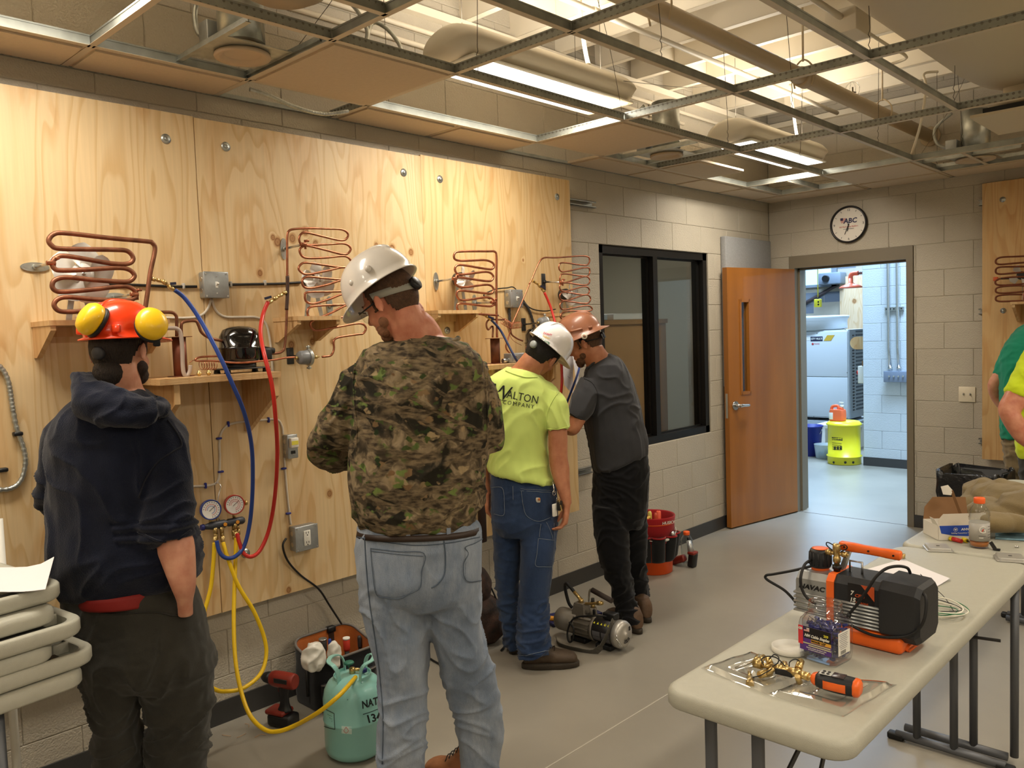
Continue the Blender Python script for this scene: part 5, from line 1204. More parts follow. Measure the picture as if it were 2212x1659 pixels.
mb.cyl(px(832,962,Z=3.14),px(842,960,Z=3.2),.03);mb.cyl(px(998,950,Z=3.14),px(990,950,Z=3.22),.03)
p1=person('big man seen from behind in a leaf-camouflage shirt, faded jeans and a white hard hat',mb,SK1,loc)
CAMO=camo_mat();m=MB()
for d_ in(TS,LA,RA):shape(m,d_)
sh=organic('shirt',m,CAMO,p1,.0065,5,wrinkle(.009,(7,7,10),3,.004,(24,24,18)));T=bvh(sh)
MB().tube(bez([px(850,729,Z=2.83),px(860,737,Z=2.785),px(885,744,Z=2.758),px(918,747,Z=2.745),px(952,745,Z=2.758),px(978,738,Z=2.785),px(990,730,Z=2.83)],6),.0085,12).build('collar_band',CAMO,p1)
seam(T,[(768,780),(764,830),(768,880),(772,930),(770,975)],.0022,CAMO,sh);seam(T,[(1046,790),(1050,850),(1052,905),(1050,955)],.0022,CAMO,sh)
DEN1=denim('faded_blue_denim',(122,136,156),(172,180,190));ST1=mat('denim_stitch',(72,84,98),.9);m=MB()
for d_ in(PELV,LL,RL):shape(m,d_)
jn=organic('jeans',m,DEN1,p1,.0065,5,lambda p,n,a=wrinkle(.010,(6,6,10),1,.002):a(p,n)*(1.05 if p.z<.75 else .55));T=bvh(jn)
seam(T,[(772,1160),(840,1172),(905,1178),(975,1172),(1036,1160)],.0018,ST1,jn,'stitching',.001,8);seam(T,[(958,1160),(962,1200),(960,1240),(945,1262),(932,1270)],.0028,ST1,jn,'stitching');seam(T,[(788,1160),(792,1230),(800,1310),(812,1390),(822,1470),(828,1560),(826,1650)],.0022,ST1,jn,'stitching',.001,10)
for q,r_ in(([(802,1184),(916,1195),(908,1268),(814,1282)],14),([(1004,1182),(1040,1164),(1040,1252),(1006,1254)],4)):
 pk=patch(T,q,DEN1,jn,'pocket',.004,10,r_)
for q in([(802,1184),(860,1191),(916,1195),(911,1235),(908,1268),(885,1282),(862,1293),(836,1290),(814,1282),(806,1230),(802,1184)],[(804,1190),(860,1197),(914,1201)],[(1040,1164),(1022,1174),(1004,1182),(1010,1196),(1000,1220),(1006,1254),(1038,1254)]):
 seam(T,q,.0014,ST1,jn,'stitching',.004,5)
m=MB();shape(m,[(774,1143,1036,1136,2.87,.158),(772,1155,1040,1148,2.87,.160)],1.012,2);m.build('belt',BELT,p1)
for u in(882,968):a_,n_=onto(T,u,1150,.006);MB().bar(a_+V((0,0,.02)),a_+V((0,0,-.025)),.014,.006,up=n_).build('belt_loop',DEN1,jn)
tr=px(935,1655,z=.04);hl=px(1040,1690,z=.03);boot(p1,(hl.x,hl.y),(hl+(tr-hl)*1.12).to_tuple()[:2],mat('tan_leather_boot',(142,92,58),.5,0,.1,40,.2,12),SOLE,label='tan leather boot')
fl=px(865,1765,z=.0);boot(p1,(fl.x+.05,fl.y-.04),(fl.x-.17,fl.y+.14),MATS['tan_leather_boot'],SOLE,label='tan leather boot')
h1.hair(p1,HAIRL,-.075,.03,short=True,th=.004)
h1.eyes(p1)
WH=mat('white_hat_shell',(214,208,200),.22,coat=.4,var=.04,vscale=5)
hat,HP=hardhat(h1,p1,WH,sz=1.03,tilt=-7,fwd=.006,upo=.016,ridges=1,label='glossy white hard hat',vis=.036,back=.008);strap(HP,hat,mat('grey_band',(150,148,138),.6),BLACK,1.06,-.03,-.066,.024)
for s_ in(-1,1):
 for y in(.02,-.06):MB().ball(HP(s_*.104,y,.045),(.012,.012,.012),12).build('rivet_bump',WH,hat)
g=MB();
for s_ in(-1,1):g.tube([h1.p(s_*.079,.0,.012),h1.p(s_*.078,.05,.008),h1.p(s_*.066,.085,.008)],.0026,6)
gl=g.build('glasses',BLACK,p1)
m=MB();m.tube(bez([h1.p(-.066,.085,.014),h1.p(-.03,.098,.018),h1.p(0,.101,.014),h1.p(.03,.098,.018),h1.p(.066,.085,.014)],4),.002,6);m.build('glasses_frame',BLACK,gl)
for s_ in(-1,1):
 pts=[h1.p(s_*(.034+.03*cos(a)),.093-.008*abs(cos(a)),-.004+.02*sin(a))for a in[2*pi*k/16 for k in range(16)]];MB().prism(pts,(h1.M.to_3x3()@V((0,.0012,0)))).build('lens',GL,gl)
hb=MB();
for x,y,z,r in((0,.062,-.088,.03),(-.03,.045,-.07,.03),(.03,.045,-.07,.03),(-.048,.02,-.05,.024),(.048,.02,-.05,.024)):hb.ball(h1.p(x,y,z),r*.95,12)
organic('beard',hb,mat('light_brown_beard',(150,104,74),.8,0,.6,300,.3,120),p1,.004,2)
# ---------------------------------------------------------- man in the navy hoodie and orange hard hat
TS=[(205,838,318,845,2.68,.085),(165,862,352,866,2.68,.12),(132,898,374,905,2.68,.15),(116,935,392,940,2.69,.165),(112,990,400,990,2.69,.17),(114,1050,402,1050,2.69,.17),(116,1110,408,1110,2.70,.17),(116,1160,424,1160,2.70,.175),(117,1210,434,1205,2.70,.18),(124,1250,426,1240,2.71,.175),(142,1284,400,1266,2.71,.16),(160,1294,385,1272,2.71,.14)]
LA=[(140,890,195,930,2.70,.06),(106,925,175,965,2.70,.07),(92,985,165,1000,2.71,.07),(85,1040,150,1050,2.72,.066),(80,1078,142,1088,2.74,.062),(98,1112,150,1068,2.79,.055),(130,1130,170,1085,2.85,.05),(165,1140,195,1100,2.92,.045)]
RA=[(318,905,380,905,2.68,.07),(322,950,400,940,2.66,.075),(320,1000,408,990,2.64,.075),(316,1050,412,1040,2.62,.072),(306,1100,418,1095,2.60,.072),(298,1145,420,1122,2.59,.07),(306,1168,416,1146,2.59,.066),(330,1178,412,1158,2.59,.055)]
HOOD=[(158,806,196,812,2.64,.03),(163,835,225,835,2.63,.06),(166,880,240,845,2.62,.075),(205,905,262,848,2.61,.07),(260,905,290,855,2.61,.06),(320,900,325,858,2.63,.05),(346,882,344,866,2.66,.035)]
HOOD=[[158,806,200,806,2.60,.035],[158,845,232,835,2.57,.06],[168,895,268,845,2.54,.06],[222,922,292,852,2.53,.055],[300,915,320,857,2.54,.05],[352,888,340,862,2.58,.045]]
PELV=[(142,1268,412,1255,2.71,.15),(145,1300,428,1292,2.71,.155),(152,1340,442,1335,2.72,.16),(162,1390,452,1385,2.72,.16),(175,1440,460,1440,2.72,.15),(200,1480,440,1480,2.72,.11)]
LL=[(165,1400,312,1400,2.71,.12),(185,1455,312,1470,2.71,.115),(202,1520,300,1530,2.72,.102),(206,1560,298,1570,2.73,.095),(210,1640,302,1650,2.74,.09),(210,1740,308,1745,2.75,.088),(212,1840,305,1845,2.76,.085),(213,1890,303,1893,2.77,.085)]
RL=[(290,1400,456,1400,2.73,.12),(300,1450,462,1450,2.74,.12),(318,1520,458,1518,2.75,.105),(322,1580,452,1580,2.77,.098),(320,1650,446,1652,2.78,.092),(325,1740,440,1742,2.80,.088),(330,1830,435,1832,2.82,.085),(332,1868,433,1870,2.82,.085)]
FOREA=[(338,1150,398,1136,2.60,.04),(341,1185,416,1165,2.59,.05),(356,1227,421,1222,2.58,.046),(372,1268,421,1268,2.58,.038),(384,1298,415,1300,2.60,.03),(386,1330,416,1330,2.63,.026)]
loc=px(290,1900,Z=2.76);loc.z=0
h2=Head(px(262,762,Z=2.68),FW+RT*.18+V((0,0,-.05)),V((0,0,1))-RT*.02,1.0)
mb=MB();h2.add(mb,px(262,860,Z=2.70),.062)
for d_,s_ in((TS,.86),(LA,.7),(RA,.7),(PELV,.86),(LL,.75),(RL,.75),(FOREA,1)):shape(mb,d_,s_)
hand(mb,px(402,1322,Z=2.72),V((0,0,-1))+FW*.25,RT*1-FW*.3,1,.4,1);hand(mb,px(190,1118,Z=2.92),RT*.7+FW*.4,V((0,0,1)),1,.6,1)
p2=person('man in a navy hooded sweatshirt with an orange hard hat and yellow ear muffs',mb,SK3,loc)
NAVY=cloth('navy_fleece',(19,23,38),260,.95,.25,14,.35,spec=.12);m=MB()
for d_ in(TS,LA,RA):shape(m,d_)
sh=organic('hoodie',m,NAVY,p2,.0065,5,lambda p,n,a=wrinkle(.010,(6,6,9),5,.004,(18,18,16)):a(p,n)+(.006*sin(p.z*190)if p.z<1.12 and p.z>1.04 and(p-px(360,1120,Z=2.6)).length<.16 else 0))
m=MB();shape(m,[tuple(q)for q in HOOD]);m.tube(bez([px(172,828,Z=2.60),px(215,842,Z=2.55),px(275,860,Z=2.53),px(330,882,Z=2.56),px(348,884,Z=2.62),px(335,868,Z=2.74)],5),[.02]+[.026]*24+[.018],14)
m.tube(bez([px(172,860,Z=2.56),px(225,895,Z=2.51),px(285,900,Z=2.51),px(335,892,Z=2.56)],5),[.03]+[.036]*14+[.024],14)
organic('hood',m,NAVY,sh,.006,6,wrinkle(.009,(9,9,12),8,.003))
T=bvh(sh);SD=mat('navy_seam',(14,16,28),.9)
seam(T,[(362,908),(382,935),(392,962),(374,975),(340,1000),(312,1040),(300,1075)],.003,SD,sh);seam(T,[(298,1148),(340,1168),(380,1166),(412,1146)],.004,NAVY,sh,'cuff_band')
m=MB();shape(m,[(186,1276,380,1256,2.71,.172),(184,1288,382,1276,2.71,.174),(190,1296,380,1287,2.71,.172)],1.01,2);m.build('waistband',mat('red_waistband',(120,16,8),.7),p2,'red underwear waistband showing above the trousers')
CHAR=cloth('charcoal_twill',(48,46,40),480,.85,.2,6,.3);m=MB()
for d_ in(PELV,LL,RL):shape(m,d_)
jn=organic('trousers',m,CHAR,p2,.007,5,lambda p,n,a=wrinkle(.013,(6,6,12),2,.003):a(p,n)*(1.2 if p.z<.75 else .5));T=bvh(jn)
seam(T,[(400,1275),(398,1310),(390,1328),(372,1330),(330,1322),(250,1326),(205,1322)],.0025,mat('charcoal_seam',(34,32,28),.9),jn)
for(u,v,sd)in((258,1890,0),(380,1868,1)):
 f_=px(u,v+10,z=0);boot(p2,(f_.x+.04,f_.y-.05),(f_.x-.14+.05*sd,f_.y+.17),mat('black_boot',(30,28,26),.5,0,.1,40),SOLE)
h2.hair(p2,HAIRB,-.085,.035,th=.006,nape=True)
hb=MB()
for x,y,z,r in((0,.062,-.09,.03),(-.03,.045,-.072,.032),(.03,.045,-.072,.032),(-.05,.02,-.05,.026),(.052,.02,-.05,.026)):hb.ball(h2.p(x,y,z),r*1.05,12)
organic('beard',hb,mat('dark_beard',(52,36,28),.85,0,.8,300,.3,100),p2,.004,2)
ORN=mat('orange_hat_shell',(228,62,22),.25,coat=.35,var=.05,vscale=5)
hat,HP=hardhat(h2,p2,ORN,sz=.93,tilt=6,fwd=.0,upo=.008,ridges=1,label='glossy orange hard hat',back=.016);strap(HP,hat,RUBBER,mat('dark_knob',(44,44,48),.5),1.0,-.03,-.052,.021)
for s_ in(-1,1):
 MB().rbox(HP(s_*.062,-.108,.022),(.03,.012,.026),.004,rot=h2.rot()).build('slot_lug',ORN,hat)
 u,v=((196,689)if s_<0 else(328,699));c=px(u,v,Z=2.555);ax=(FW*-.62+RT*s_*.55+UP*.42).normalized();xd=UP+RT*(-s_*.7)
 cup=MB().lathe([(.02,-.022),(.040,-.022),(.046,-.014),(.048,-.002),(.046,.012),(.037,.026),(.02,.033),(.002,.034)],c,ax,36,sx=1.0,sy=1.12,xd=RT*s_*.8+UP*.3).build('ear_muff',EARM,p2,'yellow ear-muff cup folded up against the helmet')
 m=MB().lathe([(.01,-.034),(.040,-.034),(.045,-.028),(.044,-.02),(.02,-.02)],c,ax,30,sx=1.0,sy=1.18,xd=RT*s_*.8+UP*.3).build('ear_cushion',RUBBER,cup)
 e=px(193 if s_<0 else 338,722 if s_<0 else 735,Z=2.64);MB().tube(bez([c-ax*.01,(c+e)/2+ax*.012,e,HP(s_*.105,-.03,.0)],5),.0035,8).build('arm_wire',BLACK,cup);MB().rbox(e,(.02,.02,.04),.005).build('arm_socket',BLACK,cup)
# ---------------------------------------------------------- man in the yellow-green T-shirt
TS=[(1096,794,1160,808,4.12,.085),(1074,806,1184,824,4.12,.11),(1052,822,1206,845,4.12,.13),(1042,850,1212,868,4.12,.14),(1040,890,1200,900,4.12,.145),(1044,930,1186,932,4.12,.145),(1050,975,1184,980,4.13,.14),(1052,1005,1190,1015,4.13,.145),(1056,1018,1198,1040,4.13,.148),(1062,1022,1197,1049,4.13,.14)]
SL=[(1175,836,1212,850,4.08,.06),(1172,870,1223,864,4.06,.066),(1176,905,1229,900,4.05,.064),(1180,929,1232,924,4.05,.063)]
SLL=[(1030,830,1070,835,4.2,.055),(1022,870,1066,868,4.22,.06),(1020,925,1064,922,4.24,.06)]
ARM=[(1180,850,1214,850,4.07,.045),(1184,930,1225,926,4.05,.048),(1186,985,1226,984,4.05,.045),(1189,1012,1230,1010,4.05,.044),(1198,1045,1231,1040,4.04,.037),(1210,1078,1234,1074,4.03,.028),(1212,1090,1235,1087,4.03,.026)]
ARL=[(1030,850,1064,850,4.22,.045),(1022,925,1060,922,4.24,.046),(1022,985,1058,985,4.26,.043),(1028,1040,1060,1040,4.24,.036),(1040,1068,1064,1066,4.22,.028)]
PELV=[(1060,1012,1196,1035,4.13,.11),(1060,1050,1202,1055,4.13,.125),(1060,1090,1206,1095,4.14,.135),(1062,1130,1205,1130,4.14,.13),(1080,1158,1195,1158,4.14,.1)]
LL=[(1061,1110,1126,1112,4.18,.09),(1064,1158,1126,1160,4.2,.088),(1067,1210,1124,1210,4.22,.082),(1070,1265,1122,1265,4.24,.076),(1077,1320,1122,1320,4.26,.07),(1084,1365,1122,1365,4.28,.072),(1090,1396,1124,1398,4.29,.072)]
RL=[(1122,1110,1205,1112,4.12,.095),(1123,1158,1204,1160,4.11,.092),(1123,1210,1196,1212,4.10,.086),(1122,1262,1190,1262,4.10,.078),(1120,1310,1186,1310,4.10,.072),(1117,1360,1184,1360,4.08,.078),(1117,1395,1190,1392,4.07,.078),(1119,1420,1188,1410,4.07,.076)]
loc=px(1140,1430,z=0)
up3=RT*.66+UP*.62+FW*.2;h3=Head(px(1172,766,Z=4.12),FW*.8+RT*.45-UP*.38,up3,.98)
mb=MB();h3.add(mb,px(1130,812,Z=4.13),.06)
for d_,s_ in((TS,.86),(ARM,1),(ARL,1),(PELV,.86),(LL,.75),(RL,.75)):shape(mb,d_,s_)
hand(mb,px(1224,1092,Z=4.03),V((0,0,-1))-RT*.12,RT,.98,.75,-1);hand(mb,px(1053,1072,Z=4.21),V((0,0,-1)),RT*-1,.95,.7,1)
p3=person('man seen from behind in a bright yellow-green T-shirt and carpenter jeans, head bent',mb,SK2,loc)
NEON=cloth('neon_yellow_jersey',(204,224,122),600,.85,.06,8,.15);m=MB()
for d_ in(TS,SL,SLL):shape(m,d_)
sh=organic('t_shirt',m,NEON,p3,.0065,5,wrinkle(.008,(7,7,8),12,.003,(18,18,12)));T=bvh(sh)
seam(T,[(1093,801),(1110,808),(1135,815),(1160,815)],.004,NEON,sh,'collar_band');seam(T,[(1206,848),(1192,868),(1182,895),(1181,926)],.0022,NEON,sh);seam(T,[(1182,926),(1205,927),(1229,921)],.002,NEON,sh)
INKT=mat('black_print',(24,26,22),.8)
def shirt_text(body,size_px,uc,vc,slope,name='lettering',bold=False,sx=1,space=1,shear=0):
 Mt=Matrix(((cos(slope),-sin(slope),0,uc),(sin(slope),cos(slope),0,vc),(0,0,1,0),(0,0,0,1)))
# picture coordinates run downwards, so flip the local y
 F=Matrix(((1,0,0,0),(0,-1,0,0),(0,0,1,0),(0,0,0,1)))
 return text(body,size_px,Mt@F,INKT,sh,name,proj=lambda p:onto(T,p.x,p.y,.0035)[0],bold=bold,sx=sx,space=space,shear=shear)
shirt_text('W',46,1080,849,.20,'lettering',False,.85,1,.2);shirt_text('ALTON',24,1129,859,.20,'lettering',False,.85,1.02);shirt_text('COMPANY',13,1120,874,.16,'lettering',False,.9,1.32);shirt_text('&',13,1079,866,.16)
for pts in([(1073,862),(1082,864),(1092,867)],):seam(T,pts,.0012,INKT,sh,'lettering',.002)
DEN2=denim('dark_blue_denim',(38,58,92),(58,78,112),4);ST2=mat('pale_stitch',(110,120,134),.9);m=MB()
for d_ in(PELV,LL,RL):shape(m,d_)
jn=organic('jeans',m,DEN2,p3,.0065,5,lambda p,n,a=wrinkle(.009,(8,8,18),7,.003):a(p,n)*(1.6 if p.z<.35 else .55));T=bvh(jn)
for q,r_ in(([(1124,1056),(1190,1060),(1190,1118),(1134,1112)],10),([(1063,1052),(1085,1054),(1089,1112),(1066,1108)],4),([(1163,1162),(1197,1166),(1192,1222),(1158,1222)],0)):patch(T,q,DEN2,jn,'pocket',.004,8,r_)
for q in([(1124,1056),(1158,1058),(1190,1060)],[(1124,1060),(1158,1062),(1190,1064)],[(1126,1060),(1130,1090),(1138,1114),(1162,1126),(1188,1118)],[(1063,1053),(1086,1055),(1090,1090),(1088,1113),(1068,1110)],[(1163,1163),(1180,1165),(1197,1167)],[(1163,1163),(1160,1195),(1157,1221),(1175,1224),(1192,1224)],[(1168,1132),(1165,1160)],[(1180,1128),(1190,1150),(1194,1165)],[(1108,1050),(1109,1080)],[(1120,1416),(1150,1413),(1187,1404)],[(1196,1130),(1196,1180),(1190,1240),(1184,1300)]):
 seam(T,q,.0014,ST2,jn,'stitching',.003,6)
pt=patch(T,[(1156,1073),(1168,1073),(1168,1087),(1156,1087)],mat('tan_patch',(186,178,160),.8),jn,'label_patch',.007,3);a_,n_=onto(T,1163,1078,.010);MB().lathe([(.001,0),(.007,0),(.007,.001)],a_,n_,12).build('patch_mark',mat('orange_thread',(176,110,60),.8),pt)
DB=mat('dark_brown_boot',(70,56,42),.65);hl=px(1128,1447,z=.0);te=px(1250,1440,z=.0);boot(p3,(hl.x-.01,hl.y+.02),(te.x-.015,te.y+.01),BOOTB,SOLE,label='dark brown lace-up work boot');hl=px(1102,1412,z=0);boot(p3,(hl.x+.01,hl.y),(hl.x+.02,hl.y+.26),BOOTB,SOLE,label='dark brown lace-up work boot')
h3.hair(p3,mat('black_hair',(24,20,17),.7,0,.8,260),-.08,.035,th=.007)
WH2=mat('clean_white_shell',(228,224,222),.2,coat=.4)
hat,HP=hardhat(h3,p3,WH2,sz=.93,tilt=0,fwd=.004,upo=.01,ridges=1,label='white hard hat with small coloured lettering');strap(HP,hat,RUBBER,mat('pale_knob',(150,156,154),.4),1,-.03,-.05,.019)
Th=bvh(hat)
def hat_text(body,size,u,v,slope,m_):
 Mt=Matrix(((cos(slope),-sin(slope),0,u),(sin(slope),cos(slope),0,v),(0,0,1,0),(0,0,0,1)))@Matrix(((1,0,0,0),(0,-1,0,0),(0,0,1,0),(0,0,0,1)))
 text(body,size,Mt,m_,hat,'lettering',proj=lambda p:onto(Th,p.x,p.y,.0012)[0],bold=True)
hat_text('WORK SAFE!',6,1173,734,.55,mat('green_print',(60,120,90),.5));hat_text('DON\'T',6,1183,722,.3,mat('red_print',(214,90,110),.5));hat_text('TODAY',5,1180,729,.4,mat('yellow_print',(226,196,90),.5))
# keys on the belt loop
t=thing('key_ring','keys and white tag hanging at the hip of the man in yellow','keys',px(1197,1065,Z=4.0));c=ORG[t.name]
MB().tube([c+V((.0,.011*cos(a),.011*sin(a)-.0))+RT*0 for a in[2*pi*k/20 for k in range(20)]],.0016,6,closed=True).build('ring',STEEL,t)
MB().rbox(px(1198,1102,Z=4.0),(.012,.028,.062),.004).build('tag',WHITE,t)
for k in range(3):q=px(1203+3*k,1078+3*k,Z=3.99);m=MB();m.cyl(q,q+V((.002,.001,0)),.010,n=14);m.bar(q,q+V((.006*k-.004,.004,-.045)),.008,.002,up=(1,0,0));m.build('key',BRASS if k else STEEL,t)
MB().rbox(px(1209,1092,Z=4.0),(.02,.03,.05),.008).build('fob',BLACK,t);MB().tube(bez([px(1194,1040,Z=4.03),px(1196,1052,Z=4.0),c],4),.003,6).build('carabiner',STEEL,t)
# ---------------------------------------------------------- man in the dark T-shirt and brown hard hat
TS=[(1276,776,1314,764,4.62,.07),(1266,796,1334,772,4.62,.12),(1260,815,1352,790,4.62,.155),(1254,850,1368,828,4.62,.165),(1258,890,1380,868,4.62,.165),(1264,925,1389,910,4.62,.16),(1270,960,1397,948,4.62,.155),(1276,995,1400,978,4.62,.15),(1282,1022,1390,985,4.62,.145),(1290,1028,1372,990,4.62,.13)]
SL=[(1254,812,1300,830,4.54,.062),(1240,842,1292,862,4.5,.066),(1231,876,1280,895,4.48,.064),(1227,893,1264,912,4.47,.06)]
ARM=[(1256,820,1290,840,4.52,.05),(1238,868,1276,884,4.48,.05),(1230,905,1262,915,4.46,.046),(1222,930,1246,938,4.46,.042),(1212,912,1226,940,4.49,.036),(1198,898,1204,926,4.53,.032),(1182,886,1186,908,4.58,.027)]
PELV=[(1284,985,1396,970,4.62,.13),(1281,1030,1402,1010,4.62,.14),(1279,1070,1400,1060,4.63,.145),(1280,1110,1397,1105,4.63,.14),(1300,1140,1385,1140,4.63,.11)]
LL=[(1279,1090,1352,1095,4.58,.1),(1283,1150,1358,1150,4.57,.095),(1292,1200,1360,1195,4.56,.088),(1306,1240,1364,1236,4.55,.08),(1319,1270,1368,1268,4.55,.074),(1322,1300,1374,1300,4.55,.07),(1336,1330,1382,1328,4.53,.075),(1340,1346,1384,1344,4.53,.072)]
RL=[(1325,1090,1397,1090,4.68,.1),(1335,1150,1399,1150,4.7,.095),(1345,1200,1398,1200,4.72,.088),(1352,1240,1396,1238,4.74,.08),(1358,1268,1402,1266,4.76,.076),(1362,1295,1401,1292,4.77,.072),(1364,1314,1404,1312,4.74,.072),(1368,1326,1405,1324,4.73,.07)]
loc=px(1365,1350,z=0)
h4=Head(px(1262,742,Z=4.58),RT*-.86+FW*.30-UP*.42,V((0,0,1))-RT*.3,.98)
mb=MB();h4.add(mb,px(1298,786,Z=4.62),.062)
for d_,s_ in((TS,.86),(ARM,1),(PELV,.84),(LL,.75),(RL,.75)):shape(mb,d_,s_)
hand(mb,px(1180,893,Z=4.6),RT*-.8+UP*.3,UP,.98,.6,1)
ARM2=[(1262,830,1300,815,4.78,.05),(1245,880,1280,890,4.84,.048),(1222,905,1240,930,4.86,.042),(1195,885,1205,912,4.84,.032)];shape(mb,ARM2,1);hand(mb,px(1192,893,Z=4.83),RT*-.8+UP*.3,UP,.98,.6,-1)
p4=person('young man in a dark grey T-shirt and brown hard hat leaning towards the board',mb,SK2,loc)
DG=cloth('dark_grey_jersey',(52,52,55),560,.9,.15,7,.2);m=MB()
for d_ in(TS,SL,[(1262,812,1310,800,4.76,.062),(1245,850,1290,850,4.82,.064),(1240,890,1284,896,4.85,.06)]):shape(m,d_)
sh=organic('t_shirt',m,DG,p4,.0065,5,wrinkle(.008,(8,8,9),21,.003,(18,18,12)));T=bvh(sh)
SG=mat('dark_seam',(40,40,42),.9);seam(T,[(1262,818),(1280,828),(1290,850),(1288,880),(1280,900)],.0022,SG,sh);seam(T,[(1228,889),(1246,901),(1262,907)],.002,SG,sh)
m=MB();m.tube(bez([px(1268,797,Z=4.54),px(1285,782,Z=4.53),px(1306,768,Z=4.56),px(1314,765,Z=4.64)],5),.006,8);m.build('collar_band',DG,sh)
BK=cloth('black_trouser_cloth',(19,19,21),500,.9,.2,6,.2,spec=.1);m=MB()
for d_ in(PELV,LL,RL):shape(m,d_)
organic('trousers',m,BK,p4,.0065,5,lambda p,n,a=wrinkle(.010,(8,8,17),17,.003):a(p,n)*(1.5 if p.z<.35 else .6))
hl=px(1388,1348,z=0);te=px(1330,1335,z=0);BB=mat('worn_brown_boot',(92,70,52),.65,0,.2,50,.3,12)
f_=px(1374,1364,z=0);boot(p4,(f_.x+.04,f_.y-.02),(f_.x-.24,f_.y+.08),BB,SOLE,label='scuffed brown work boot');f_=px(1399,1340,z=0);boot(p4,(f_.x+.03,f_.y-.03),(f_.x-.24,f_.y+.08),BB,SOLE,label='scuffed brown work boot')
h4.hair(p4,HAIRL,-.07,.03,short=True,th=.005);h4.eyes(p4)
hb=MB()
for x,y,z,r in((0,.070,-.094,.024),(-.026,.052,-.078,.026),(.026,.052,-.078,.026),(-.044,.026,-.055,.022),(.044,.026,-.055,.022),(0,.082,-.076,.012)):hb.ball(h4.p(x,y,z),r*1.05,12)
organic('beard',hb,BEARD,p4,.004,2)
BRN=mat('brown_hat_shell',(142,92,66),.38,0,.03,30,.12,9,coat=.15)
hat,HP=hardhat(h4,p4,BRN,sz=.94,full=True,tilt=4,fwd=.0,upo=.012,ridges=3,label='brown full-brim hard hat with a round sticker');strap(HP,hat,RUBBER,BLACK,1,-.035,-.05,.018)
Th=bvh(hat);a_,n_=onto(Th,1298,700,.001);s_=MB().lathe([(.001,0),(.017,0),(.017,.0012)],a_,n_,20).build('round_sticker',mat('cream_sticker',(226,214,196),.5),hat);a_,n_=onto(Th,1298,700,.003);MB().lathe([(.001,0),(.007,0),(.007,.0008)],a_,n_,10,sx=1,sy=1.5).build('sticker_mark',mat('sticker_brown',(150,110,84),.5),hat)
for pts in([(1232,716),(1246,713),(1258,710)],[(1271,708),(1278,706)]):
 q=[onto(Th,a,b,.001)[0]for a,b in pts];MB().tube(bez(q,3),.007,8).build('slot_lug',BRN,hat)
m=MB()
for s_ in(-1,1):m.tube(bez([h4.p(s_*.08,-.02,.01),h4.p(s_*.078,-.06,.0),h4.p(s_*.05,-.1,-.01)],4),.0025,6);m.rbox(h4.p(s_*.035,-.118,-.008),(.034,.004,.03),.0018,rot=h4.rot())
m.build('sunglasses',BLACK,p4,'black sunglasses worn on the back of the head')
# ---------------------------------------------------------- two people at the right edge
def edge_person(label,TSx,SLx,ARMx,PELx,LLx,RLx,hc,shirt,pants,sk,nm,hairm,seed,hnd,dz=0):
 TSx,SLx,ARMx,PELx,LLx,RLx=[[(*q[:4],q[4]+dz,q[5])for q in d_]for d_ in(TSx,SLx,ARMx,PELx,LLx,RLx)];hc=(hc[0],hc[1],hc[2]+dz)
 mb=MB();hd=Head(px(*hc[:2],Z=hc[2]),FW*.8+RT*.5,V((0,0,1)),1);hd.add(mb,px(hc[0],hc[1]+100*4.5/hc[2],Z=hc[2]),.06)
 for d_,s_ in((TSx,.86),(ARMx,1),(PELx,.86),(LLx,.75),(RLx,.75)):shape(mb,d_,s_)
 hand(mb,*hnd)
 loc=px((LLx[-1][0]+RLx[-1][2])/2,LLx[-1][1],Z=LLx[-1][4]);loc.z=0
 p=person(label,mb,sk,loc,.007);m=MB()
 for d_ in(TSx,SLx):shape(m,d_)
 organic('t_shirt',m,shirt,p,.008,5,wrinkle(.008,(7,7,8),seed,.003));m=MB()
 for d_ in(PELx,LLx,RLx):shape(m,d_)
 organic('trousers',m,pants,p,.008,5,wrinkle(.009,(7,7,14),seed,.003));hd.hair(p,hairm,-.08,.04,th=.008)
 for LLq,dx in((LLx,0),(RLx,0)):
  q=LLq[-1];f_=px((q[0]+q[2])/2,q[1],Z=q[4]);boot(p,(f_.x,f_.y-.06),(f_.x,f_.y+.22),MATS['black_boot'],SOLE)
 return p
TEAL=cloth('teal_jersey',(26,132,104),560,.85,.08,7,.15);KH=cloth('khaki_twill',(136,118,88),480,.85,.1,6,.2)
def zf(Z,z):
 return 829.5-(z-1.6627-Z*(-.0622)-Z*(-.035)*(2212-1106)/FPX)/(.99745*Z)*FPX
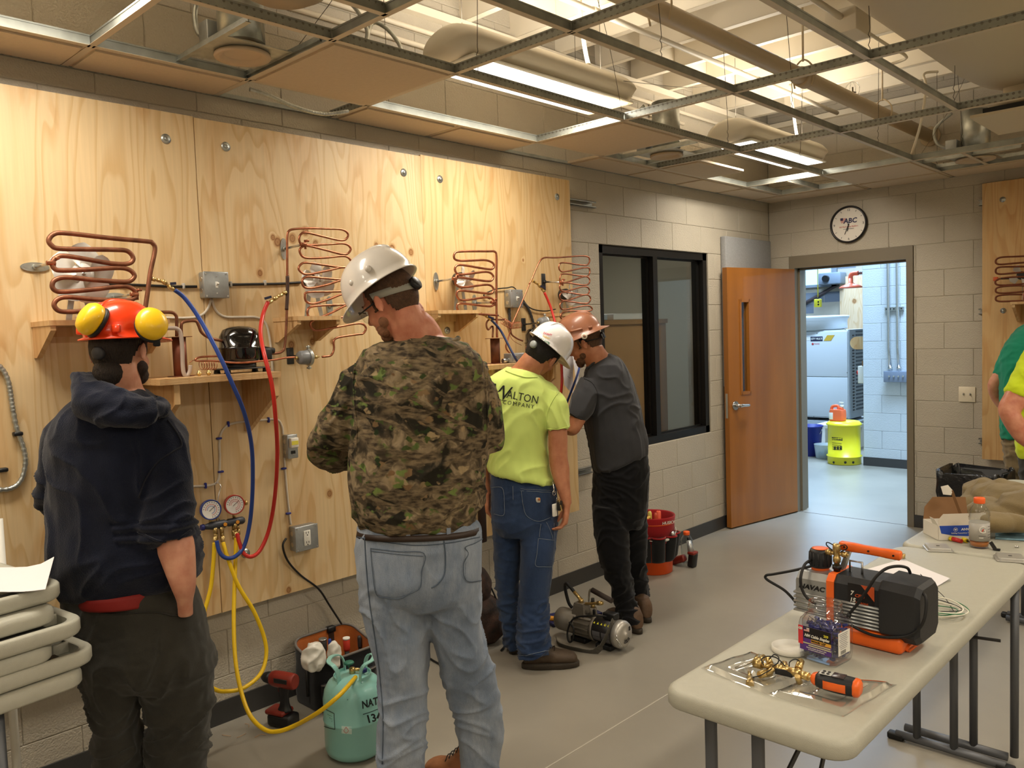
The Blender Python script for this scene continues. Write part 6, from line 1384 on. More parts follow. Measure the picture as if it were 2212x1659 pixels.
edge_person('person in a teal T-shirt and khaki trousers cut by the right edge, hands on hips',[(2215,700,2275,700,5.1,.08),(2190,722,2305,722,5.1,.12),(2168,762,2328,762,5.1,.14),(2164,815,2330,815,5.1,.15),(2166,880,2326,880,5.1,.15),(2166,942,2328,942,5.1,.15),(2170,950,2324,950,5.1,.14)],[(2178,735,2215,765,5.14,.06),(2160,772,2196,790,5.16,.062),(2147,806,2178,820,5.18,.058)],[(2175,745,2210,775,5.14,.045),(2150,800,2180,815,5.18,.045),(2135,830,2162,845,5.2,.04),(2142,862,2170,848,5.22,.036),(2160,885,2182,870,5.2,.03)],[(2170,935,2326,935,5.1,.13),(2172,975,2326,975,5.1,.14),(2180,1020,2320,1020,5.1,.13),(2200,1040,2300,1040,5.1,.1)],[(2176,1000,2250,1000,5.1,.1),(2184,1080,2245,1080,5.11,.085),(2190,1170,2240,1170,5.13,.075),(2192,1250,2238,1250,5.15,.07)],[(2250,1000,2322,1000,5.1,.1),(2256,1080,2318,1080,5.11,.085),(2262,1170,2312,1170,5.13,.075),(2264,1250,2310,1250,5.15,.07)],(2245,640,5.08),TEAL,KH,SK3,'a',HAIRB,31,(px(2172,880,Z=5.55),RT*.8-UP*.5,FW*-1,1,.3,1),.35)
LIME=cloth('lime_jersey',(206,226,40),560,.85,.06,7,.15)
edge_person('person in a lime T-shirt with a bare forearm cut by the right edge',[(2265,690,2335,690,4.5,.08),(2235,716,2370,716,4.5,.12),(2216,770,2392,770,4.5,.14),(2206,840,2395,840,4.5,.15),(2202,910,2390,910,4.5,.15),(2200,975,2390,975,4.5,.15),(2212,1000,2384,1000,4.5,.14)],[(2224,735,2275,775,4.45,.07),(2200,790,2250,820,4.42,.07),(2178,830,2236,862,4.40,.066),(2172,846,2228,872,4.4,.064)],[(2220,745,2270,780,4.45,.05),(2180,835,2225,860,4.4,.05),(2158,880,2204,890,4.38,.047),(2172,920,2206,898,4.36,.045),(2200,957,2226,930,4.36,.04),(2232,975,2250,950,4.38,.03)],[(2205,960,2388,960,4.5,.13),(2206,1010,2388,1010,4.5,.14),(2212,1060,2384,1060,4.5,.13),(2240,1090,2360,1090,4.5,.1)],[(2212,1040,2298,1040,4.5,.1),(2222,1140,2292,1140,4.52,.085),(2230,1240,2286,1240,4.54,.075),(2232,1365,2284,1365,4.57,.07)],[(2300,1040,2386,1040,4.5,.1),(2306,1140,2380,1140,4.52,.085),(2312,1240,2370,1240,4.54,.075),(2314,1365,2368,1365,4.57,.07)],(2300,615,4.48),LIME,CHAR,SK1,'b',HAIRL,41,(px(2245,962,Z=4.68),RT*.8-UP*.2,FW*-1,1,.3,1),.3)
# ============================================================ folding tables
TT=mat('speckled_table_plastic',(174,172,158),.45,0,.15,500,.03,60);LEGG=mat('grey_tube_steel',(92,94,98),.42,.4);DKM=mat('dark_brace_steel',(52,50,48),.45,.5)
def rrect(cx,cy,hx,hy,r,n=6):
 out=[]
 for sx_,sy_,a0 in((1,1,0),(-1,1,pi/2),(-1,-1,pi),(1,-1,3*pi/2)):
  for k in range(n+1):a=a0+pi/2*k/n;out.append((cx+sx_*(hx-r)+r*cos(a),cy+sy_*(hy-r)+r*sin(a)))
 return out
def top_mesh(cx,cy,hx,hy,z,th=.045,r=.06,xf=None,up=1):
 m=MB(xf);rings=[]
 for s_,dz in((-.030,-th+.004),(-.022,-th+.004),(-.016,-th),(-.004,-th),(0,-th+.006),(0,-.014),(-.004,-.005),(-.012,0),(-.022,.0)):
  rings.append([V((x,y,z+dz*up))for x,y in rrect(cx,cy,hx+s_,hy+s_,r+s_*.6)])
 m.loft(rings,cap=False);n=len(rings[0]);c=len(m.v)-n;m.f.append(tuple(range(c,c+n)));m.m.append(0);m.sm.append(False)
 c0=len(m.v)-9*n;rr=[V((x,y,z-(.012)*up))for x,y in rrect(cx,cy,hx-.030,hy-.030,r-.02)];nn=len(m.v);m.v+=[(xf@p)if xf else p for p in rr]
 for k in range(n):m.f.append((c0+k,c0+(k+1)%n,nn+(k+1)%n,nn+k));m.m.append(0);m.sm.append(False)
 m.f.append(tuple(range(nn,nn+n)));m.m.append(0);m.sm.append(False)
 return m
def table(y0,y1,label,posts):
 x0,x1=2.207,2.690;cx,cy=(x0+x1)/2,(y0+y1)/2;t=thing('folding_table',label,'table',(cx,cy,0),'long narrow folding tables')
 top_mesh(cx,cy,(x1-x0)/2,(y1-y0)/2,.74).build('tabletop',TT,t)
 for(ly,s_)in posts:
  for xx in(x0+.128,x0+.26):MB().cyl((xx,ly,.03),(xx,ly,.728),.0145,n=14).build('leg',LEGG,t)
  yy=ly+.075*s_
  for xx in(x0+.308,x0+.444):MB().cyl((xx,yy,.03),(xx,yy,.728),.0145,n=14).build('leg',LEGG,t)
  m=MB();m.tube([(x0+.05,ly,.022),(x1-.05,ly,.022)],.0155,14);m.build('foot_rail',LEGG,t);m=MB();m.tube([(x0+.06,yy,.022),(x1-.06,yy,.022)],.0155,14);m.build('foot_rail',LEGG,t)
  for xx in(x0+.05,x1-.05):MB().rbox((xx,ly,.014),(.06,.036,.026),.006).build('foot_cap',RUBBER,t)
  m=MB();m.bar((cx,ly,.45),(cx-.03,ly-s_*.38,.715),.02,.004,up=(1,0,0));m.bar((x0+.09,ly,.46),(x0+.4,ly+.07*s_,.46),.018,.006);m.build('brace',DKM,t)
 return t
table(-.835,.915,'nearer long table with the orange and black pump on it',[(-.70,1),(.745,1)][1:])
tb_=bpy.data.objects['folding_table']
# the near leg frame of flat posts with its folding brace
for(u,v)in((1535,1530),(1637,1575)):
 p=px(u,v,z=.69);MB().rbox((p.x,p.y,.36),(.030,.020,.70),.006).build('leg',LEGG,tb_)
a=px(1535,1530,z=.69);b_=px(1637,1575,z=.69)
MB().tube([(a.x-.03,a.y,.022),(b_.x+.2,b_.y,.022)],.0155,12).build('foot_rail',LEGG,tb_)
m=MB();m.tube(bez([(a.x,a.y+.01,.66),(a.x+.05,a.y+.02,.655),(b_.x-.02,b_.y+.03,.668),(b_.x+.06,b_.y+.04,.66)],4),.007,8);m.build('crossbar',DKM,tb_)
q0=px(1585,1655,z=.50);q1=px(1620,1590,z=.62);q2_=px(1655,1655,z=.50);q3_=px(1675,1585,z=.64)
m=MB();m.bar((b_.x-.02,b_.y+.01,.40),(b_.x+.04,b_.y+.34,.70),.018,.005,up=(1,0,0));m.bar((b_.x+.10,b_.y+.01,.40),(b_.x+.06,b_.y+.34,.70),.018,.005,up=(1,0,0));m.bar((b_.x-.01,b_.y+.12,.50),(b_.x+.09,b_.y+.12,.50),.012,.005);m.build('brace',DKM,tb_)
table(.935,2.70,'farther long table carrying the box, the bottle and the olive jacket',[(2.5,-1)])
# ---------------------------------------------------------- stack of tables at the left
ang_=math.atan2(.045,.185)
def stack_top(u,v,z,flip,hx=.25,L_=1.75,label='',k=0):
 c=px(u,v,z=z);d=V((sin(.10),-cos(.10),0))if False else V((.13,-.99,0)).normalized();xx=V((-d.y,d.x,0))*1
 if xx.x<0:xx=-xx
 o=c-xx*hx+d*(L_/2);M_=Matrix(((xx.x,-d.x,0,o.x),(xx.y,-d.y,0,o.y),(0,0,1,0),(0,0,0,1)))
 t=thing('stacked_table',label,'table',o,'folding tables stacked at the left')
 if flip:
  m=top_mesh(0,0,hx,L_/2,z-.047,.047,.06,M_,-1);m.build('tabletop',TT,t)
  for i in range(7):MB(M_).rbox((-.12+i*.04-(0 if True else 0),L_/2-.052,z-.018),(.012,.05,.034),.005).build('rib',TT,t)
  m=MB(M_);m.bb((-hx+.05,-L_/2+.3,z-.03),(hx-.05,L_/2-.12,z-.026));m.build('underside_plate',DKM,t)
  m=MB(M_);m.bar((hx-.045,L_/2-.1,z-.012),(hx-.045,-L_/2+.2,z-.012),.03,.016);m.build('side_rail',DKM,t)
 else:
  m=top_mesh(0,0,hx,L_/2,z,.045,.06,M_,1);m.build('tabletop',TT,t)
 return t,M_,hx,L_
Z6=[(193,1442,.740,0,'bottom table of the stack at the lower left, standing on its legs'),(215,1395,.790,1,'upturned table resting directly on the standing one at the left'),(128,1388,.835,0,'third table from the bottom of the left stack'),(190,1334,.885,1,'upturned table in the middle of the left stack'),(132,1308,.930,0,'table just below the topmost of the left stack'),(145,1258,.980,1,'topmost upturned table of the left stack, with papers on it')]
for k,(u,v,z,fl_,lb)in enumerate(Z6):
 u-=0 if fl_ else 0
 tt,M_,hx,L_=stack_top(u,v,z,fl_,label=lb,k=k)
 if k==0:
  for(x,y)in((hx-.07,L_/2-.22),(-hx+.07,L_/2-.22),(hx-.07,-L_/2+.25),(-hx+.07,-L_/2+.25)):
   MB(M_).cyl((x,y,0),(x,y,.705),.016,n=14).build('leg',LEGG,tt);MB(M_).cyl((x-.0,y-.036,.03),(x-.0,y-.036,.705),.014,n=14).build('leg',DKM,tt)
  MB(M_).bar((hx-.07,L_/2-.25,.42),(hx-.07,L_/2-.75,.70),.028,.014,up=(1,0,0)).build('brace',LEGG,tt)
 topM=M_
t=thing('paper_sheet','white sheet lying over the topmost table at the left edge','paper',px(60,1230,z=1.0))
q=[px(-120,1235,z=1.0),px(118,1217,z=1.012),px(98,1272,z=.992),px(-120,1285,z=.992)];vs=[]
for i in range(9):
 for j in range(9):
  a,b_=j/8,i/8;p=(q[0]*(1-a)+q[1]*a)*(1-b_)+(q[3]*(1-a)+q[2]*a)*b_;vs.append(p+V((0,0,.004*sin(a*6)+(.022*(a-.75)**2*16*(1-b_)if a>.75 else 0))))
fs=[(i*9+j,i*9+j+1,i*9+j+10,i*9+j+9)for i in range(8)for j in range(8)]
MB().add(vs+[p-V((0,0,.001))for p in vs],fs+[tuple(k+81 for k in f[::-1])for f in fs],True).build('sheet',SHEET,t,fix=False)
p=px(3,1060,x=.35);p0=px(36,1650,x=.35);o=MB().tube([(p0.x,p0.y-.0,0),(p0.x,p0.y,1.12)],.013,12).build('white_pole',WHITE);top(o,'slim white pole standing behind the stacked tables at the left edge','pole')
# ============================================================ things on the near table
TZ=.7405
OR=mat('pump_orange',(238,104,30),.4,0,.03,60,coat=.1);SIL=mat('pump_silver',(170,172,172),.35,.6,.04,80);PB=mat('pump_black',(34,35,38),.5,0,.06,120)
Lx,Wy=.362,.135;OX,OY=2.300,-.238;PM=Matrix.Translation((OX,OY,TZ))@Matrix.Rotation(-.03,4,'Z')
pu=thing('vacuum_pump','orange, silver and black vacuum pump with an orange carry handle on the near table','pump',(OX+.18,OY+.07,TZ))
def oct_(x,y0,y1,z0,z1,c):return[V((x,y0,z0+c)),V((x,y0+c,z0)),V((x,y1-c,z0)),V((x,y1,z0+c)),V((x,y1,z1-c)),V((x,y1-c,z1)),V((x,y0+c,z1)),V((x,y0,z1-c))]
m=MB(PM);m.loft([oct_(x,.02,Wy-.0,.005 if 0 else 0,h,.012)for x,h in((.115,.02),(.125,.05),(.28,.05),(.30,.028),(.318,.018))],smooth=False);m.rbox((.205,.064,.024),(.215,.152,.048),.012);m.build('base',OR,pu)
m=MB(PM);m.loft([oct_(x,y0,y1,z0,z1,.018)for x,y0,y1,z0,z1 in((.0,.008,.128,.062,.168),(.006,.0,.135,.052,.178),(.10,.0,.135,.048,.18))],smooth=False);m.build('oil_reservoir',SIL,pu)
for k in range(5):
 z=.062+.0135*k;MB(PM).loft([oct_(x,-.0045,.1395,z-.003,z+.003,.0028)for x in(-.003,.098)],smooth=True).build('cooling_fin',SIL,pu)
MB(PM).loft([oct_(x,-.006,.141,.03,.188,.018)for x in(.10,.122)],smooth=False).build('orange_collar',OR,pu)
m=MB(PM);m.loft([oct_(x,-.003,.138,.04,.188,.02)for x in(.122,.255)],smooth=False);m.build('motor_housing',PB,pu)
for k in range(7):
 z=.056+.0102*k;MB(PM).loft([oct_(x,-.009,.144,z-.0036,z+.0036,.003)for x in(.122,.252)],smooth=True).build('cooling_fin',SIL,pu)
m=MB(PM);m.loft([oct_(x,y0,y1,z0,z1,c)for x,y0,y1,z0,z1,c in((.250,-.008,.144,.040,.192,.018),(.256,-.012,.148,.034,.198,.02),(.345,-.010,.146,.032,.194,.022),(.358,-.002,.138,.042,.186,.022))],smooth=False);m.build('end_cover',PB,pu)
for k in range(9):MB(PM).box((.3545,.068,.05+.011*k),(.004,.095-.004*k,.0045)).build('vent_slat',RUBBER,pu)
MB(PM).box((.3515,.045,.16),(.012,.04,.022)).build('switch_recess',BLACK,pu)
FM=PM@frame((0,-.0045,0),(1,0,0),(0,0,1))
def ft(s_,size,x,z,m_,**k):return text(s_,size,PM@frame((x,k.pop('y',-.0008),z),(1,0,0),(0,0,1)),m_,pu,'lettering',**k)
ft('NAVAC',.020,.052,.138,BLACK,y=-.0012,bold=True,shear=.25,sx=1.15)
MB(PM).box((.2,-.0036,.145),(.075,.001,.062)).build('label_plate',mat('label_black',(30,28,28),.35),pu);MB(PM).prism([(.2,-.0045,.176),(.2375,-.0045,.176),(.2375,-.0045,.135)],(0,-.0008,0)).build('label_triangle',mat('label_orange',(196,84,40),.4),pu)
LO=MATS['label_orange'];ft('7',.017,.174,.148,WHITE,y=-.0048,bold=True,shear=.2);ft('CFM',.012,.196,.143,LO,y=-.0048,bold=True,shear=.2,sx=1.2);ft('15',.017,.176,.128,WHITE,y=-.0048,bold=True,shear=.2);ft('MICRONS',.008,.203,.123,LO,y=-.0048);MB(PM).box((.205,-.0045,.1175),(.05,.0008,.0012)).build('label_rule',LO,pu)
def yp(u,v,y=-.17):return px(u,v,y=y)
c=PM@V((.05,.066,.178));MB().cyl(c,c+V((0,0,.012)),.026,n=28).build('cap_ring',OR,pu)
m=MB().lathe([(.030,.010),(.031,.014),(.031,.055),(.028,.062),(.02,.064),(.002,.064)],c,(0,0,1),28);m.build('exhaust_cap',PB,pu)
for k in range(14):a=2*pi*k/14;MB().cyl(c+V((.031*cos(a),.031*sin(a),.016)),c+V((.030*cos(a),.030*sin(a),.054)),.003,n=6).build('grip_rib',PB,pu)
MB().lathe([(.016,.0642),(.024,.0642),(.024,.0652),(.016,.0652)],c,(0,0,1),28).build('cap_mark',OR,pu)
hb0=yp(1819,1178);hb1=yp(1942,1200);d=(hb1-hb0).normalized();m=MB();m.loft([[hb0+d*t+V((0,w_*ca,h*sa))for ca,sa in((-1,-.7),(-.7,-1),(.7,-1),(1,-.7),(1,.7),(.7,1),(-.7,1),(-1,.7))]for t,w_,h in((-.006,.010,.010),(-.003,.012,.0125),(.035,.012,.0125),(.06,.012,.0112),((hb1-hb0).length-.05,.012,.0112),((hb1-hb0).length-.03,.012,.0125),((hb1-hb0).length+.003,.012,.0125),((hb1-hb0).length+.006,.010,.010))]);m.build('handle',OR,pu)
for f_ in(.07,.5,.93):q=hb0.lerp(hb1,f_);MB().cyl(q+V((0,-.014,0)),q+V((0,-.009,0)),.003,n=10).build('screw',RUBBER,pu)
q=PM@V((.112,.075,.185));MB().bar(q,(hb0.x+.022,hb0.y,hb0.z-.008),.012,.02,up=(0,1,0)).build('handle_post',SIL,pu)
vb=PM@V((.110,.045,.186));m=MB();m.lathe([(.010,0),(.010,.008),(.014,.01),(.014,.02)],vb,n=8);m.build('black_base_nut',BLACK,pu)
m=MB();m.lathe([(.008,.018),(.008,.028),(.011,.030),(.011,.044),(.009,.046),(.009,.062),(.0115,.064),(.0115,.082),(.009,.084),(.002,.084)],vb,n=16)
for s_ in(-1,1):m.cyl(vb+V((s_*.008,0,.055)),vb+V((s_*.018,0,.055)),.006,n=10);m.cyl(vb+V((s_*.016,0,.055)),vb+V((s_*.03,0,.055)),.0085,n=10);m.cyl(vb+V((s_*.03,0,.055)),vb+V((s_*.034,0,.055)),.004,n=8)
m.build('brass_valve',BRASS,pu)
for s_ in(-1,1):MB().tube(bez([vb+V((s_*.012,0,.062)),vb+V((s_*.03,0,.075)),vb+V((s_*.026,-.003,.085)),vb+V((s_*.008,0,.078))],4),.0018,6).build('cap_tether',RUBBER,pu)
MB().tube([PM@V(p)for p in((.142,.06,.188),(.142,.06,.222),(.178,.06,.222),(.178,.06,.188))],.0035,6).build('bracket_loop',STEEL,pu)
def cordp(lst):return[px(u,v,y=y)for u,v,y in lst]
MB().tube(bez(cordp([(1752,1223,-.19),(1715,1232,-.2),(1672,1240,-.2),(1655,1243,-.2),(1657,1252,-.2),(1690,1272,-.2),(1706,1286,-.2),(1719,1301,-.2)]),6),.0042,10).build('power_cord',RUBBER,pu)
MB().tube(bez(cordp([(1752,1209,-.2),(1738,1220,-.23),(1730,1245,-.26),(1731,1268,-.265),(1742,1290,-.265),(1762,1305,-.265)]),6),.0042,10).build('power_cord',RUBBER,pu)
MB().tube(bez(cordp([(1966,1238,-.18),(1960,1227,-.2),(1940,1223,-.22),(1915,1228,-.24),(1893,1245,-.26),(1873,1275,-.268),(1852,1305,-.27),(1835,1325,-.275)]),6),.0042,10).build('power_cord',RUBBER,pu);q=px(1835,1325,y=-.275);MB().cyl(q,q+V((-.002,-.004,-.012)),.006).build('plug',RUBBER,pu)
MB().tube(bez(cordp([(1838,1350,-.27),(1860,1362,-.265),(1890,1373,-.262),(1925,1377,-.262),(1960,1374,-.262),(1982,1362,-.262),(1996,1340,-.26),(2001,1310,-.25),(1999,1288,-.24),(1990,1278,-.22)]),6),.0042,10).build('power_cord',RUBBER,pu)
# jar of cable staples
JM=film('clear_plastic',(.93,.94,.96),.08,.9)
jc=px(1790,1437,z=TZ);jc=V((jc.x-.025,jc.y+.042,TZ));ja_=-.12
JX=Matrix.Translation(jc)@Matrix.Rotation(ja_,4,'Z')
jar=thing('staple_jar','square clear plastic jar of blue cable staples with a purple and black label','jar',jc)
def sq(hx,z,r):return[V((x,y,z))for x,y in rrect(0,0,hx,hx*.88,r,4)]
def circ(r,z,n=28):return[V((r*cos(2*pi*k/n),r*sin(2*pi*k/n),z))for k in range(n)]
def blend(a,b_,t):return[p*(1-t)+q*t for p,q in zip(a,b_)]
c28=[V((.042*cos(pi/2*i/6-0+s_*0),0,0))for i in range(1)for s_ in range(1)]
def rq(r,z):return[V((x,y,z))for x,y in rrect(0,0,r,r,r-.0001,6)]
def sq6(hx,z,r):return[V((x,y,z))for x,y in rrect(0,0,hx,hx*.9,r,6)]
m=MB(JX);m.loft([sq6(.048,.001,.015),sq6(.055,.006,.016),sq6(.057,.02,.016),sq6(.057,.098,.016),sq6(.055,.112,.02),blend(sq6(.053,.122,.03),rq(.046,.122),.5),rq(.044,.128),rq(.044,.134),rq(.047,.136),rq(.047,.139),rq(.044,.141),rq(.044,.158),rq(.042,.158),rq(.042,.130),sq6(.050,.110,.018),sq6(.053,.02,.014),sq6(.046,.006,.012)],cap=True);m.build('jar_wall',JM,jar)
stp=MB(JX);rnd=random.Random(5)
for k in range(260):
 p=V((rnd.uniform(-.044,.044),rnd.uniform(-.038,.038),rnd.uniform(.012,.092)if k<240 else .095));R_=Matrix.Rotation(rnd.uniform(0,6),3,'Z')@Matrix.Rotation(rnd.uniform(0,3),3,'X');stp.box(p,(.014,.007,.006),R_)
o=stp.build('staples',mat('blue_staple_plastic',(34,42,116),.4),jar,kind='stuff')
stp=MB(JX)
for k in range(70):
 p=V((rnd.uniform(-.042,.042),rnd.uniform(-.036,.036),rnd.uniform(.02,.103)));R_=Matrix.Rotation(rnd.uniform(0,6),3,'Z')@Matrix.Rotation(rnd.uniform(0,3),3,'X');stp.box(p,(.0015,.0015,.022),R_)
stp.build('nails',STEEL,jar,kind='stuff')
def lab(x0,x1,z0,z1,m_,d=0,face=0,nm='label_print'):
 a=MB(JX);a.box(((x0+x1)/2,-.0526-d,(z0+z1)/2),(x1-x0,.0008,z1-z0));return a.build(nm,m_,jar)
lab(-.046,.046,.03,.096,mat('label_purple',(84,48,130),.4));lab(-.034,.046,.064,.096,mat('label_ink_black',(20,18,22),.4),.0008);lab(-.050,-.036,.045,.096,mat('label_red',(206,50,54),.4),.0012);lab(-.012,.046,.055,.064,mat('label_amber',(222,166,60),.4),.0016);lab(-.033,-.017,.083,.093,WHITE,.0014);lab(-.033,-.025,.088,.093,INK,.0020);
for k in range(3):lab(-.033,-.017,.0835+.003*k,.0845+.003*k,RINK,.0018)
for k,(a_,b_)in enumerate(((-.036,.044),(-.02,.046))):lab(a_,b_,.049-.0055*k,.052-.0055*k,mat('label_pale',(196,190,150),.5),.0012)
def jt(s_,size,x,z,m_,**k):return text(s_,size,JX@frame((x,-.0552,z),(1,0,0),(0,0,1)),m_,jar,'lettering',**k)
jt('NM Cable Staples',.0108,.005,.0725,WHITE,bold=True,shear=.3,sx=.92);jt('WOOD 1/2"',.008,.010,.0595,INKT,bold=True);jt('200',.009,.032,.0825,mat('label_yellow_ink',(210,200,60),.5),bold=True);jt('GB',.009,-.043,.088,WHITE,bold=True);jt('Secures plastic sheathed cable\nto wood studs and joists',.0048,.004,.0375,WHITE)
a=MB(JX);a.box((.0578,-.008,.062),(.0008,.06,.062));a.build('side_label',WHITE,jar)
for k in range(9):a=MB(JX);a.box((.0586,-.012,.088-.005*k),(.0004,.044-(k%3)*.006,.0012));a.build('small_print',mat('grey_print',(120,120,126),.6),jar)
for k in range(7):a=MB(JX);a.box((.0586,-.026+.004*k,.038),(.0004,.0018 if k%2 else .001,.010));a.build('barcode_bar',BLACK,jar)
p=px(1706,1401,z=TZ+.008);t=thing('jar_lid','white round screw lid lying upside down beside the jar','lid',(p.x,p.y,TZ));MB().lathe([(.046,.001),(.049,.003),(.049,.017),(.0465,.0175),(.0465,.004),(.002,.004)],(p.x,p.y,TZ),n=48).build('lid_rim',WHITE,t)
# clear clamshell packaging
CL=film('clear_clamshell',(.985,.985,.985),.06,1.0,.05)
t=thing('clamshell_pack','open clear plastic clamshell packaging under the brass valve tool','packaging',px(1710,1480,z=TZ))
def shell_half(q,nm,seed):
 N_=26;vs=[];Q=[px(a,b_,z=TZ+.003)for a,b_ in q]
 for i in range(N_+1):
  for j in range(N_+1):
   a,b_=j/N_,i/N_;p=(Q[0]*(1-a)+Q[1]*a)*(1-b_)+(Q[3]*(1-a)+Q[2]*a)*b_;e=min(a,b_,1-a,1-b_);hgt=0
   if e>.07:hgt=.010
   if .25<a<.8 and .3<b_<.75:hgt=.004
   if(a-.5)**2+(b_-.55)**2<.02+seed*.01:hgt=.013
   vs.append(p+V((0,0,hgt+.0012*sin(a*13+b_*9+seed))))
 fs=[(i*(N_+1)+j,i*(N_+1)+j+1,(i+1)*(N_+1)+j+1,(i+1)*(N_+1)+j)for i in range(N_)for j in range(N_)];n_=len(vs)
 MB().add(vs+[p+V((0,0,-.0006))for p in vs],fs+[tuple(k+n_ for k in f[::-1])for f in fs],True).build(nm,CL,t,fix=False)
shell_half([(1513,1443),(1620,1408),(1762,1470),(1655,1500)],'shell_half',0);shell_half([(1655,1500),(1762,1462),(1938,1478),(1822,1548)],'shell_half',1)
# digital vacuum gauge on its brass tree
vt=thing('vacuum_gauge_tool','brass valve-core tool with an orange and black digital gauge','tool',px(1740,1460,z=TZ+.02))
def tz(u,v,h=.035):return px(u,v,z=TZ+h)
A_,B_=tz(1754,1464),tz(1860,1488);ax=(B_-A_).normalized();sd=V((-ax.y,ax.x,0)).normalized();upv=ax.cross(sd);upv=upv if upv.z>0 else-upv
def gsec(t,w_,h,dz=0):c=A_.lerp(B_,t);return[c+sd*(w_*x)+upv*(h*z+dz)for x,z in((-1,-.5),(-.6,-1),(.6,-1),(1,-.5),(1,.5),(.6,1),(-.6,1),(-1,.5))]
m=MB();m.loft(smooth_rings([gsec(0,.011,.010),gsec(.04,.014,.013),gsec(.12,.017,.015)],2));m.build('orange_nose',OR,vt)
m=MB();m.loft(smooth_rings([gsec(.11,.0175,.0155),gsec(.3,.022,.0185),gsec(.6,.0235,.020),gsec(.86,.022,.019),gsec(.90,.021,.018)],2));m.build('gauge_body',PB,vt)
m=MB();m.loft(smooth_rings([gsec(.87,.0225,.0195),gsec(.96,.0215,.0185),gsec(1.0,.017,.014)],2));m.build('orange_end',OR,vt)
m=MB();m.loft([[A_.lerp(B_,t_)-sd*(.0238*w_)+upv*z for z in(-.011,.008)]+[A_.lerp(B_,t_)-sd*(.0215*w_)+upv*z for z in(.011,-.013)]for t_,w_ in((.28,.93),(.5,1),(.74,1.0))]);m.build('orange_side_grip',OR,vt)
for f_,w_,m_ in((.30,.026,mat('button_panel',(176,176,170),.4)),(.56,.030,mat('lcd_dark',(62,52,54),.2))):
 c=A_.lerp(B_,f_)+upv*.0205;MB().rbox(c,(.030,w_,.0014),.0006,rot=Matrix((ax,sd,upv)).transposed()).build('panel' if f_<.4 else 'screen',m_,vt)
for i in range(2):
 for j in range(2):c=A_.lerp(B_,.25+.10*i)+upv*.0208+sd*(-.006+.012*j);MB().lathe([(.0042,0),(.0036,.0018),(.001,.002)],c,upv,12).build('button',RUBBER,vt)
m=MB();C_=tz(1632,1428);
def bs(p,q,r0,r1=None,n=12):m.cyl(p,q,r0,r1,n)
bs(A_,A_-ax*.012,.007);bs(A_-ax*.008,tz(1728,1456),.0105);bs(tz(1730,1456),tz(1705,1449),.012,.011,6);bs(tz(1706,1449),tz(1665,1440),.008);bs(tz(1690,1445),tz(1676,1442),.011,.011,6);bs(tz(1665,1440),tz(1645,1437),.0065);bs(tz(1647,1437),tz(1630,1432),.0125,.0125,8)
bs(tz(1632,1432),tz(1640,1420),.010,.010,8);bs(tz(1636,1426),tz(1650,1420),.007,.009,8)
bs(tz(1668,1440),tz(1660,1425,.045),.006,.006);bs(tz(1664,1434,.04),tz(1658,1420,.05),.0085,.0075,8);bs(tz(1722,1452),tz(1728,1436,.045),.007);bs(tz(1724,1446,.04),tz(1730,1428,.05),.0105,.0095,8);bs(tz(1700,1448),tz(1693,1434,.04),.008,.010,8)
bs(tz(1672,1444),tz(1655,1456,.02),.007);bs(tz(1664,1452,.02),tz(1640,1458,.02),.0105,.0095,8);bs(tz(1722,1460),tz(1727,1474,.015),.007,.0085,10)
bs(tz(1620,1480,.002),tz(1620,1466,.006),.0105,.0105,10);bs(tz(1620,1468,.006),tz(1619,1452,.012),.006,.005,8)
m.build('brass_tree',BRASS,vt);MB().rbox(tz(1694,1452,.03),(.045,.014,.016),.002,rot=Matrix((ax,sd,upv)).transposed()).build('black_lever',BLACK,vt)
MB().cyl(tz(1588,1444,.012),tz(1630,1428,.03),.0035).build('steel_pin',STEEL,vt)
for pts in([(1650,1437,.05),(1645,1425,.06),(1655,1418,.065),(1675,1420,.06),(1690,1432,.05),(1697,1442,.04)],[(1662,1424,.055),(1672,1414,.065),(1682,1420,.065),(1680,1432,.055),(1668,1440,.045)],[(1705,1440,.05),(1706,1430,.06),(1718,1424,.062),(1730,1430,.052)],[(1626,1463,.015),(1640,1460,.02),(1655,1452,.03),(1668,1445,.035)]):
 MB().tube(bez([tz(*q)for q in pts],5),.0016,6).build('cap_tether',RUBBER,vt)
# coil of wire behind the pump
t=thing('wire_coil','loose coil of white and green wire behind the pump','wire',px(2040,1325,z=TZ));cc_=px(2022,1318,z=TZ+.01);rnd=random.Random(9)
for k,(m_,r)in enumerate(((mat('white_wire',(228,224,208),.45),.0022),(mat('green_wire',(30,110,66),.45),.0016),(mat('white_wire',(0,0,0)),.0022),(BC,.0014),(mat('green_wire',(0,0,0)),.0016),(mat('white_wire',(0,0,0)),.0022))):
 rr_=.062+.008*k-.02*(k%2);pts=[cc_+V((rr_*cos(a)*1.05+.01*sin(k),rr_*sin(a)*.9+.008*cos(k*2),.003+.003*k+.004*sin(a*2+k)))for a in[2*pi*q/12+k for q in range(13)]]
 MB().tube(bez(pts,4),r,6).build('wire_loop',m_,t)
MB().tube(bez([px(1988,1240,z=TZ+.06),px(2010,1262,z=TZ+.03),px(2040,1290,z=TZ+.01),px(2060,1320,z=TZ+.004)],5),.0012,6).build('wire_end',BC,t);MB().tube(bez([px(2030,1335,z=TZ+.005),px(2055,1332,z=TZ+.004),px(2083,1328,z=TZ+.003)],5),.0022,6).build('wire_end',MATS['white_wire'],t)
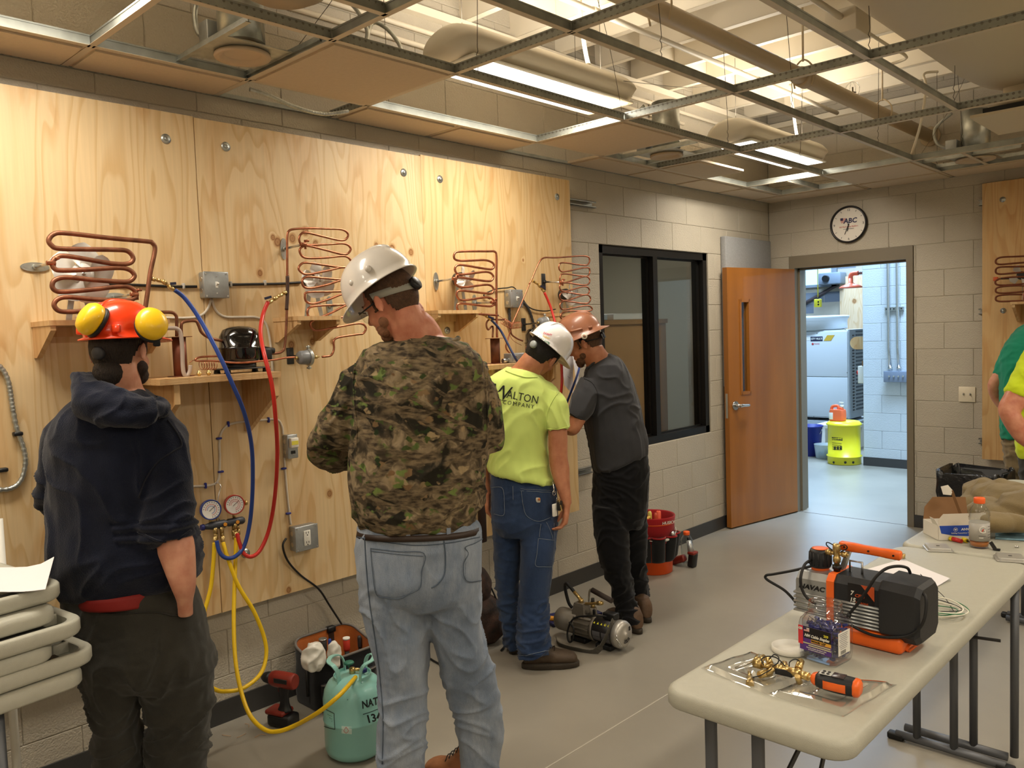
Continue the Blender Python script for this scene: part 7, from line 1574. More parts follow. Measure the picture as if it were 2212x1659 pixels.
def flat_sheet(quad,z,label,m_=None,curl=.0,name='paper_sheet',cat='paper'):
 q=[px(a,b_,z=z)for a,b_ in quad];t=thing(name,label,cat,q[0]);vs=[]
 for i in range(7):
  for j in range(7):a,b_=j/6,i/6;p=(q[0]*(1-a)+q[1]*a)*(1-b_)+(q[3]*(1-a)+q[2]*a)*b_;vs.append(p+V((0,0,.002+curl*(a*b_)**2)))
 fs=[(i*7+j,i*7+j+1,i*7+j+8,i*7+j+7)for i in range(6)for j in range(6)]
 MB().add(vs+[p-V((0,0,.0014))for p in vs],fs+[tuple(k+49 for k in f[::-1])for f in fs],True).build('sheet',m_ or SHEET,t,fix=False)
flat_sheet([(1868,1232),(1950,1208),(2052,1254),(2008,1276)],TZ,'white sheet of paper partly under the pump',curl=.006)
flat_sheet([(2150,1142),(2240,1130),(2250,1172),(2150,1165)],TZ,'pale blue paper shop towel beside the bottle',mat('blue_towel',(150,190,206),.9,0,.3,60),.004,'paper_towel','towel')
# metal box covers
def cover(u,v,w_,l_,ang,label):
 p=px(u,v,z=TZ);t=thing('box_cover',label,'metal plate',(p.x,p.y,TZ),'stamped metal box covers');R_=Matrix.Translation((p.x,p.y,TZ))@Matrix.Rotation(ang,4,'Z')
 m=MB(R_);m.loft([[V((x,y,z))for x,y in rrect(0,0,a*w_/2,a*l_/2,.008,3)]for a,z in((1,.001),(1,.003),(.9,.004),(.87,.012),(.84,.0135))],smooth=False);m.build('plate',mat('dull_zinc',(188,186,180),.4,.6,.05,60),t);MB(R_).box((0,0,.0137),(.012,.009,.0008)).build('knockout',BLACK,t)
cover(2026,1186,.095,.10,.5,'stamped metal cover lying in front of the blue and white box');cover(2182,1208,.10,.10,.35,'stamped metal cover at the right edge of the table')
q=px(2192,1183,z=TZ);o=MB().cyl(q+V((0,0,.004)),q+V((.012,.006,.004)),.0038,n=10).build('steel_bushing',STEEL);top(o,'tiny steel bushing on the table right of the bottle','bushing')
q=px(1950,1210,z=TZ);t=thing('flare_fitting','brass and clear fitting standing near the end of the orange handle','fitting',q);MB().lathe([(.012,.001),(.014,.004),(.011,.008)],q,n=16).build('clear_base',JM,t);MB().lathe([(.008,.007),(.008,.012),(.0095,.013),(.0095,.024),(.006,.025)],q,n=14).build('brass_top',BRASS,t)
# bottle
bp_=px(2124,1186,z=TZ);bp_=V((bp_.x-.02,bp_.y+.025,TZ));t=thing('drink_bottle','clear sports drink bottle with an orange cap and a little orange drink left','bottle',bp_)
PET=film('clear_bottle',(.94,.95,.95),.03,.9);sB=1.0
def bottle(t,c,s_,capm,labm,liq):
 MB().lathe([(.02*s_,.001),(.036*s_,.004),(.038*s_,.02*s_),(.0365*s_,.03*s_),(.0365*s_,.105*s_),(.039*s_,.112*s_),(.039*s_,.122*s_),(.035*s_,.126*s_),(.039*s_,.132*s_),(.037*s_,.148*s_),(.027*s_,.168*s_),(.019*s_,.178*s_),(.017*s_,.186*s_),(.015*s_,.186*s_),(.017*s_,.177*s_),(.035*s_,.147*s_),(.0345*s_,.03*s_),(.034*s_,.006*s_)],c,n=32).build('bottle_wall',PET,t)
 MB().lathe([(.0195*s_,.178*s_),(.0205*s_,.18*s_),(.0205*s_,.198*s_),(.019*s_,.2005*s_),(.001,.2005*s_)],c,n=28).build('cap',capm,t)
 if liq:MB().lathe([(.02*s_,.007*s_),(.0335*s_,.0075*s_),(.0335*s_,.024*s_),(.001,.024*s_)],c,n=28).build('drink',liq,t)
 if labm:MB().lathe([(.0368*s_,.031*s_),(.0372*s_,.031*s_),(.0372*s_,.102*s_),(.0368*s_,.102*s_)],c,n=40).build('label_wrap',labm,t)
bottle(t,bp_,1.0,mat('orange_cap',(240,100,40),.4),mat('grey_label',(168,164,156),.35),mat('orange_drink',(232,140,30),.1,0,trans=.5))
dv=(CAM-bp_);dv.z=0;dv.normalize();dv=(dv+V((dv.y,-dv.x,0))*-.28).normalized();sx_=V((0,0,1)).cross(dv)
BM_=frame(bp_+dv*.0385,sx_,(0,0,1));text('G',.040,BM_@Matrix.Translation((0,.077,0)),WHITE,t)
def wrapbar(x0,x1,z,h,m_,nm='small_print'):
 m=MB()
 for k in range(4):
  a0,a1=x0+(x1-x0)*k/4,x0+(x1-x0)*(k+1)/4;f=lambda a:bp_+(dv*cos(a)+sx_*sin(a))*.0378
  m.add([f(a0)+V((0,0,z)),f(a1)+V((0,0,z)),f(a1)+V((0,0,z+h)),f(a0)+V((0,0,z+h))],[(0,1,2,3)])
 m.build(nm,m_,t)
MB().prism([BM_@V((x,y,.0008))for x,y in((-.003,.072),(.002,.082),(.006,.081),(.001,.071))],BM_.to_3x3()@V((0,0,.0006))).build('bolt_mark',mat('bolt_red',(196,60,30),.4),t)
wrapbar(-.35,.35,.052,.002,mat('dark_small_print',(90,84,80),.6));wrapbar(-.3,.1,.044,.003,WHITE)
for k in range(5):wrapbar(.6,1.3,.045+.011*k,.002,MATS['dark_small_print'])
# open box
bx0=px(2027,1168,z=TZ);bx1=px(2098,1166,z=TZ);bd=(bx1-bx0).normalized();bn=V((-bd.y,bd.x,0));bl_=.205;t=thing('cardboard_box','open white and blue cardboard box of fittings with torn brown flaps','box',bx0)
BXM=Matrix(((bd.x,bn.x,0,bx0.x),(bd.y,bn.y,0,bx0.y),(0,0,1,TZ),(0,0,0,1)));WB=mat('white_card',(222,216,204),.7);BR=mat('brown_card',(134,98,64),.85);BLC=mat('blue_card_print',(36,72,168),.5)
LB,WBx,HB_=.21,.13,.062
for nm,a,b_ in(('side_panel',(0,0,0),(LB,.002,HB_)),('side_panel',(0,WBx,0),(LB,WBx+.002,HB_)),('end_panel',(0,0,0),(.002,WBx,HB_)),('end_panel',(LB,0,0),(LB+.002,WBx,HB_)),('bottom_panel',(0,0,0),(LB,WBx,.002))):MB(BXM).bb(a,b_).build(nm,WB,t)
MB(BXM).prism([(.004,-.0004,HB_),(LB,-.0004,HB_),(LB,-.0004,.010),(.06,-.0004,.020),(.012,-.0004,.030)],(0,-.0006,0)).build('blue_print',BLC,t)
text('ANVIL',.013,BXM@frame((.115,-.0015,.045),(1,0,0),(0,0,1)),WHITE,t,bold=True,sx=1.2);text('Building Connections That Last',.0075,BXM@frame((.1,-.0015,.030),(1,0,0),(0,0,1)),WHITE,t)
MB(BXM).lathe([(.0085,0),(.0075,0),(.0075,.0006),(.0085,.0006)],(.07,-.0012,.045),(0,-1,0),20).build('logo_ring',WHITE,t);MB(BXM).prism([(.064,-.0012,.048),(.076,-.0012,.048),(.070,-.0012,.040)],(0,-.0006,0)).build('logo_mark',WHITE,t)
m=MB(BXM);m.prism([(.005,0,HB_),(LB,0,HB_),(LB,.03,HB_+.042),(.035,.03,HB_+.042),(.008,.018,HB_+.02)],(0,.0015,0));m.build('front_flap',mat('grey_card',(176,166,150),.8),t)
m=MB(BXM);m.prism([(0,WBx,HB_),(LB-.02,WBx,HB_),(LB-.02,WBx+.02,HB_+.085),(.05,WBx+.02,HB_+.09),(.01,WBx+.01,HB_+.05)],(0,.0015,0));m.build('back_flap',BR,t)
m=MB(BXM);m.prism([(0,0,HB_),(0,.05,HB_),(-.012,.05,HB_+.028),(-.012,.01,HB_+.028)],(.0015,0,0));m.build('end_flap',WB,t)
s0_,s1_=BXM@V((.15,.09,HB_-.01)),BXM@V((.095,.08,HB_+.13));m=MB();m.bar(s0_,s1_,.012,.0015,up=(0,1,0));m.build('torn_strip',BR,t);e=MB();e.prism([s1_+bd*x+V((0,0,z))for x,z in((-.045,.018),(-.015,.024),(.005,.0),(-.002,-.02),(-.035,-.016))],bn*.0015);e.build('torn_label',WB,t)
# screwdriver-like handles
q=px(2062,1170,z=TZ);t=thing('screwdriver','small screwdriver with a red and yellow handle by the box','screwdriver',q);MB().cyl(q+V((-.06,.03,.006)),q+V((-.02,.01,.008)),.002,n=8).build('blade',DKM,t);MB().cyl(q+V((-.02,.01,.008)),q+V((-.008,.004,.009)),.009,.0095,10).build('yellow_collar',mat('tool_yellow',(232,206,40),.4),t);MB().cyl(q+V((-.008,.004,.009)),q+V((.03,-.012,.009)),.0095,.0085,10).build('handle',mat('tool_red',(196,44,34),.4),t)
q=px(2086,1172,z=TZ);t=thing('screwdriver','small tool with a yellow handle and black tip right of the red one','screwdriver',q);MB().cyl(q+V((-.012,.01,.009)),q+V((.006,-.004,.009)),.010,.009,10).build('handle',MATS['tool_yellow'],t);MB().cyl(q+V((.006,-.004,.009)),q+V((.028,-.012,.006)),.004,n=8).build('tip',BLACK,t)
q=px(2146,1188,z=TZ);t=thing('marker_clip','black plastic clip leaning on the foot of the bottle','clip',q);MB().bar(q+V((-.012,.008,.028)),q+V((.006,-.002,.006)),.014,.004,up=(0,1,0)).build('clip_arm',BLACK,t);MB().rbox(q+V((.012,-.004,.005)),(.026,.012,.008),.002).build('clip_foot',BLACK,t)
# jacket heap
OLV=cloth('olive_fleece',(124,108,76),200,.95,.12,9,.3);jk=MB()
def blob(u,v,y,r):p=px(u,v,y=y);jk.ball(p,r,16)
for u,v,y,r in((2150,1075,1.75,(.10,.12,.07)),(2118,1062,1.85,(.07,.08,.06)),(2190,1080,1.7,(.13,.14,.075)),(2135,1105,1.5,(.08,.12,.05)),(2180,1115,1.45,(.13,.12,.05)),(2235,1100,1.5,(.14,.16,.08)),(2150,1128,1.25,(.07,.06,.03)),(2105,1095,1.7,(.06,.10,.05)),(2190,1130,1.3,(.08,.05,.03))):blob(u,v,y,r)
jk.tube(bez([px(2096,1092,y=1.7),px(2120,1060,y=1.8),px(2160,1058,y=1.75),px(2205,1060,y=1.7)],5),.04,12)
loc=V((2.45,1.5,.74))
def drape(p,n):
 d=.016*(1-2*abs(noise.noise(V((p.x*6,p.y*6,p.z*14)))))+.004*noise.noise(p*22)
 return d
o=organic('jacket',jk,OLV,None,.007,7,drape,loc)
zmin=TZ
for v in o.data.vertices:
 if v.co.z+.74<zmin+.002:v.co.z=zmin+.002-.74
top(o,'rumpled olive fleece jacket heaped on the farther table','jacket')
# ============================================================ things on the floor
q=px(757,1657,z=0);aw=V((FW.x,FW.y,0)).normalized();cy_c=V((q.x,q.y,0))+aw*.118;R_=.122
CYM=mat('seafoam_cylinder',(140,196,188),.3,.0,.03,30,.04,5,coat=.2);gc=thing('refrigerant_cylinder','pale green refrigerant cylinder with a two-lobed handle standing left of the faded jeans','gas cylinder',cy_c)
bodyo=MB().lathe([(.06,.001),(.095,.004),(.114,.02),(.120,.04),(.120,.148),(.1225,.152),(.1225,.158),(.120,.162),(.120,.235),(.114,.268),(.098,.296),(.07,.316),(.03,.324),(.002,.325)],cy_c,n=56).build('cylinder_body',CYM,gc)
for sg in(-1,1):
 a0=math.atan2(RT.y,RT.x)+(pi if sg<0 else 0)+(.0);N_=14;fr=[];r_o=.072
 pts=[]
 def hp2(a,z,rr_=r_o):return cy_c+V((rr_*cos(a),rr_*sin(a),z))
 pts=[hp2(a0-.95,.30),hp2(a0-.9,.35),hp2(a0-.75,.378,.082),hp2(a0-.3,.385,.09),hp2(a0+.3,.385,.09),hp2(a0+.75,.378,.082),hp2(a0+.9,.35),hp2(a0+.95,.30)]
 m=MB();pp=bez(pts,4)
 for i in range(len(pp)-1):
  w_=.018;ra=(pp[i]-cy_c);ra.z=0;ra.normalize()
  m.bar(pp[i],pp[i+1]+(pp[i+1]-pp[i])*.2,.004,w_,up=ra)
 m2=[]
 for k in range(9):a=a0-.95+1.9*k/8;m2.append([cy_c+V(((r_o+dr_)*cos(a),(r_o+dr_)*sin(a),z))for dr_,z in((0,.295),(.003,.295),(.003,.325),(0,.325))])
 m.loft(m2,smooth=False);m.build('collar_handle',CYM,gc)
m=MB();m.lathe([(.012,.32),(.012,.345),(.008,.348)],cy_c,n=12);m.cyl(cy_c+V((0,0,.34)),cy_c+RT*.035+V((0,0,.338)),.007);m.build('brass_valve',BRASS,gc)
MB().lathe([(.004,.348),(.004,.362),(.020,.363),(.022,.368),(.018,.372),(.002,.372)],cy_c-RT*.012,n=8).build('valve_wheel',mat('dark_green_wheel',(44,110,92),.4),gc);MB().rbox(cy_c+RT*.045+V((0,0,.338)),(.03,.018,.018),.004).build('blue_cap',mat('knob_blue',(0,0,0)),gc)
Tc=bvh(bodyo);PI_=mat('cylinder_print',(22,34,34),.5)
def ct(s_,size,u,v,sl,**k):
 Mt=Matrix(((cos(sl),-sin(sl),0,u),(sin(sl),cos(sl),0,v),(0,0,1,0),(0,0,0,1)))@Matrix(((1,0,0,0),(0,-1,0,0),(0,0,1,0),(0,0,0,1)))
 text(s_,size,Mt,PI_,gc,'lettering',proj=lambda p:onto(Tc,p.x,p.y,.0012)[0],bold=True,**k)
ct('NATIONAL',22,823,1512,-.28,sx=.8,shear=.25);ct('134a',24,812,1550,-.25,sx=.95);seam(Tc,[(784,1543),(800,1538),(822,1529)],.0014,PI_,gc,'underline',.001)
seam(Tc,[(694,1530),(708,1534),(722,1541)],.0012,PI_,gc,'label_frame',.001);seam(Tc,[(722,1541),(722.5,1558),(724,1575)],.0012,PI_,gc,'label_frame',.001);seam(Tc,[(724,1575),(708,1572),(695,1566)],.0012,PI_,gc,'label_frame',.001)
for k in range(5):seam(Tc,[(696,1539+6*k),(708,1543+6*k),(718,1547+6*k)],.0006,mat('faint_print',(92,140,130),.6),gc,'small_print',.001)
patch(Tc,[(738,1568),(760,1570),(760,1586),(738,1584)],mat('pale_sticker',(190,214,206),.5),gc,'sticker',.002,3);seam(Tc,[(748,1571),(753,1577),(748,1583),(743,1577),(748,1571)],.0008,RINK,gc,'hazard_diamond',.003,2)
# tool bag
tbg=thing('tool_bag','black open-top tool bag with an orange lining against the baseboard','tool bag',(.17,-.50,0));BKC=cloth('black_nylon',(22,22,24),300,.8,.2,8,.2);ORL=cloth('orange_lining',(178,98,40),300,.85,.15,10,.2)
def bag(hx,hy,z,r):return[V((x,y,z))for x,y in rrect(.165,-.455,hx,hy*.86,r,6)]
m=MB();m.loft(smooth_rings([bag(.10,.17,.002,.04),bag(.118,.19,.01,.05),bag(.122,.195,.10,.055),bag(.118,.192,.18,.06),bag(.118,.19,.215,.06)],3),cap=True);m.f.pop();m.m.pop();m.sm.pop();m.build('bag_body',BKC,tbg,fix=False)
rings=smooth_rings([bag(.115,.187,.225,.06),bag(.108,.18,.14,.06),bag(.09,.16,.05,.05)],2)
bk=[]
for i,r_ in enumerate(rings):bk.append([p+V((0,0,.055*max(0,(.2-p.x)/.15)*(1-i/len(rings))))for p in r_])
m=MB();m.loft(bk,cap=False);m.build('orange_lining',ORL,tbg,fix=False)
m=MB();m.loft([[p+V((0,0,.055*max(0,(.2-p.x)/.15)*f_))for p in bag(.119,.191,z,.06)]for z,f_ in((.21,0),(.227,1))],cap=False);m.build('rear_panel',BKC,tbg,fix=False)
MB().tube([p+V((0,0,.055*max(0,(.2-p.x)/.15)))for p in bag(.117,.189,.227,.06)],.006,8,closed=True).build('grey_piping',mat('grey_piping',(104,98,92),.7),tbg)
for k,(y,h,w_)in enumerate(((-.565,.13,.095),(-.465,.145,.095),(-.365,.13,.095))):
 m=MB();m.loft(smooth_rings([[V((.283+(.024*s_)*(1 if cos(a)>0 else .2)*cos(a),y+w_/2*s_*sin(a),z))for a in[2*pi*q/18 for q in range(18)]]for z,s_ in((.01,.8),(.05,1),(h,1.02),(h+.006,.96))],2));m.build('outer_pocket',BKC,tbg);MB().tube([V((.283+.025*cos(a),y+w_/2*1.02*sin(a),h+.004))for a in[-pi/2+pi*q/10 for q in range(11)]],.004,6).build('pocket_trim',MATS['grey_piping'],tbg)
MB().bar((.05,-.40,.28),(.055,-.40,.14),.03,.006,up=(1,0,0)).build('webbing_loop',mat('brown_webbing',(60,38,24),.8),tbg);MB().rbox((.05,-.40,.275),(.03,.045,.03),.006).build('webbing_clip',BLACK,tbg)
for k,(u,v,x,hh,r,mm,lb)in enumerate(((697,1392,.20,.2,.018,mat('dark_tool',(52,50,50),.4),'dark cylindrical tool with a chrome rim in the tool bag'),(712,1392,.17,.2,.008,mat('blue_tool',(34,70,160),.4),'blue marker in the tool bag'),(748,1390,.22,.22,.016,mat('red_handle',(196,60,44),.4),'red-handled tool standing in the tool bag'),(660,1422,.20,.2,.010,mat('teal_tool',(30,66,80),.4),'teal tool at the left of the tool bag'),(776,1385,.15,.2,.010,MATS['dark_tool'],'dark screwdriver at the right of the tool bag'))):
 p=px(u,v-12,x=x);t=thing('hand_tool',lb,'tool',p,'tools in the black tool bag')
 MB().cyl(p-V((0,0,hh)),p-V((0,0,.04)),r*.7,n=12).build('shaft',DKM,t);MB().lathe([(r*.8,-.06),(r,-.05),(r,-.01),(r*.8,-.002),(r*.5,0)],p,n=16).build('grip',mm,t)
 if k in(0,2):MB().cyl(p-V((0,0,.006)),p+V((0,0,.002)),r*1.02,n=16).build('rim',STEEL if k==0 else WHITE,t)
for(u,v,x,r,lb)in((678,1420,.30,(.035,.05,.06),'crumpled clear bag of white fittings in the left pocket of the tool bag'),(722,1415,.30,(.02,.024,.06),'smaller plastic bag in the middle pocket of the tool bag')):
 p=px(u,v,x=x);m=MB();m.ball(p,r,18);o=organic('plastic_bag',m,mat('milky_plastic',(214,210,200),.3,alpha=1),None,.005,1,lambda p_,n:.016*(1-2*abs(noise.noise(p_*24)))-.004,p);top(o,lb,'bag')
# cordless drill
q=px(612,1576,z=0);DR=V((q.x-.03,q.y+.02,0));t=thing('cordless_drill','red and black cordless drill standing on its battery beside the tool bag','drill',DR);RD=mat('drill_red',(124,38,26),.4);dd=(RT*-.9+FW*.4);dd.z=0;dd.normalize();ds=V((-dd.y,dd.x,0));rotd=Matrix((dd,ds,V((0,0,1)))).transposed()
def dp(a,b_,c):return DR+dd*a+ds*b_+V((0,0,c))
MB().rbox(dp(0,0,.032),(.125,.075,.055),.014,rot=rotd).build('battery',BLACK,t);MB().rbox(dp(.02,0,.066),(.10,.078,.022),.009,rot=rotd).build('battery_slide',RD,t)
m=MB();m.loft(smooth_rings([[dp(a+rx*cos(w_),ry*sin(w_),z)for w_ in[2*pi*k/16 for k in range(16)]]for a,z,rx,ry in((-.01,.07,.035,.028),(-.012,.1,.022,.018),(-.012,.14,.021,.018),(-.014,.17,.028,.022),(-.014,.185,.03,.024))],3));m.build('handle',BLACK,t)
m=MB();m.loft(smooth_rings([[dp(a,ry*sin(w_),.205+rz*cos(w_))for w_ in[2*pi*k/18 for k in range(18)]]for a,ry,rz in((-.075,.022,.026),(-.07,.03,.034),(-.02,.032,.036),(.03,.031,.035),(.05,.027,.030))],3));m.build('motor_housing',RD,t);MB().lathe([(.024,.0),(.026,.015),(.022,.035),(.014,.05),(.006,.052),(.004,.08)],dp(.05,0,.205),dd,18).build('chuck',BLACK,t)
for s_ in(-1,1):MB().rbox(dp(-.02,s_*.031,.212),(.07,.006,.02),.003,rot=rotd).build('black_panel',BLACK,t)
MB().rbox(dp(.012,0,.165),(.012,.014,.03),.004,rot=rotd).build('trigger',RD,t)
o=MB()
hc_=px(1985,1765,z=0)
for k in range(3):o.tube([hc_+V((.13*cos(a),.13*sin(a),.011+.02*k))for a in[2*pi*q/40 for q in range(40)]],.0095,10,closed=True)
o=o.build('blue_hose',BLU);top(o,'coiled blue hose on the floor under the tables, cut by the bottom edge','hose')
# bits of wire on the floor
for k in range(4):
 p=px(480+30*k+10*sin(k*3),1588+12*sin(k*2.3)-2*k,z=0);a=k*1.3;o=MB().tube(bez([p+V((0,0,.002)),p+V((.02*cos(a),.02*sin(a),.006)),p+V((.045*cos(a+.4),.045*sin(a+.4),.002))],3),.0012,5).build('wire_scrap',mat('scrap_wire',(190,150,110),.5));top(o,'thin scrap of wire on the floor, '+('nearest the hoodie man','second from the hoodie man','third from the hoodie man','nearest the drill')[k],'wire scrap','wire scraps on the floor')
# floor vacuum pump
VP=thing('vacuum_pump','grey finned vacuum pump with a black labelled motor lying between the two pairs of boots','pump',(.66,.84,0));e1=px(1349,1372,z=.088);e0=px(1214,1335,z=.088);ax=(e1-e0).normalized();ax.z=0;ax.normalize();LV=(e1-e0).length;sd=V((-ax.y,ax.x,0));up_=V((0,0,1))
GP=mat('pump_grey_cast',(128,122,112),.5,.3,.1,60);MBK=mat('motor_black',(34,32,32),.45)
def vp(a,s_,z):return e0+ax*(a*LV)+sd*s_+up_*z
MB().lathe([(.04,-.02),(.058,-.012),(.062,.0),(.062,.30*LV)],e0,ax,36).build('oil_tank',GP,VP)
MB().lathe([(.052,.26*LV),(.058,.27*LV),(.058,.56*LV),(.05,.57*LV)],e0,ax,36).build('finned_body',GP,VP)
for k in range(16):a=2*pi*k/16;MB().bar(e0+ax*(.28*LV)+(sd*cos(a)+up_*sin(a))*.062,e0+ax*(.55*LV)+(sd*cos(a)+up_*sin(a))*.062,.004,.014,up=sd*cos(a)+up_*sin(a)).build('fin',GP,VP)
MB().lathe([(.065,.56*LV),(.071,.565*LV),(.071,.60*LV),(.067,.605*LV)],e0,ax,40).build('clamp_band',GP,VP);MB().lathe([(.06,.59*LV),(.068,.6*LV),(.068,.92*LV),(.06,.93*LV)],e0,ax,40).build('motor_shell',MBK,VP)
MB().lathe([(.06,.90*LV),(.071,.91*LV),(.072,.97*LV),(.066,1.0*LV),(.05,1.02*LV),(.018,1.02*LV),(.016,1.035*LV),(.001,1.037*LV)],e0,ax,40).build('end_bell',mat('cast_aluminium',(176,172,164),.4,.6,.08,60),VP)
for r_ in(.028,.038,.048):
 for k in range(3):a0=-2.0+k*.5;MB().tube([e0+ax*(1.021*LV-(.004 if r_>.045 else 0))+(sd*cos(a0+.36*q/4)+up_*sin(a0+.36*q/4))*r_ for q in range(5)],.0028,6).build('vent_slot',BLACK,VP)
MB().rbox(vp(1.02,.034,.028),(.004,.014,.022),.001,rot=Matrix((ax,sd,up_)).transposed()).build('switch',BLACK,VP)
cv=(CAM-vp(.75,0,0)).normalized();YL=mat('warning_yellow',(222,216,60),.5)
for k in range(5):
 a=.63+.055*k;n_=(-sd*.72+up_*.70).normalized();c=vp(a,0,0)+n_*.0685;tx=ax;ty=ax.cross(n_)*-1
 if k<3:MB().prism([c+tx*x+ty*y for x,y in((-.006,-.006),(.006,-.006),(0,.006))],n_*.001).build('warning_mark',YL,VP)
 else:MB().lathe([(.0065,0),(.0035,0),(.0035,.001),(.0065,.001)],c,n_,16).build('warning_mark',YL,VP)
for(a0_,a1_,w0)in((.62,.74,.15),(.76,.88,.15),(.62,.74,-.25),(.76,.88,-.25)):
 m=MB();
 for k in range(5):
  th0=w0-.3*k/4;th1=w0-.3*(k+1)/4;f=lambda th,a:vp(a,0,0)+(-sd*cos(th)+up_*sin(th))*.0688;m.add([f(th0,a0_),f(th0,a1_),f(th1,a1_),f(th1,a0_)],[(0,1,2,3)])
 m.build('rating_label',mat('grey_label_print',(92,90,92),.5),VP)
m=MB();m.loft([[vp(.33+dx,sy_,z)for dx,sy_ in((-.09*s_,-.03*s_),(.09*s_,-.03*s_),(.09*s_,.03*s_),(-.09*s_,.03*s_))]for z,s_ in((.045,1.1),(.10,.9),(.115,.8))],smooth=False);m.build('valve_block',GP,VP)
MB().cyl(vp(.52,0,.05),vp(.52,0,.105),.022,.020,18).build('intake_tower',GP,VP);MB().rbox(vp(.56,-.012,.085),(.014,.014,.035),.005).build('black_knob',BLACK,VP)
m=MB();m.cyl(vp(.33,0,.115),vp(.33,0,.135),.014,.014,8);m.cyl(vp(.33,0,.13),vp(.22,0,.165),.009,.010,8);m.cyl(vp(.52,0,.105),vp(.52,0,.125),.012,.012,8);m.cyl(vp(.42,-.01,.118),vp(.68,.0,.142),.008,.009,8);m.cyl(vp(.60,0,.134),vp(.66,0,.14),.013,.013,6);m.build('brass_fittings',BRASS,VP);MB().cyl(vp(.52,0,.125),vp(.52,0,.155),.010,.009,12).build('black_cap',BLACK,VP)
MB().tube(bez([vp(.40,.03,.06),vp(.40,.035,.15),vp(.43,.03,.185),vp(.5,.02,.19)],4),.006,8).build('handle_rod',STEEL,VP);MB().cyl(vp(.48,.02,.19),vp(.82,.0,.165),.014,n=16).build('handle_grip',mat('brown_foam',(54,44,38),.8),VP)
MB().rbox(vp(.80,0,.085),(.075,.05,.035),.006,rot=Matrix((ax,sd,up_)).transposed()).build('switch_box',BLACK,VP)
MB().tube(bez([vp(.22,0,.165),vp(.10,.0,.20),vp(.05,.01,.17),vp(.08,.02,.09),vp(.12,.03,.06)],6),.009,10).build('black_hose',RUBBER,VP)
MB().tube(bez([vp(.78,-.02,.085),vp(.55,-.05,.075),vp(.35,-.075,.05),vp(.27,-.09,-.02),vp(.30,-.1,-.07),vp(.36,-.1,-.06),vp(.37,-.09,.0),vp(.3,-.09,.03)],6),.005,8).build('power_cord',RUBBER,VP)
m=MB();rs=[]
for p,w_ in((vp(.85,.02,.075),.03),(vp(.90,-.05,.06),.035),(vp(.84,-.085,-.02),.035),(vp(.74,-.12,-.08),.035),(vp(.5,-.15,-.082),.035),(vp(.25,-.15,-.082),.035),(vp(.1,-.1,-.082),.03)):rs.append((p,w_))
pp=bez([p for p,_ in rs],5)
for i in range(len(pp)-1):m.bar(pp[i],pp[i+1]+(pp[i+1]-pp[i])*.15,.004,.034,up=(V((0,-1,.25))if i<12 else V((0,-.3,1))))
m.build('carry_strap',mat('grey_webbing',(74,70,62),.85),VP)
MB().tube(bez([vp(.95,-.06,.03),vp(1.0,-.065,.01),vp(1.02,-.06,-.03),vp(1.04,-.05,-.045),vp(1.05,-.06,-.03),vp(1.0,-.07,.0)],4),.0035,8).build('strap_hook',STEEL,VP)
for a in(.35,.75):MB().rbox(V((vp(a,0,0).x,vp(a,0,0).y,.014)),(.10,.10,.026),.006,rot=Matrix((ax,sd,up_)).transposed()).build('base_foot',RUBBER,VP)
q=px(1232,1310,z=0);o=MB().rbox((.36,1.02,.012),(.16,.34,.02),.004,rot=Matrix.Rotation(-.3,3,'Z')).build('clipboard_case',mat('navy_plastic',(30,34,84),.4));top(o,'flat navy case lying on the floor behind the finned pump','case')
q=px(1190,1336,z=.03);o=MB().rbox(q,(.10,.03,.025),.008,rot=Matrix.Rotation(.4,3,'Z')).build('utility_tool',mat('tool_amber',(232,160,50),.4));top(o,'amber-yellow tool lying left of the finned pump by the jeans leg','tool')
# camouflage backpack by the wall
bkp=MB()
for x,y,z,r in((.20,.42,.13,(.12,.17,.13)),(.17,.40,.28,(.10,.14,.14)),(.15,.37,.42,(.07,.10,.12)),(.27,.46,.10,(.07,.12,.09))):bkp.ball((x,y,z),r,18)
o=organic('backpack',bkp,mat('brown_camo_nylon',(74,50,38),.85,0,.3,120,.5,16,var2=(30,26,22)),None,.007,4,lambda p,n:.010*(1-2*abs(noise.noise(p*9))),(.2,.42,0));top(o,'dark brown camouflage backpack slumped against the wall behind the two men','backpack')
MB().tube(bez([(.05,.30,.60),(.07,.40,.52),(.10,.47,.40),(.2,.52,.3),(.28,.55,.1),(.33,.52,.01),(.4,.4,.008)],6),.005,8).build('black_cord',RUBBER);top(bpy.data.objects['black_cord'],'black cord hanging over the brown backpack','cord')
o=MB().tube(bez([px(925,1420,z=.006),px(945,1432,z=.006),px(960,1436,z=.006),px(1000,1425,z=.006)],5),.005,8).build('black_cord',RUBBER);top(o,'short black cord on the floor between the legs in faded jeans','cord')
st=px(1040,1050,x=PX+.05);t=thing('leather_case','long dark brown case hanging on the board behind the camouflage sleeve','case',st);e=px(1042,1172,x=PX+.05);MB().rbox((st+e)/2,(.03,.045,(st-e).length),.008).build('case_body',mat('dark_leather',(44,26,16),.5),t);MB().rbox(st.lerp(e,.15)+V((.017,0,0)),(.006,.048,.03),.002).build('case_strap',BLACK,t)
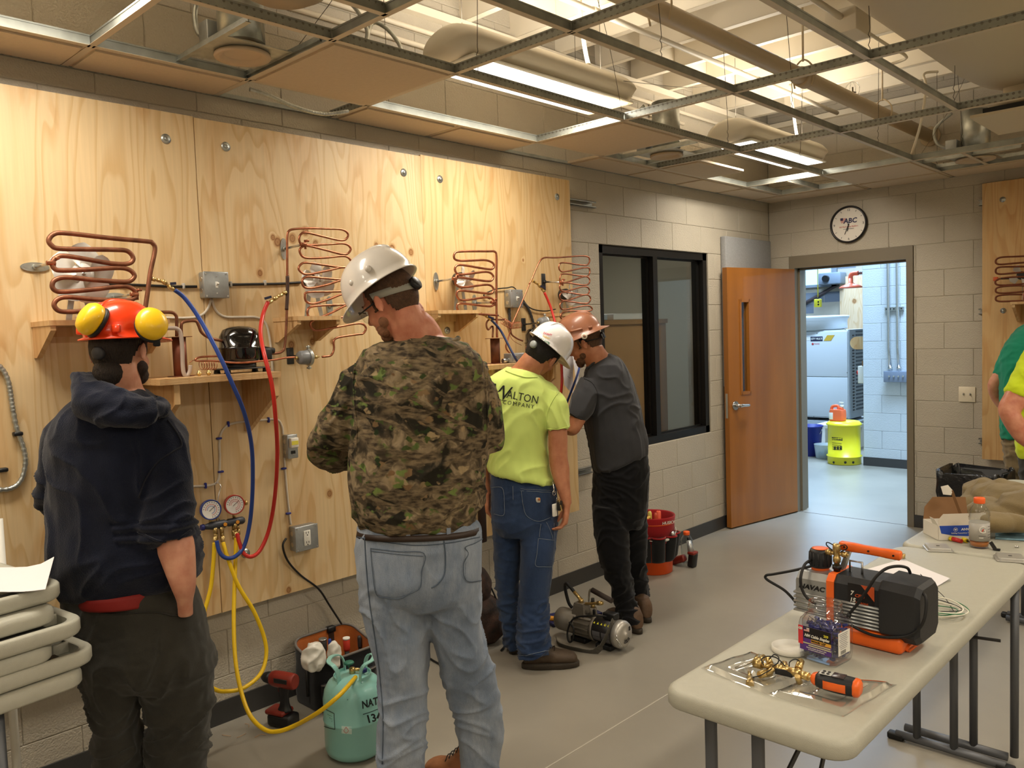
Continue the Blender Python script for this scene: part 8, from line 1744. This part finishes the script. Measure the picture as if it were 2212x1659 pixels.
# bucket organiser
q=px(1418,1243,z=0);bc=V((q.x,q.y,0))+aw*.12;bk_=thing('tool_bucket','orange bucket wearing a red and black pocket organiser beside the black trousers','bucket',bc)
OB=mat('bucket_orange',(222,84,24),.4);RC=cloth('red_canvas',(150,22,26),300,.85,.12,8,.2);BKO=cloth('black_canvas',(26,26,27),300,.9,.15,8,.2)
MB().lathe([(.125,.001),(.13,.004),(.150,.34),(.152,.34),(.152,.35),(.146,.35),(.128,.02),(.001,.02)],bc,n=40).build('bucket_shell',OB,bk_)
MB().lathe([(.150,.22),(.151,.34),(.157,.385),(.154,.392),(.146,.385),(.140,.30),(.138,.22)],bc,n=40).build('red_liner',RC,bk_)
lin_o=bpy.data.objects.get('red_liner')
n_p=9
for k in range(n_p):
 a0=2*pi*k/n_p;m=MB();rg=[]
 for z,o_ in((.09,.012),(.11,.028),(.24,.040),(.262,.036)):
  rr_=.130+.02*z/.34;rg.append([bc+V(((rr_+o_*sin(pi*j/6)*1+.004)*cos(a0+(j-3)/6*2*pi/n_p*.96),(rr_+o_*sin(pi*j/6)+.004)*sin(a0+(j-3)/6*2*pi/n_p*.96),z))for j in range(7)]+[bc+V(((rr_)*cos(a0-(j-3)/6*2*pi/n_p*.96),(rr_)*sin(a0-(j-3)/6*2*pi/n_p*.96),z))for j in range(7)])
 m.loft(rg);m.build('pocket',BKO,bk_)
 MB().tube([bc+V(((.1455+.037*sin(pi*j/6)+.004)*cos(a0+(j-3)/6*2*pi/n_p*.96),(.1455+.037*sin(pi*j/6)+.004)*sin(a0+(j-3)/6*2*pi/n_p*.96),.262))for j in range(7)],.006,6).build('pocket_trim',RC,bk_)
hd_=[bc+V((.0,.0,.30))+RT*(.16*cos(a))+V((-aw.x*.155*sin(a),-aw.y*.155*sin(a),-.06*sin(a)))for a in[pi*k/16 for k in range(17)]];MB().tube(hd_,.0022,6).build('wire_bail',WHITE,bk_);MB().tube(hd_[3:7],.009,10).build('bail_grip',WHITE,bk_)
Tb=bvh(lin_o)
Mt=Matrix(((cos(-.15),-sin(-.15),0,1443),(sin(-.15),cos(-.15),0,1129),(0,0,1,0),(0,0,0,1)))@Matrix(((1,0,0,0),(0,-1,0,0),(0,0,1,0),(0,0,0,1)));text('HUSKY',8.5,Mt,WHITE,bk_,'lettering',proj=lambda p:onto(Tb,p.x,p.y,.004)[0],bold=True,shear=.2)
for k,(du,dv_,col,r)in enumerate(((-.11,.02,(60,60,66),.016),(-.07,-.01,(60,70,150),.012),(-.01,.03,(214,200,100),.014),(.05,.03,(226,90,60),.017),(.02,-.03,(200,80,50),.011))):
 p=bc+RT*du+aw*dv_;p.z=.02;t=thing('hand_tool',('grey','blue-topped','pale yellow-topped','bright red-orange','short orange')[k]+' tool handle standing inside the bucket organiser','tool',p,'tools in the bucket');MB().cyl(p,p+V((0,0,.28)),.006,n=8).build('shaft',DKM,t);MB().lathe([(r*.8,.26),(r,.27),(r,.37+.01*(k==3)),(r*.6,.385)],p,n=14).build('grip',mat('grip_%s'%'abcde'[k],col,.4),t)
hp3=bc+RT*-.02-aw*.02;o=MB().tube(bez([hp3+V((.0,0,.365)),hp3+V((0,0,.39))-RT*.03-aw*.1,hp3+V((0,0,.33))-RT*.12-aw*.17,hp3+V((0,0,.24))-RT*.2-aw*.15],6),.0105,10).build('pry_bar',mat('pale_yellow_handle',(222,176,70),.45));top(o,'curved yellow bar leaning over the rim of the bucket','pry bar')
p=bc+RT*.115-aw*.115;t=thing('pliers','chrome pliers in the right pocket of the bucket organiser','pliers',p+V((0,0,.2)));MB().cyl(p+V((0,0,.15)),p+V((0,0,.27)),.008,n=10).build('handles',DKM,t);MB().lathe([(.004,.26),(.016,.27),(.018,.285),(.010,.30)],p,n=12).build('jaw',STEEL,t)
q=px(1483,1219,z=0);b2=V((q.x-.02,q.y+.04,0));t=thing('drink_bottle','clear bottle with an orange cap on the floor beside the bucket','bottle',b2);bottle(t,b2,1.12,MATS['orange_cap'],None,None)
q=px(1497,1228,z=0);D2=V((q.x-.03,q.y+.03,0));t=thing('cordless_driver','red and black cordless driver on the floor in front of the far bottle','drill',D2)
MB().rbox(D2+V((.01,0,.05)),(.05,.06,.10),.012,rot=Matrix.Rotation(.15,3,'Y')).build('battery',BLACK,t);MB().rbox(D2+V((.012,-.0,.10)),(.054,.062,.02),.006).build('red_band',RD,t);MB().cyl(D2+V((-.0,0,.10)),D2+V((-.03,.02,.175)),.022,.018,14).build('grey_chuck',SIL,t);MB().cyl(D2+V((-.03,.02,.175)),D2+V((-.035,.02,.20)),.01,n=10).build('bit_holder',BLACK,t);MB().rbox(D2+V((-.09,-.02,.04)),(.12,.05,.05),.014,rot=Matrix.Rotation(-.4,3,'Y')).build('handle',RD,t)
# waste bin
tc_=V((1.93,3.15,0));tn=px(2028,1015,y=3.0);t=thing('waste_bin','black waste bin lined with a dark bag below the right plywood sheet','bin',(1.86,3.25,0))
a=px(2026,1018,y=3.2);b_=px(2165,1026,y=3.2);bz=(a.z+b_.z)/2-.02;cx=(a.x+b_.x)/2;wx=(b_.x-a.x)/2
m=MB();m.loft([[V((x,y,z))for x,y in rrect(cx,3.35,wx*s_,.17*s_,.04)]for z,s_ in((0,.8),(.01,.82),(bz-.02,.98),(bz,1.0),(bz,.96),(.02,.78))]);m.build('bin_body',mat('bin_black',(28,28,28),.5),t)
BG=mat('black_bin_liner',(34,34,36),.22,0,.6,40)
m=MB();m.loft([[V((x+.008*sin(k*1.9+i),y+.008*cos(k*2.3+i),z+.012*sin(k*1.3+i)))for k,(x,y)in enumerate(rrect(cx,3.35,wx*s_,.17*s_+.0,.05))]for i,(z,s_)in enumerate(((bz-.17,1.03),(bz-.13,1.05),(bz-.06,1.04),(bz+.015,1.05),(bz+.02,1.0),(bz-.05,.93),(bz-.2,.88)))],cap=False);m.build('bin_liner',BG,t,fix=False)
# ============================================================ the shop beyond the doorway
BLW=mat('cool_block_paint',(196,202,206),.5,0,.4,120);GRW=mat('grey_block_wall',(112,118,128),.6,0,.3,40,.06,4)
pe=px(1866,1005,z=0);PY=pe.y
pw=struct('wall_shop_pier',MB().bb((pe.x+.012,PY+.010,0),(3.5,PY+.4,5)),MORT)
blocks(pw,'x',PY,1,pe.x,1.3,0,3.2,[],BLW,sgn=-1,off=pe.x%BL)
blocks(pw,'y',pe.x,1,PY,PY+.4,0,3.2,[],BLW,sgn=-1,off=.1)
struct('baseboard_shop',MB().bb((pe.x-.002,PY-.010,0),(3.5,PY+.002,.1)),BASE)
sw_=struct('wall_shop_far',MB().bb((-7,13.0,0),(3.5,13.2,5.2)),MORT);blocks(sw_,'x',13.0,1,-5,-1,1.2,4.2,[],GRW,sgn=-1,off=.1)
struct('wall_shop_left',MB().bb((-6.0,4.7,0),(-5.9,13,5.2)),GRW);struct('ceiling_shop',MB().bb((-6,YF+.2,5.0),(4,13.2,5.1)),mat('shop_deck',(150,156,164),.7));struct('wall_shop_right',MB().bb((3.5,YF+.2,0),(3.6,13,5.2)),BLW)
# window high on the shop's far wall, with daylight
SKYW=mat('daylight_pane',(150,200,240),.4,emit=1.6);a=px(1725,588,y=12.95);b_=px(1808,612,y=12.95)
wn=struct('window_2',MB().bb((a.x-.9,12.93,b_.z-.05),(b_.x,12.99,b_.z)),mat('steel_window_frame',(120,128,136),.5));MB().bb((a.x-.9,12.96,b_.z),(b_.x-.1,12.98,b_.z+1.0)).build('pane',SKYW,wn);MB().bb((b_.x-.1,12.93,b_.z-.05),(b_.x,12.99,b_.z+1.0)).build('mullion',MATS['steel_window_frame'],wn)
# conduits, strut, wall box
t=thing('wall_conduits','two bright steel conduits running down the shop wall into a grey box','conduit',px(1925,800,y=PY-.03))
for u,ub in((1918.5,1923),(1938,1942)):
 p0=px(u,560,y=PY-.05);p1=px(ub,800,y=PY-.05);MB().tube([V((p0.x,PY-.05,3.1)),V((p0.x,PY-.05,p0.z)),V((p0.x,PY-.05,p1.z+.25)),V((p1.x,PY-.05,p1.z))],.0165,12).build('conduit',STEEL,t);MB().cyl(V((p1.x,PY-.05,p1.z)),V((p1.x,PY-.05,p1.z+.04)),.024,n=10).build('connector',STEEL,t)
s0_=px(1912,668,y=PY-.02);s1_=px(1952,667,y=PY-.02);m=MB();m.bb((s0_.x,PY-.034,s0_.z-.02),(s1_.x,PY-.002,s0_.z+.02));m.build('strut',STRUT,t)
for k in range(5):x=s0_.x+(s1_.x-s0_.x)*(k+.5)/5;MB().bb((x-.008,PY-.0355,s0_.z-.007),(x+.008,PY-.034,s0_.z+.007)).build('slot',BLACK,t)
a=px(1909,802,y=PY-.09);b_=px(1962,826,y=PY-.09);q=MB().rbox(((a.x+b_.x)/2+.05,PY-.05,(a.z+b_.z)/2),((b_.x-a.x)+.1,.10,a.z-b_.z),.004).build('wireway',mat('blue_grey_enamel',(118,128,146),.4),t)
for k in range(5):p=px(1921+10*k,813,y=PY-.105);MB().cyl(p,p+V((0,-.01,0)),.010,n=10).build('plug_button',STEEL,q)
# yellow oily waste can with a hand-cleaner jug
q=px(1838,1006,z=0);rC=.185;cn=V((q.x,q.y,0))+V((FW.x,FW.y,0)).normalized()*rC;YC=mat('safety_yellow',(236,222,40),.35,coat=.1);t=thing('waste_can','yellow oily-waste can with a raised foot ring beyond the doorway','can',cn)
hh=.50;MB().lathe([(rC*.9,.001),(rC*1.0,.004),(rC*1.0,.085),(rC*1.06,.09),(rC*1.06,.098),(rC*.97,.102),(rC*.97,hh-.05),(rC*1.06,hh-.045),(rC*1.06,hh-.03),(rC*.99,hh-.02),(rC*.9,hh-.002),(.001,hh)],cn,n=44).build('can_body',YC,t)
Tcan=bvh(bpy.data.objects['can_body'])
for u in(1801,1826,1843):p,n_=onto(Tcan,u,999,.001);MB().cyl(p,p+n_*.002,.014,n=14).build('vent_hole',BLACK,t)
patch(Tcan,[(1797,944),(1820,946),(1820,952),(1797,950)],BLACK,t,'label_band',.003,4)
for k in range(4):seam(Tcan,[(1798,956+4.5*k),(1808,957+4.5*k),(1818,958+4.5*k)],.0028,mat('faded_ink',(120,112,30),.6),t,'small_print',.001,3)
for k in range(3):patch(Tcan,[(1801+6.5*k,964),(1806+6.5*k,964),(1806+6.5*k,972),(1801+6.5*k,972)],BLACK,t,'pictogram',.003,2)
Mt=Matrix(((1,0,0,1808),(0,-1,0,947.8),(0,0,1,0),(0,0,0,1)));text('WARNING',4.6,Mt,YC,t,'lettering',proj=lambda p:onto(Tcan,p.x,p.y,.005)[0],bold=True)
q=px(1817,917,z=hh);jg=V((cn.x-.06,cn.y-.03,hh+.0005));OJ=mat('jug_orange',(238,108,62),.4);t=thing('hand_cleaner_jug','orange hand-cleaner jug with a white pump on the yellow can','jug',jg)
m=MB();m.loft(smooth_rings([[jg+V((x,y,z))for x,y in rrect(cx_,0,hx,.06,.03)]for z,hx,cx_ in((.002,.075,0),(.01,.085,0),(.11,.085,0),(.135,.075,0))],2));m.build('jug_body',OJ,t)
MB().tube(bez([jg+V((-.075,0,.12)),jg+V((-.06,0,.165)),jg+V((.0,0,.175)),jg+V((.012,0,.13))],5),.017,10).build('jug_handle',OJ,t);MB().cyl(jg+V((.045,0,.13)),jg+V((.045,0,.165)),.028,.02,16).build('jug_neck',OJ,t)
m=MB();m.cyl(jg+V((.05,0,.16)),jg+V((.05,0,.185)),.02);m.cyl(jg+V((.05,0,.185)),jg+V((.05,0,.215)),.006);m.rbox(jg+V((.045,0,.215)),(.05,.018,.012),.004);m.build('pump_head',WHITE,t);MB().rbox(jg+V((-.055,-.061,.06)),(.045,.003,.08),.001).build('white_label',WHITE,t)
# blue bucket, bowl, low frame
q=px(1748,987,z=0);bb0=V((q.x-.04,q.y+.13,0));t=thing('blue_bucket','dark blue plastic bucket cut by the left side of the doorway','bucket',bb0);MB().lathe([(.11,.001),(.12,.003),(.145,.36),(.155,.362),(.155,.38),(.14,.38),(.115,.02),(.001,.02)],bb0,n=32).build('bucket_shell',mat('bucket_navy',(34,44,130),.4),t);MB().tube([bb0+V((.155*cos(a),-.155*sin(a)*.4,.35-.14*sin(a)))for a in[pi*k/12 for k in range(13)]],.003,6).build('wire_bail',STEEL,t)
q=px(1775,992,z=0);b3=V((q.x,q.y+.11,0));t=thing('plastic_tub','clear tub with blue rags on the floor left of the yellow can','tub',b3);MB().lathe([(.10,.001),(.11,.004),(.13,.17),(.135,.172),(.128,.172),(.105,.01),(.001,.01)],b3,n=28).build('tub_wall',mat('frosted_tub',(190,200,204),.3,alpha=.6),t);m=MB();m.ball(b3+V((0,0,.05)),(.09,.09,.045),14);m.ball(b3+V((.04,-.04,.08)),(.04,.04,.04),12);m.build('blue_rag',mat('teal_rag',(60,120,140),.9),t)
q=px(1780,965,y=8.2);t=thing('white_step','white low metal step behind the tub','step',(q.x,8.2,0));m=MB();m.bb((q.x-.05,8.0,.27),(q.x+.45,8.4,.31));m.build('tread',WHITE,t)
for x in(q.x-.03,q.x+.43):
 for y in(8.02,8.38):MB().bb((x-.02,y-.02,0),(x+.02,y+.02,.27)).build('leg',WHITE,t)
# outdoor unit
fy=10.6;a=px(1735,712,y=fy);b_=px(1832,712,y=fy);b0=px(1834,905,y=fy);UX0,UX1=b_.x-1.22,b_.x;UZ0,UZ1=b0.z,b_.z;UN=mat('unit_white_enamel',(206,210,212),.4,0,.02,20)
t=thing('condensing_unit','tall white outdoor air-conditioning unit beyond the doorway','air conditioner',(UX0+.6,fy+.4,UZ0));MB().bb((UX0,fy+.01,UZ0),(UX1,fy+.76,UZ1)).build('cabinet',UN,t)
mid=UZ0+(UZ1-UZ0)*.47
for z0,z1 in((UZ0+.02,mid-.005),(mid+.005,UZ1-.02)):
 MB().rbox(((UX0+UX1)/2,fy,(z0+z1)/2),(UX1-UX0-.02,.03,z1-z0),.006).build('front_panel',UN,t)
m=MB();m.bb((UX1,fy+.03,UZ0),(UX1+.012,fy+.76,UZ1));m.build('side_panel',mat('unit_side_grey',(150,158,164),.5),t)
for k in range(26):MB().bb((UX1+.012,fy+.14,UZ0+.12+.048*k),(UX1+.022,fy+.20,UZ0+.14+.048*k)).build('louvre',BLACK,t)
for k in range(22):MB().bb((UX1+.012,fy+.28,UZ0+.12+.06*k),(UX1+.02,fy+.72,UZ0+.145+.06*k)).build('fin_strip',mat('fin_dark',(70,78,86),.6),t)
MB().lathe([(.40,0),(.47,.02),(.47,.16),(.50,.2),(.50,.23),(.44,.24),(.43,.05),(.001,.05)],(UX1-.66,fy+.38,UZ1),n=44).build('fan_shroud',UN,t)
def ut(s_,size,u,v,m_,**k):p=px(u,v,y=fy-.017);return text(s_,size,frame(p,(1,0,0),(0,0,1)),m_,t,'lettering',**k)
p=px(1764,732,y=fy-.017);MB().box(p,(.20,.003,.075)).build('name_plate',mat('plate_navy',(30,36,62),.4),t);p.y-=.002;text('CITY MULTI',.044,frame(p+V((0,-.001,0)),(1,0,0),(0,0,1)),WHITE,t,bold=True,sx=.8)
p=px(1745,732,y=fy-.017);MB().box(p,(.07,.003,.05)).build('white_plate',WHITE,t);ut('TRANE',.03,1764,743,RINK);p=px(1755.5,743,y=fy-.018);MB().lathe([(.012,0),(.018,0),(.018,.002),(.012,.002)],p,(0,-1,0),14).build('logo_ring',RINK,t)
p=px(1791,730,y=fy-.017);MB().prism([p+V((x,0,z))for x,z in((-.09,-.045),(.03,-.045),(.09,.045),(-.03,.045))],(0,-.003,0)).build('gold_badge',mat('badge_gold',(206,166,60),.4),t);ut('Y',.07,1791,729.5,WHITE,bold=True)
for u,v in((1765,720),(1826,712),(1830,805),(1758,900),(1826,900)):p=px(u,v,y=fy-.016);MB().cyl(p,p+V((0,-.004,0)),.007,n=8).build('screw',STEEL,t)
m=MB();m.bb((UX0-.1,fy-.05,0),(UX1+.1,fy+.9,UZ0-.05));o=m.build('concrete_plinth',mat('pale_plinth',(176,182,186),.7));top(o,'low pale plinth under the outdoor unit','plinth')
for x in(UX0+.15,UX1-.15):MB().bb((x-.06,fy+.0,UZ0-.05),(x+.06,fy+.76,UZ0)).build('foot',BLACK,t)
# board, shower head, cord, pipe
a=px(1812,598,y=12.9);b_=px(1870,708,y=12.9);o=MB().bb((a.x,12.93,b_.z-.3),(b_.x+.6,12.96,a.z)).build('plywood_board',ply_mat('plywood_shop',[(a.x+13.2,b_.z+.5,.04)],6.6,(226,196,158),.3));top(o,'plywood board on the far wall of the shop behind the orange shower head','plywood')
sh_=px(1838,622,y=8.6);t=thing('safety_shower','orange emergency shower head on a grey arm beyond the doorway','shower',sh_);OS=mat('shower_orange',(236,112,80),.4)
MB().lathe([(.15,0),(.15,.008),(.12,.03),(.06,.05),(.03,.07),(.03,.13),(.001,.13)],sh_,n=30).build('shower_head',OS,t);MB().tube(bez([sh_+V((0,0,.12)),sh_+V((.0,0,.16)),sh_+V((.03,0,.19)),sh_+V((.10,0,.19))],4),.03,12).build('elbow',OS,t);MB().tube([sh_+V((.08,0,.19)),sh_+V((1.2,0,.19)),sh_+V((1.22,0,.3)),V((sh_.x+1.22,sh_.y,5.0))],.02,10).build('arm_pipe',STEEL,t)
cp=px(1767,650,y=8.4);t=thing('hanging_outlet','yellow outlet box hanging on a yellow cord beyond the doorway','outlet',cp);YO=mat('outlet_yellow',(230,220,60),.4);MB().rbox(cp+V((0,0,-.03)),(.085,.07,.11),.008).build('outlet_housing',YO,t);MB().tube([cp+V((0,0,.03)),V((cp.x,cp.y,5.0))],.007,8).build('cord',YO,t);MB().cyl(cp+V((0,0,.02)),cp+V((0,0,.05)),.018,n=10).build('strain_relief',BLACK,t)
for k in range(2):MB().cyl(cp+V((.02,-.035,-.015-.035*k)),cp+V((.02,-.038,-.015-.035*k)),.012,n=12).build('socket',BLACK,t)
a=px(1738,655,y=12.96);b_=px(1815,612,y=12.96);o=MB().tube([a+(a-b_)*.4,b_],.03,8).build('brown_pipe',mat('brown_pipe',(84,72,72),.6));top(o,'brown pipe sloping across the far shop wall','pipe')
a=px(1798,602,y=12.84);t=thing('unit_heater','small grey machine high on the far shop wall','machine',a);MB().rbox(a,(.42,.3,.22),.02).build('heater_case',mat('heater_grey',(120,130,142),.5),t);MB().cyl(a+V((-.05,-.15,0)),a+V((-.05,-.22,0)),.06,n=14).build('motor',BLACK,t)
p=px(1850,741,y=PY+.25);t=thing('wooden_paddle','rounded plywood board end sticking out from behind the shop pier','board',p);r_=[]
pts=[(x,z)for x,z in[(pe.x-p.x,.075)]+[(-.0+.075*cos(a),.075*sin(a))for a in[pi/2+pi*k/10 for k in range(11)]]+[(pe.x-p.x,-.075)]]
MB().prism([p+V((x,0,z))for x,z in pts],(0,.02,0)).build('board_end',PLY,t)
p=px(1855,808,y=PY+.25);t=thing('disconnect_box','white disconnect box on the side of the shop pier','electrical box',p);MB().rbox((pe.x-.06,PY+.2,p.z),(.10,.14,.2),.006).build('box_body',WHITE,t);MB().cyl((pe.x-.11,PY+.2,p.z+.02),(pe.x-.14,PY+.2,p.z+.02),.025,n=14).build('red_handle',RED,t);MB().rbox((pe.x-.04,PY+.2,p.z+.13),(.06,.1,.06),.004).build('brown_box',BR,t)
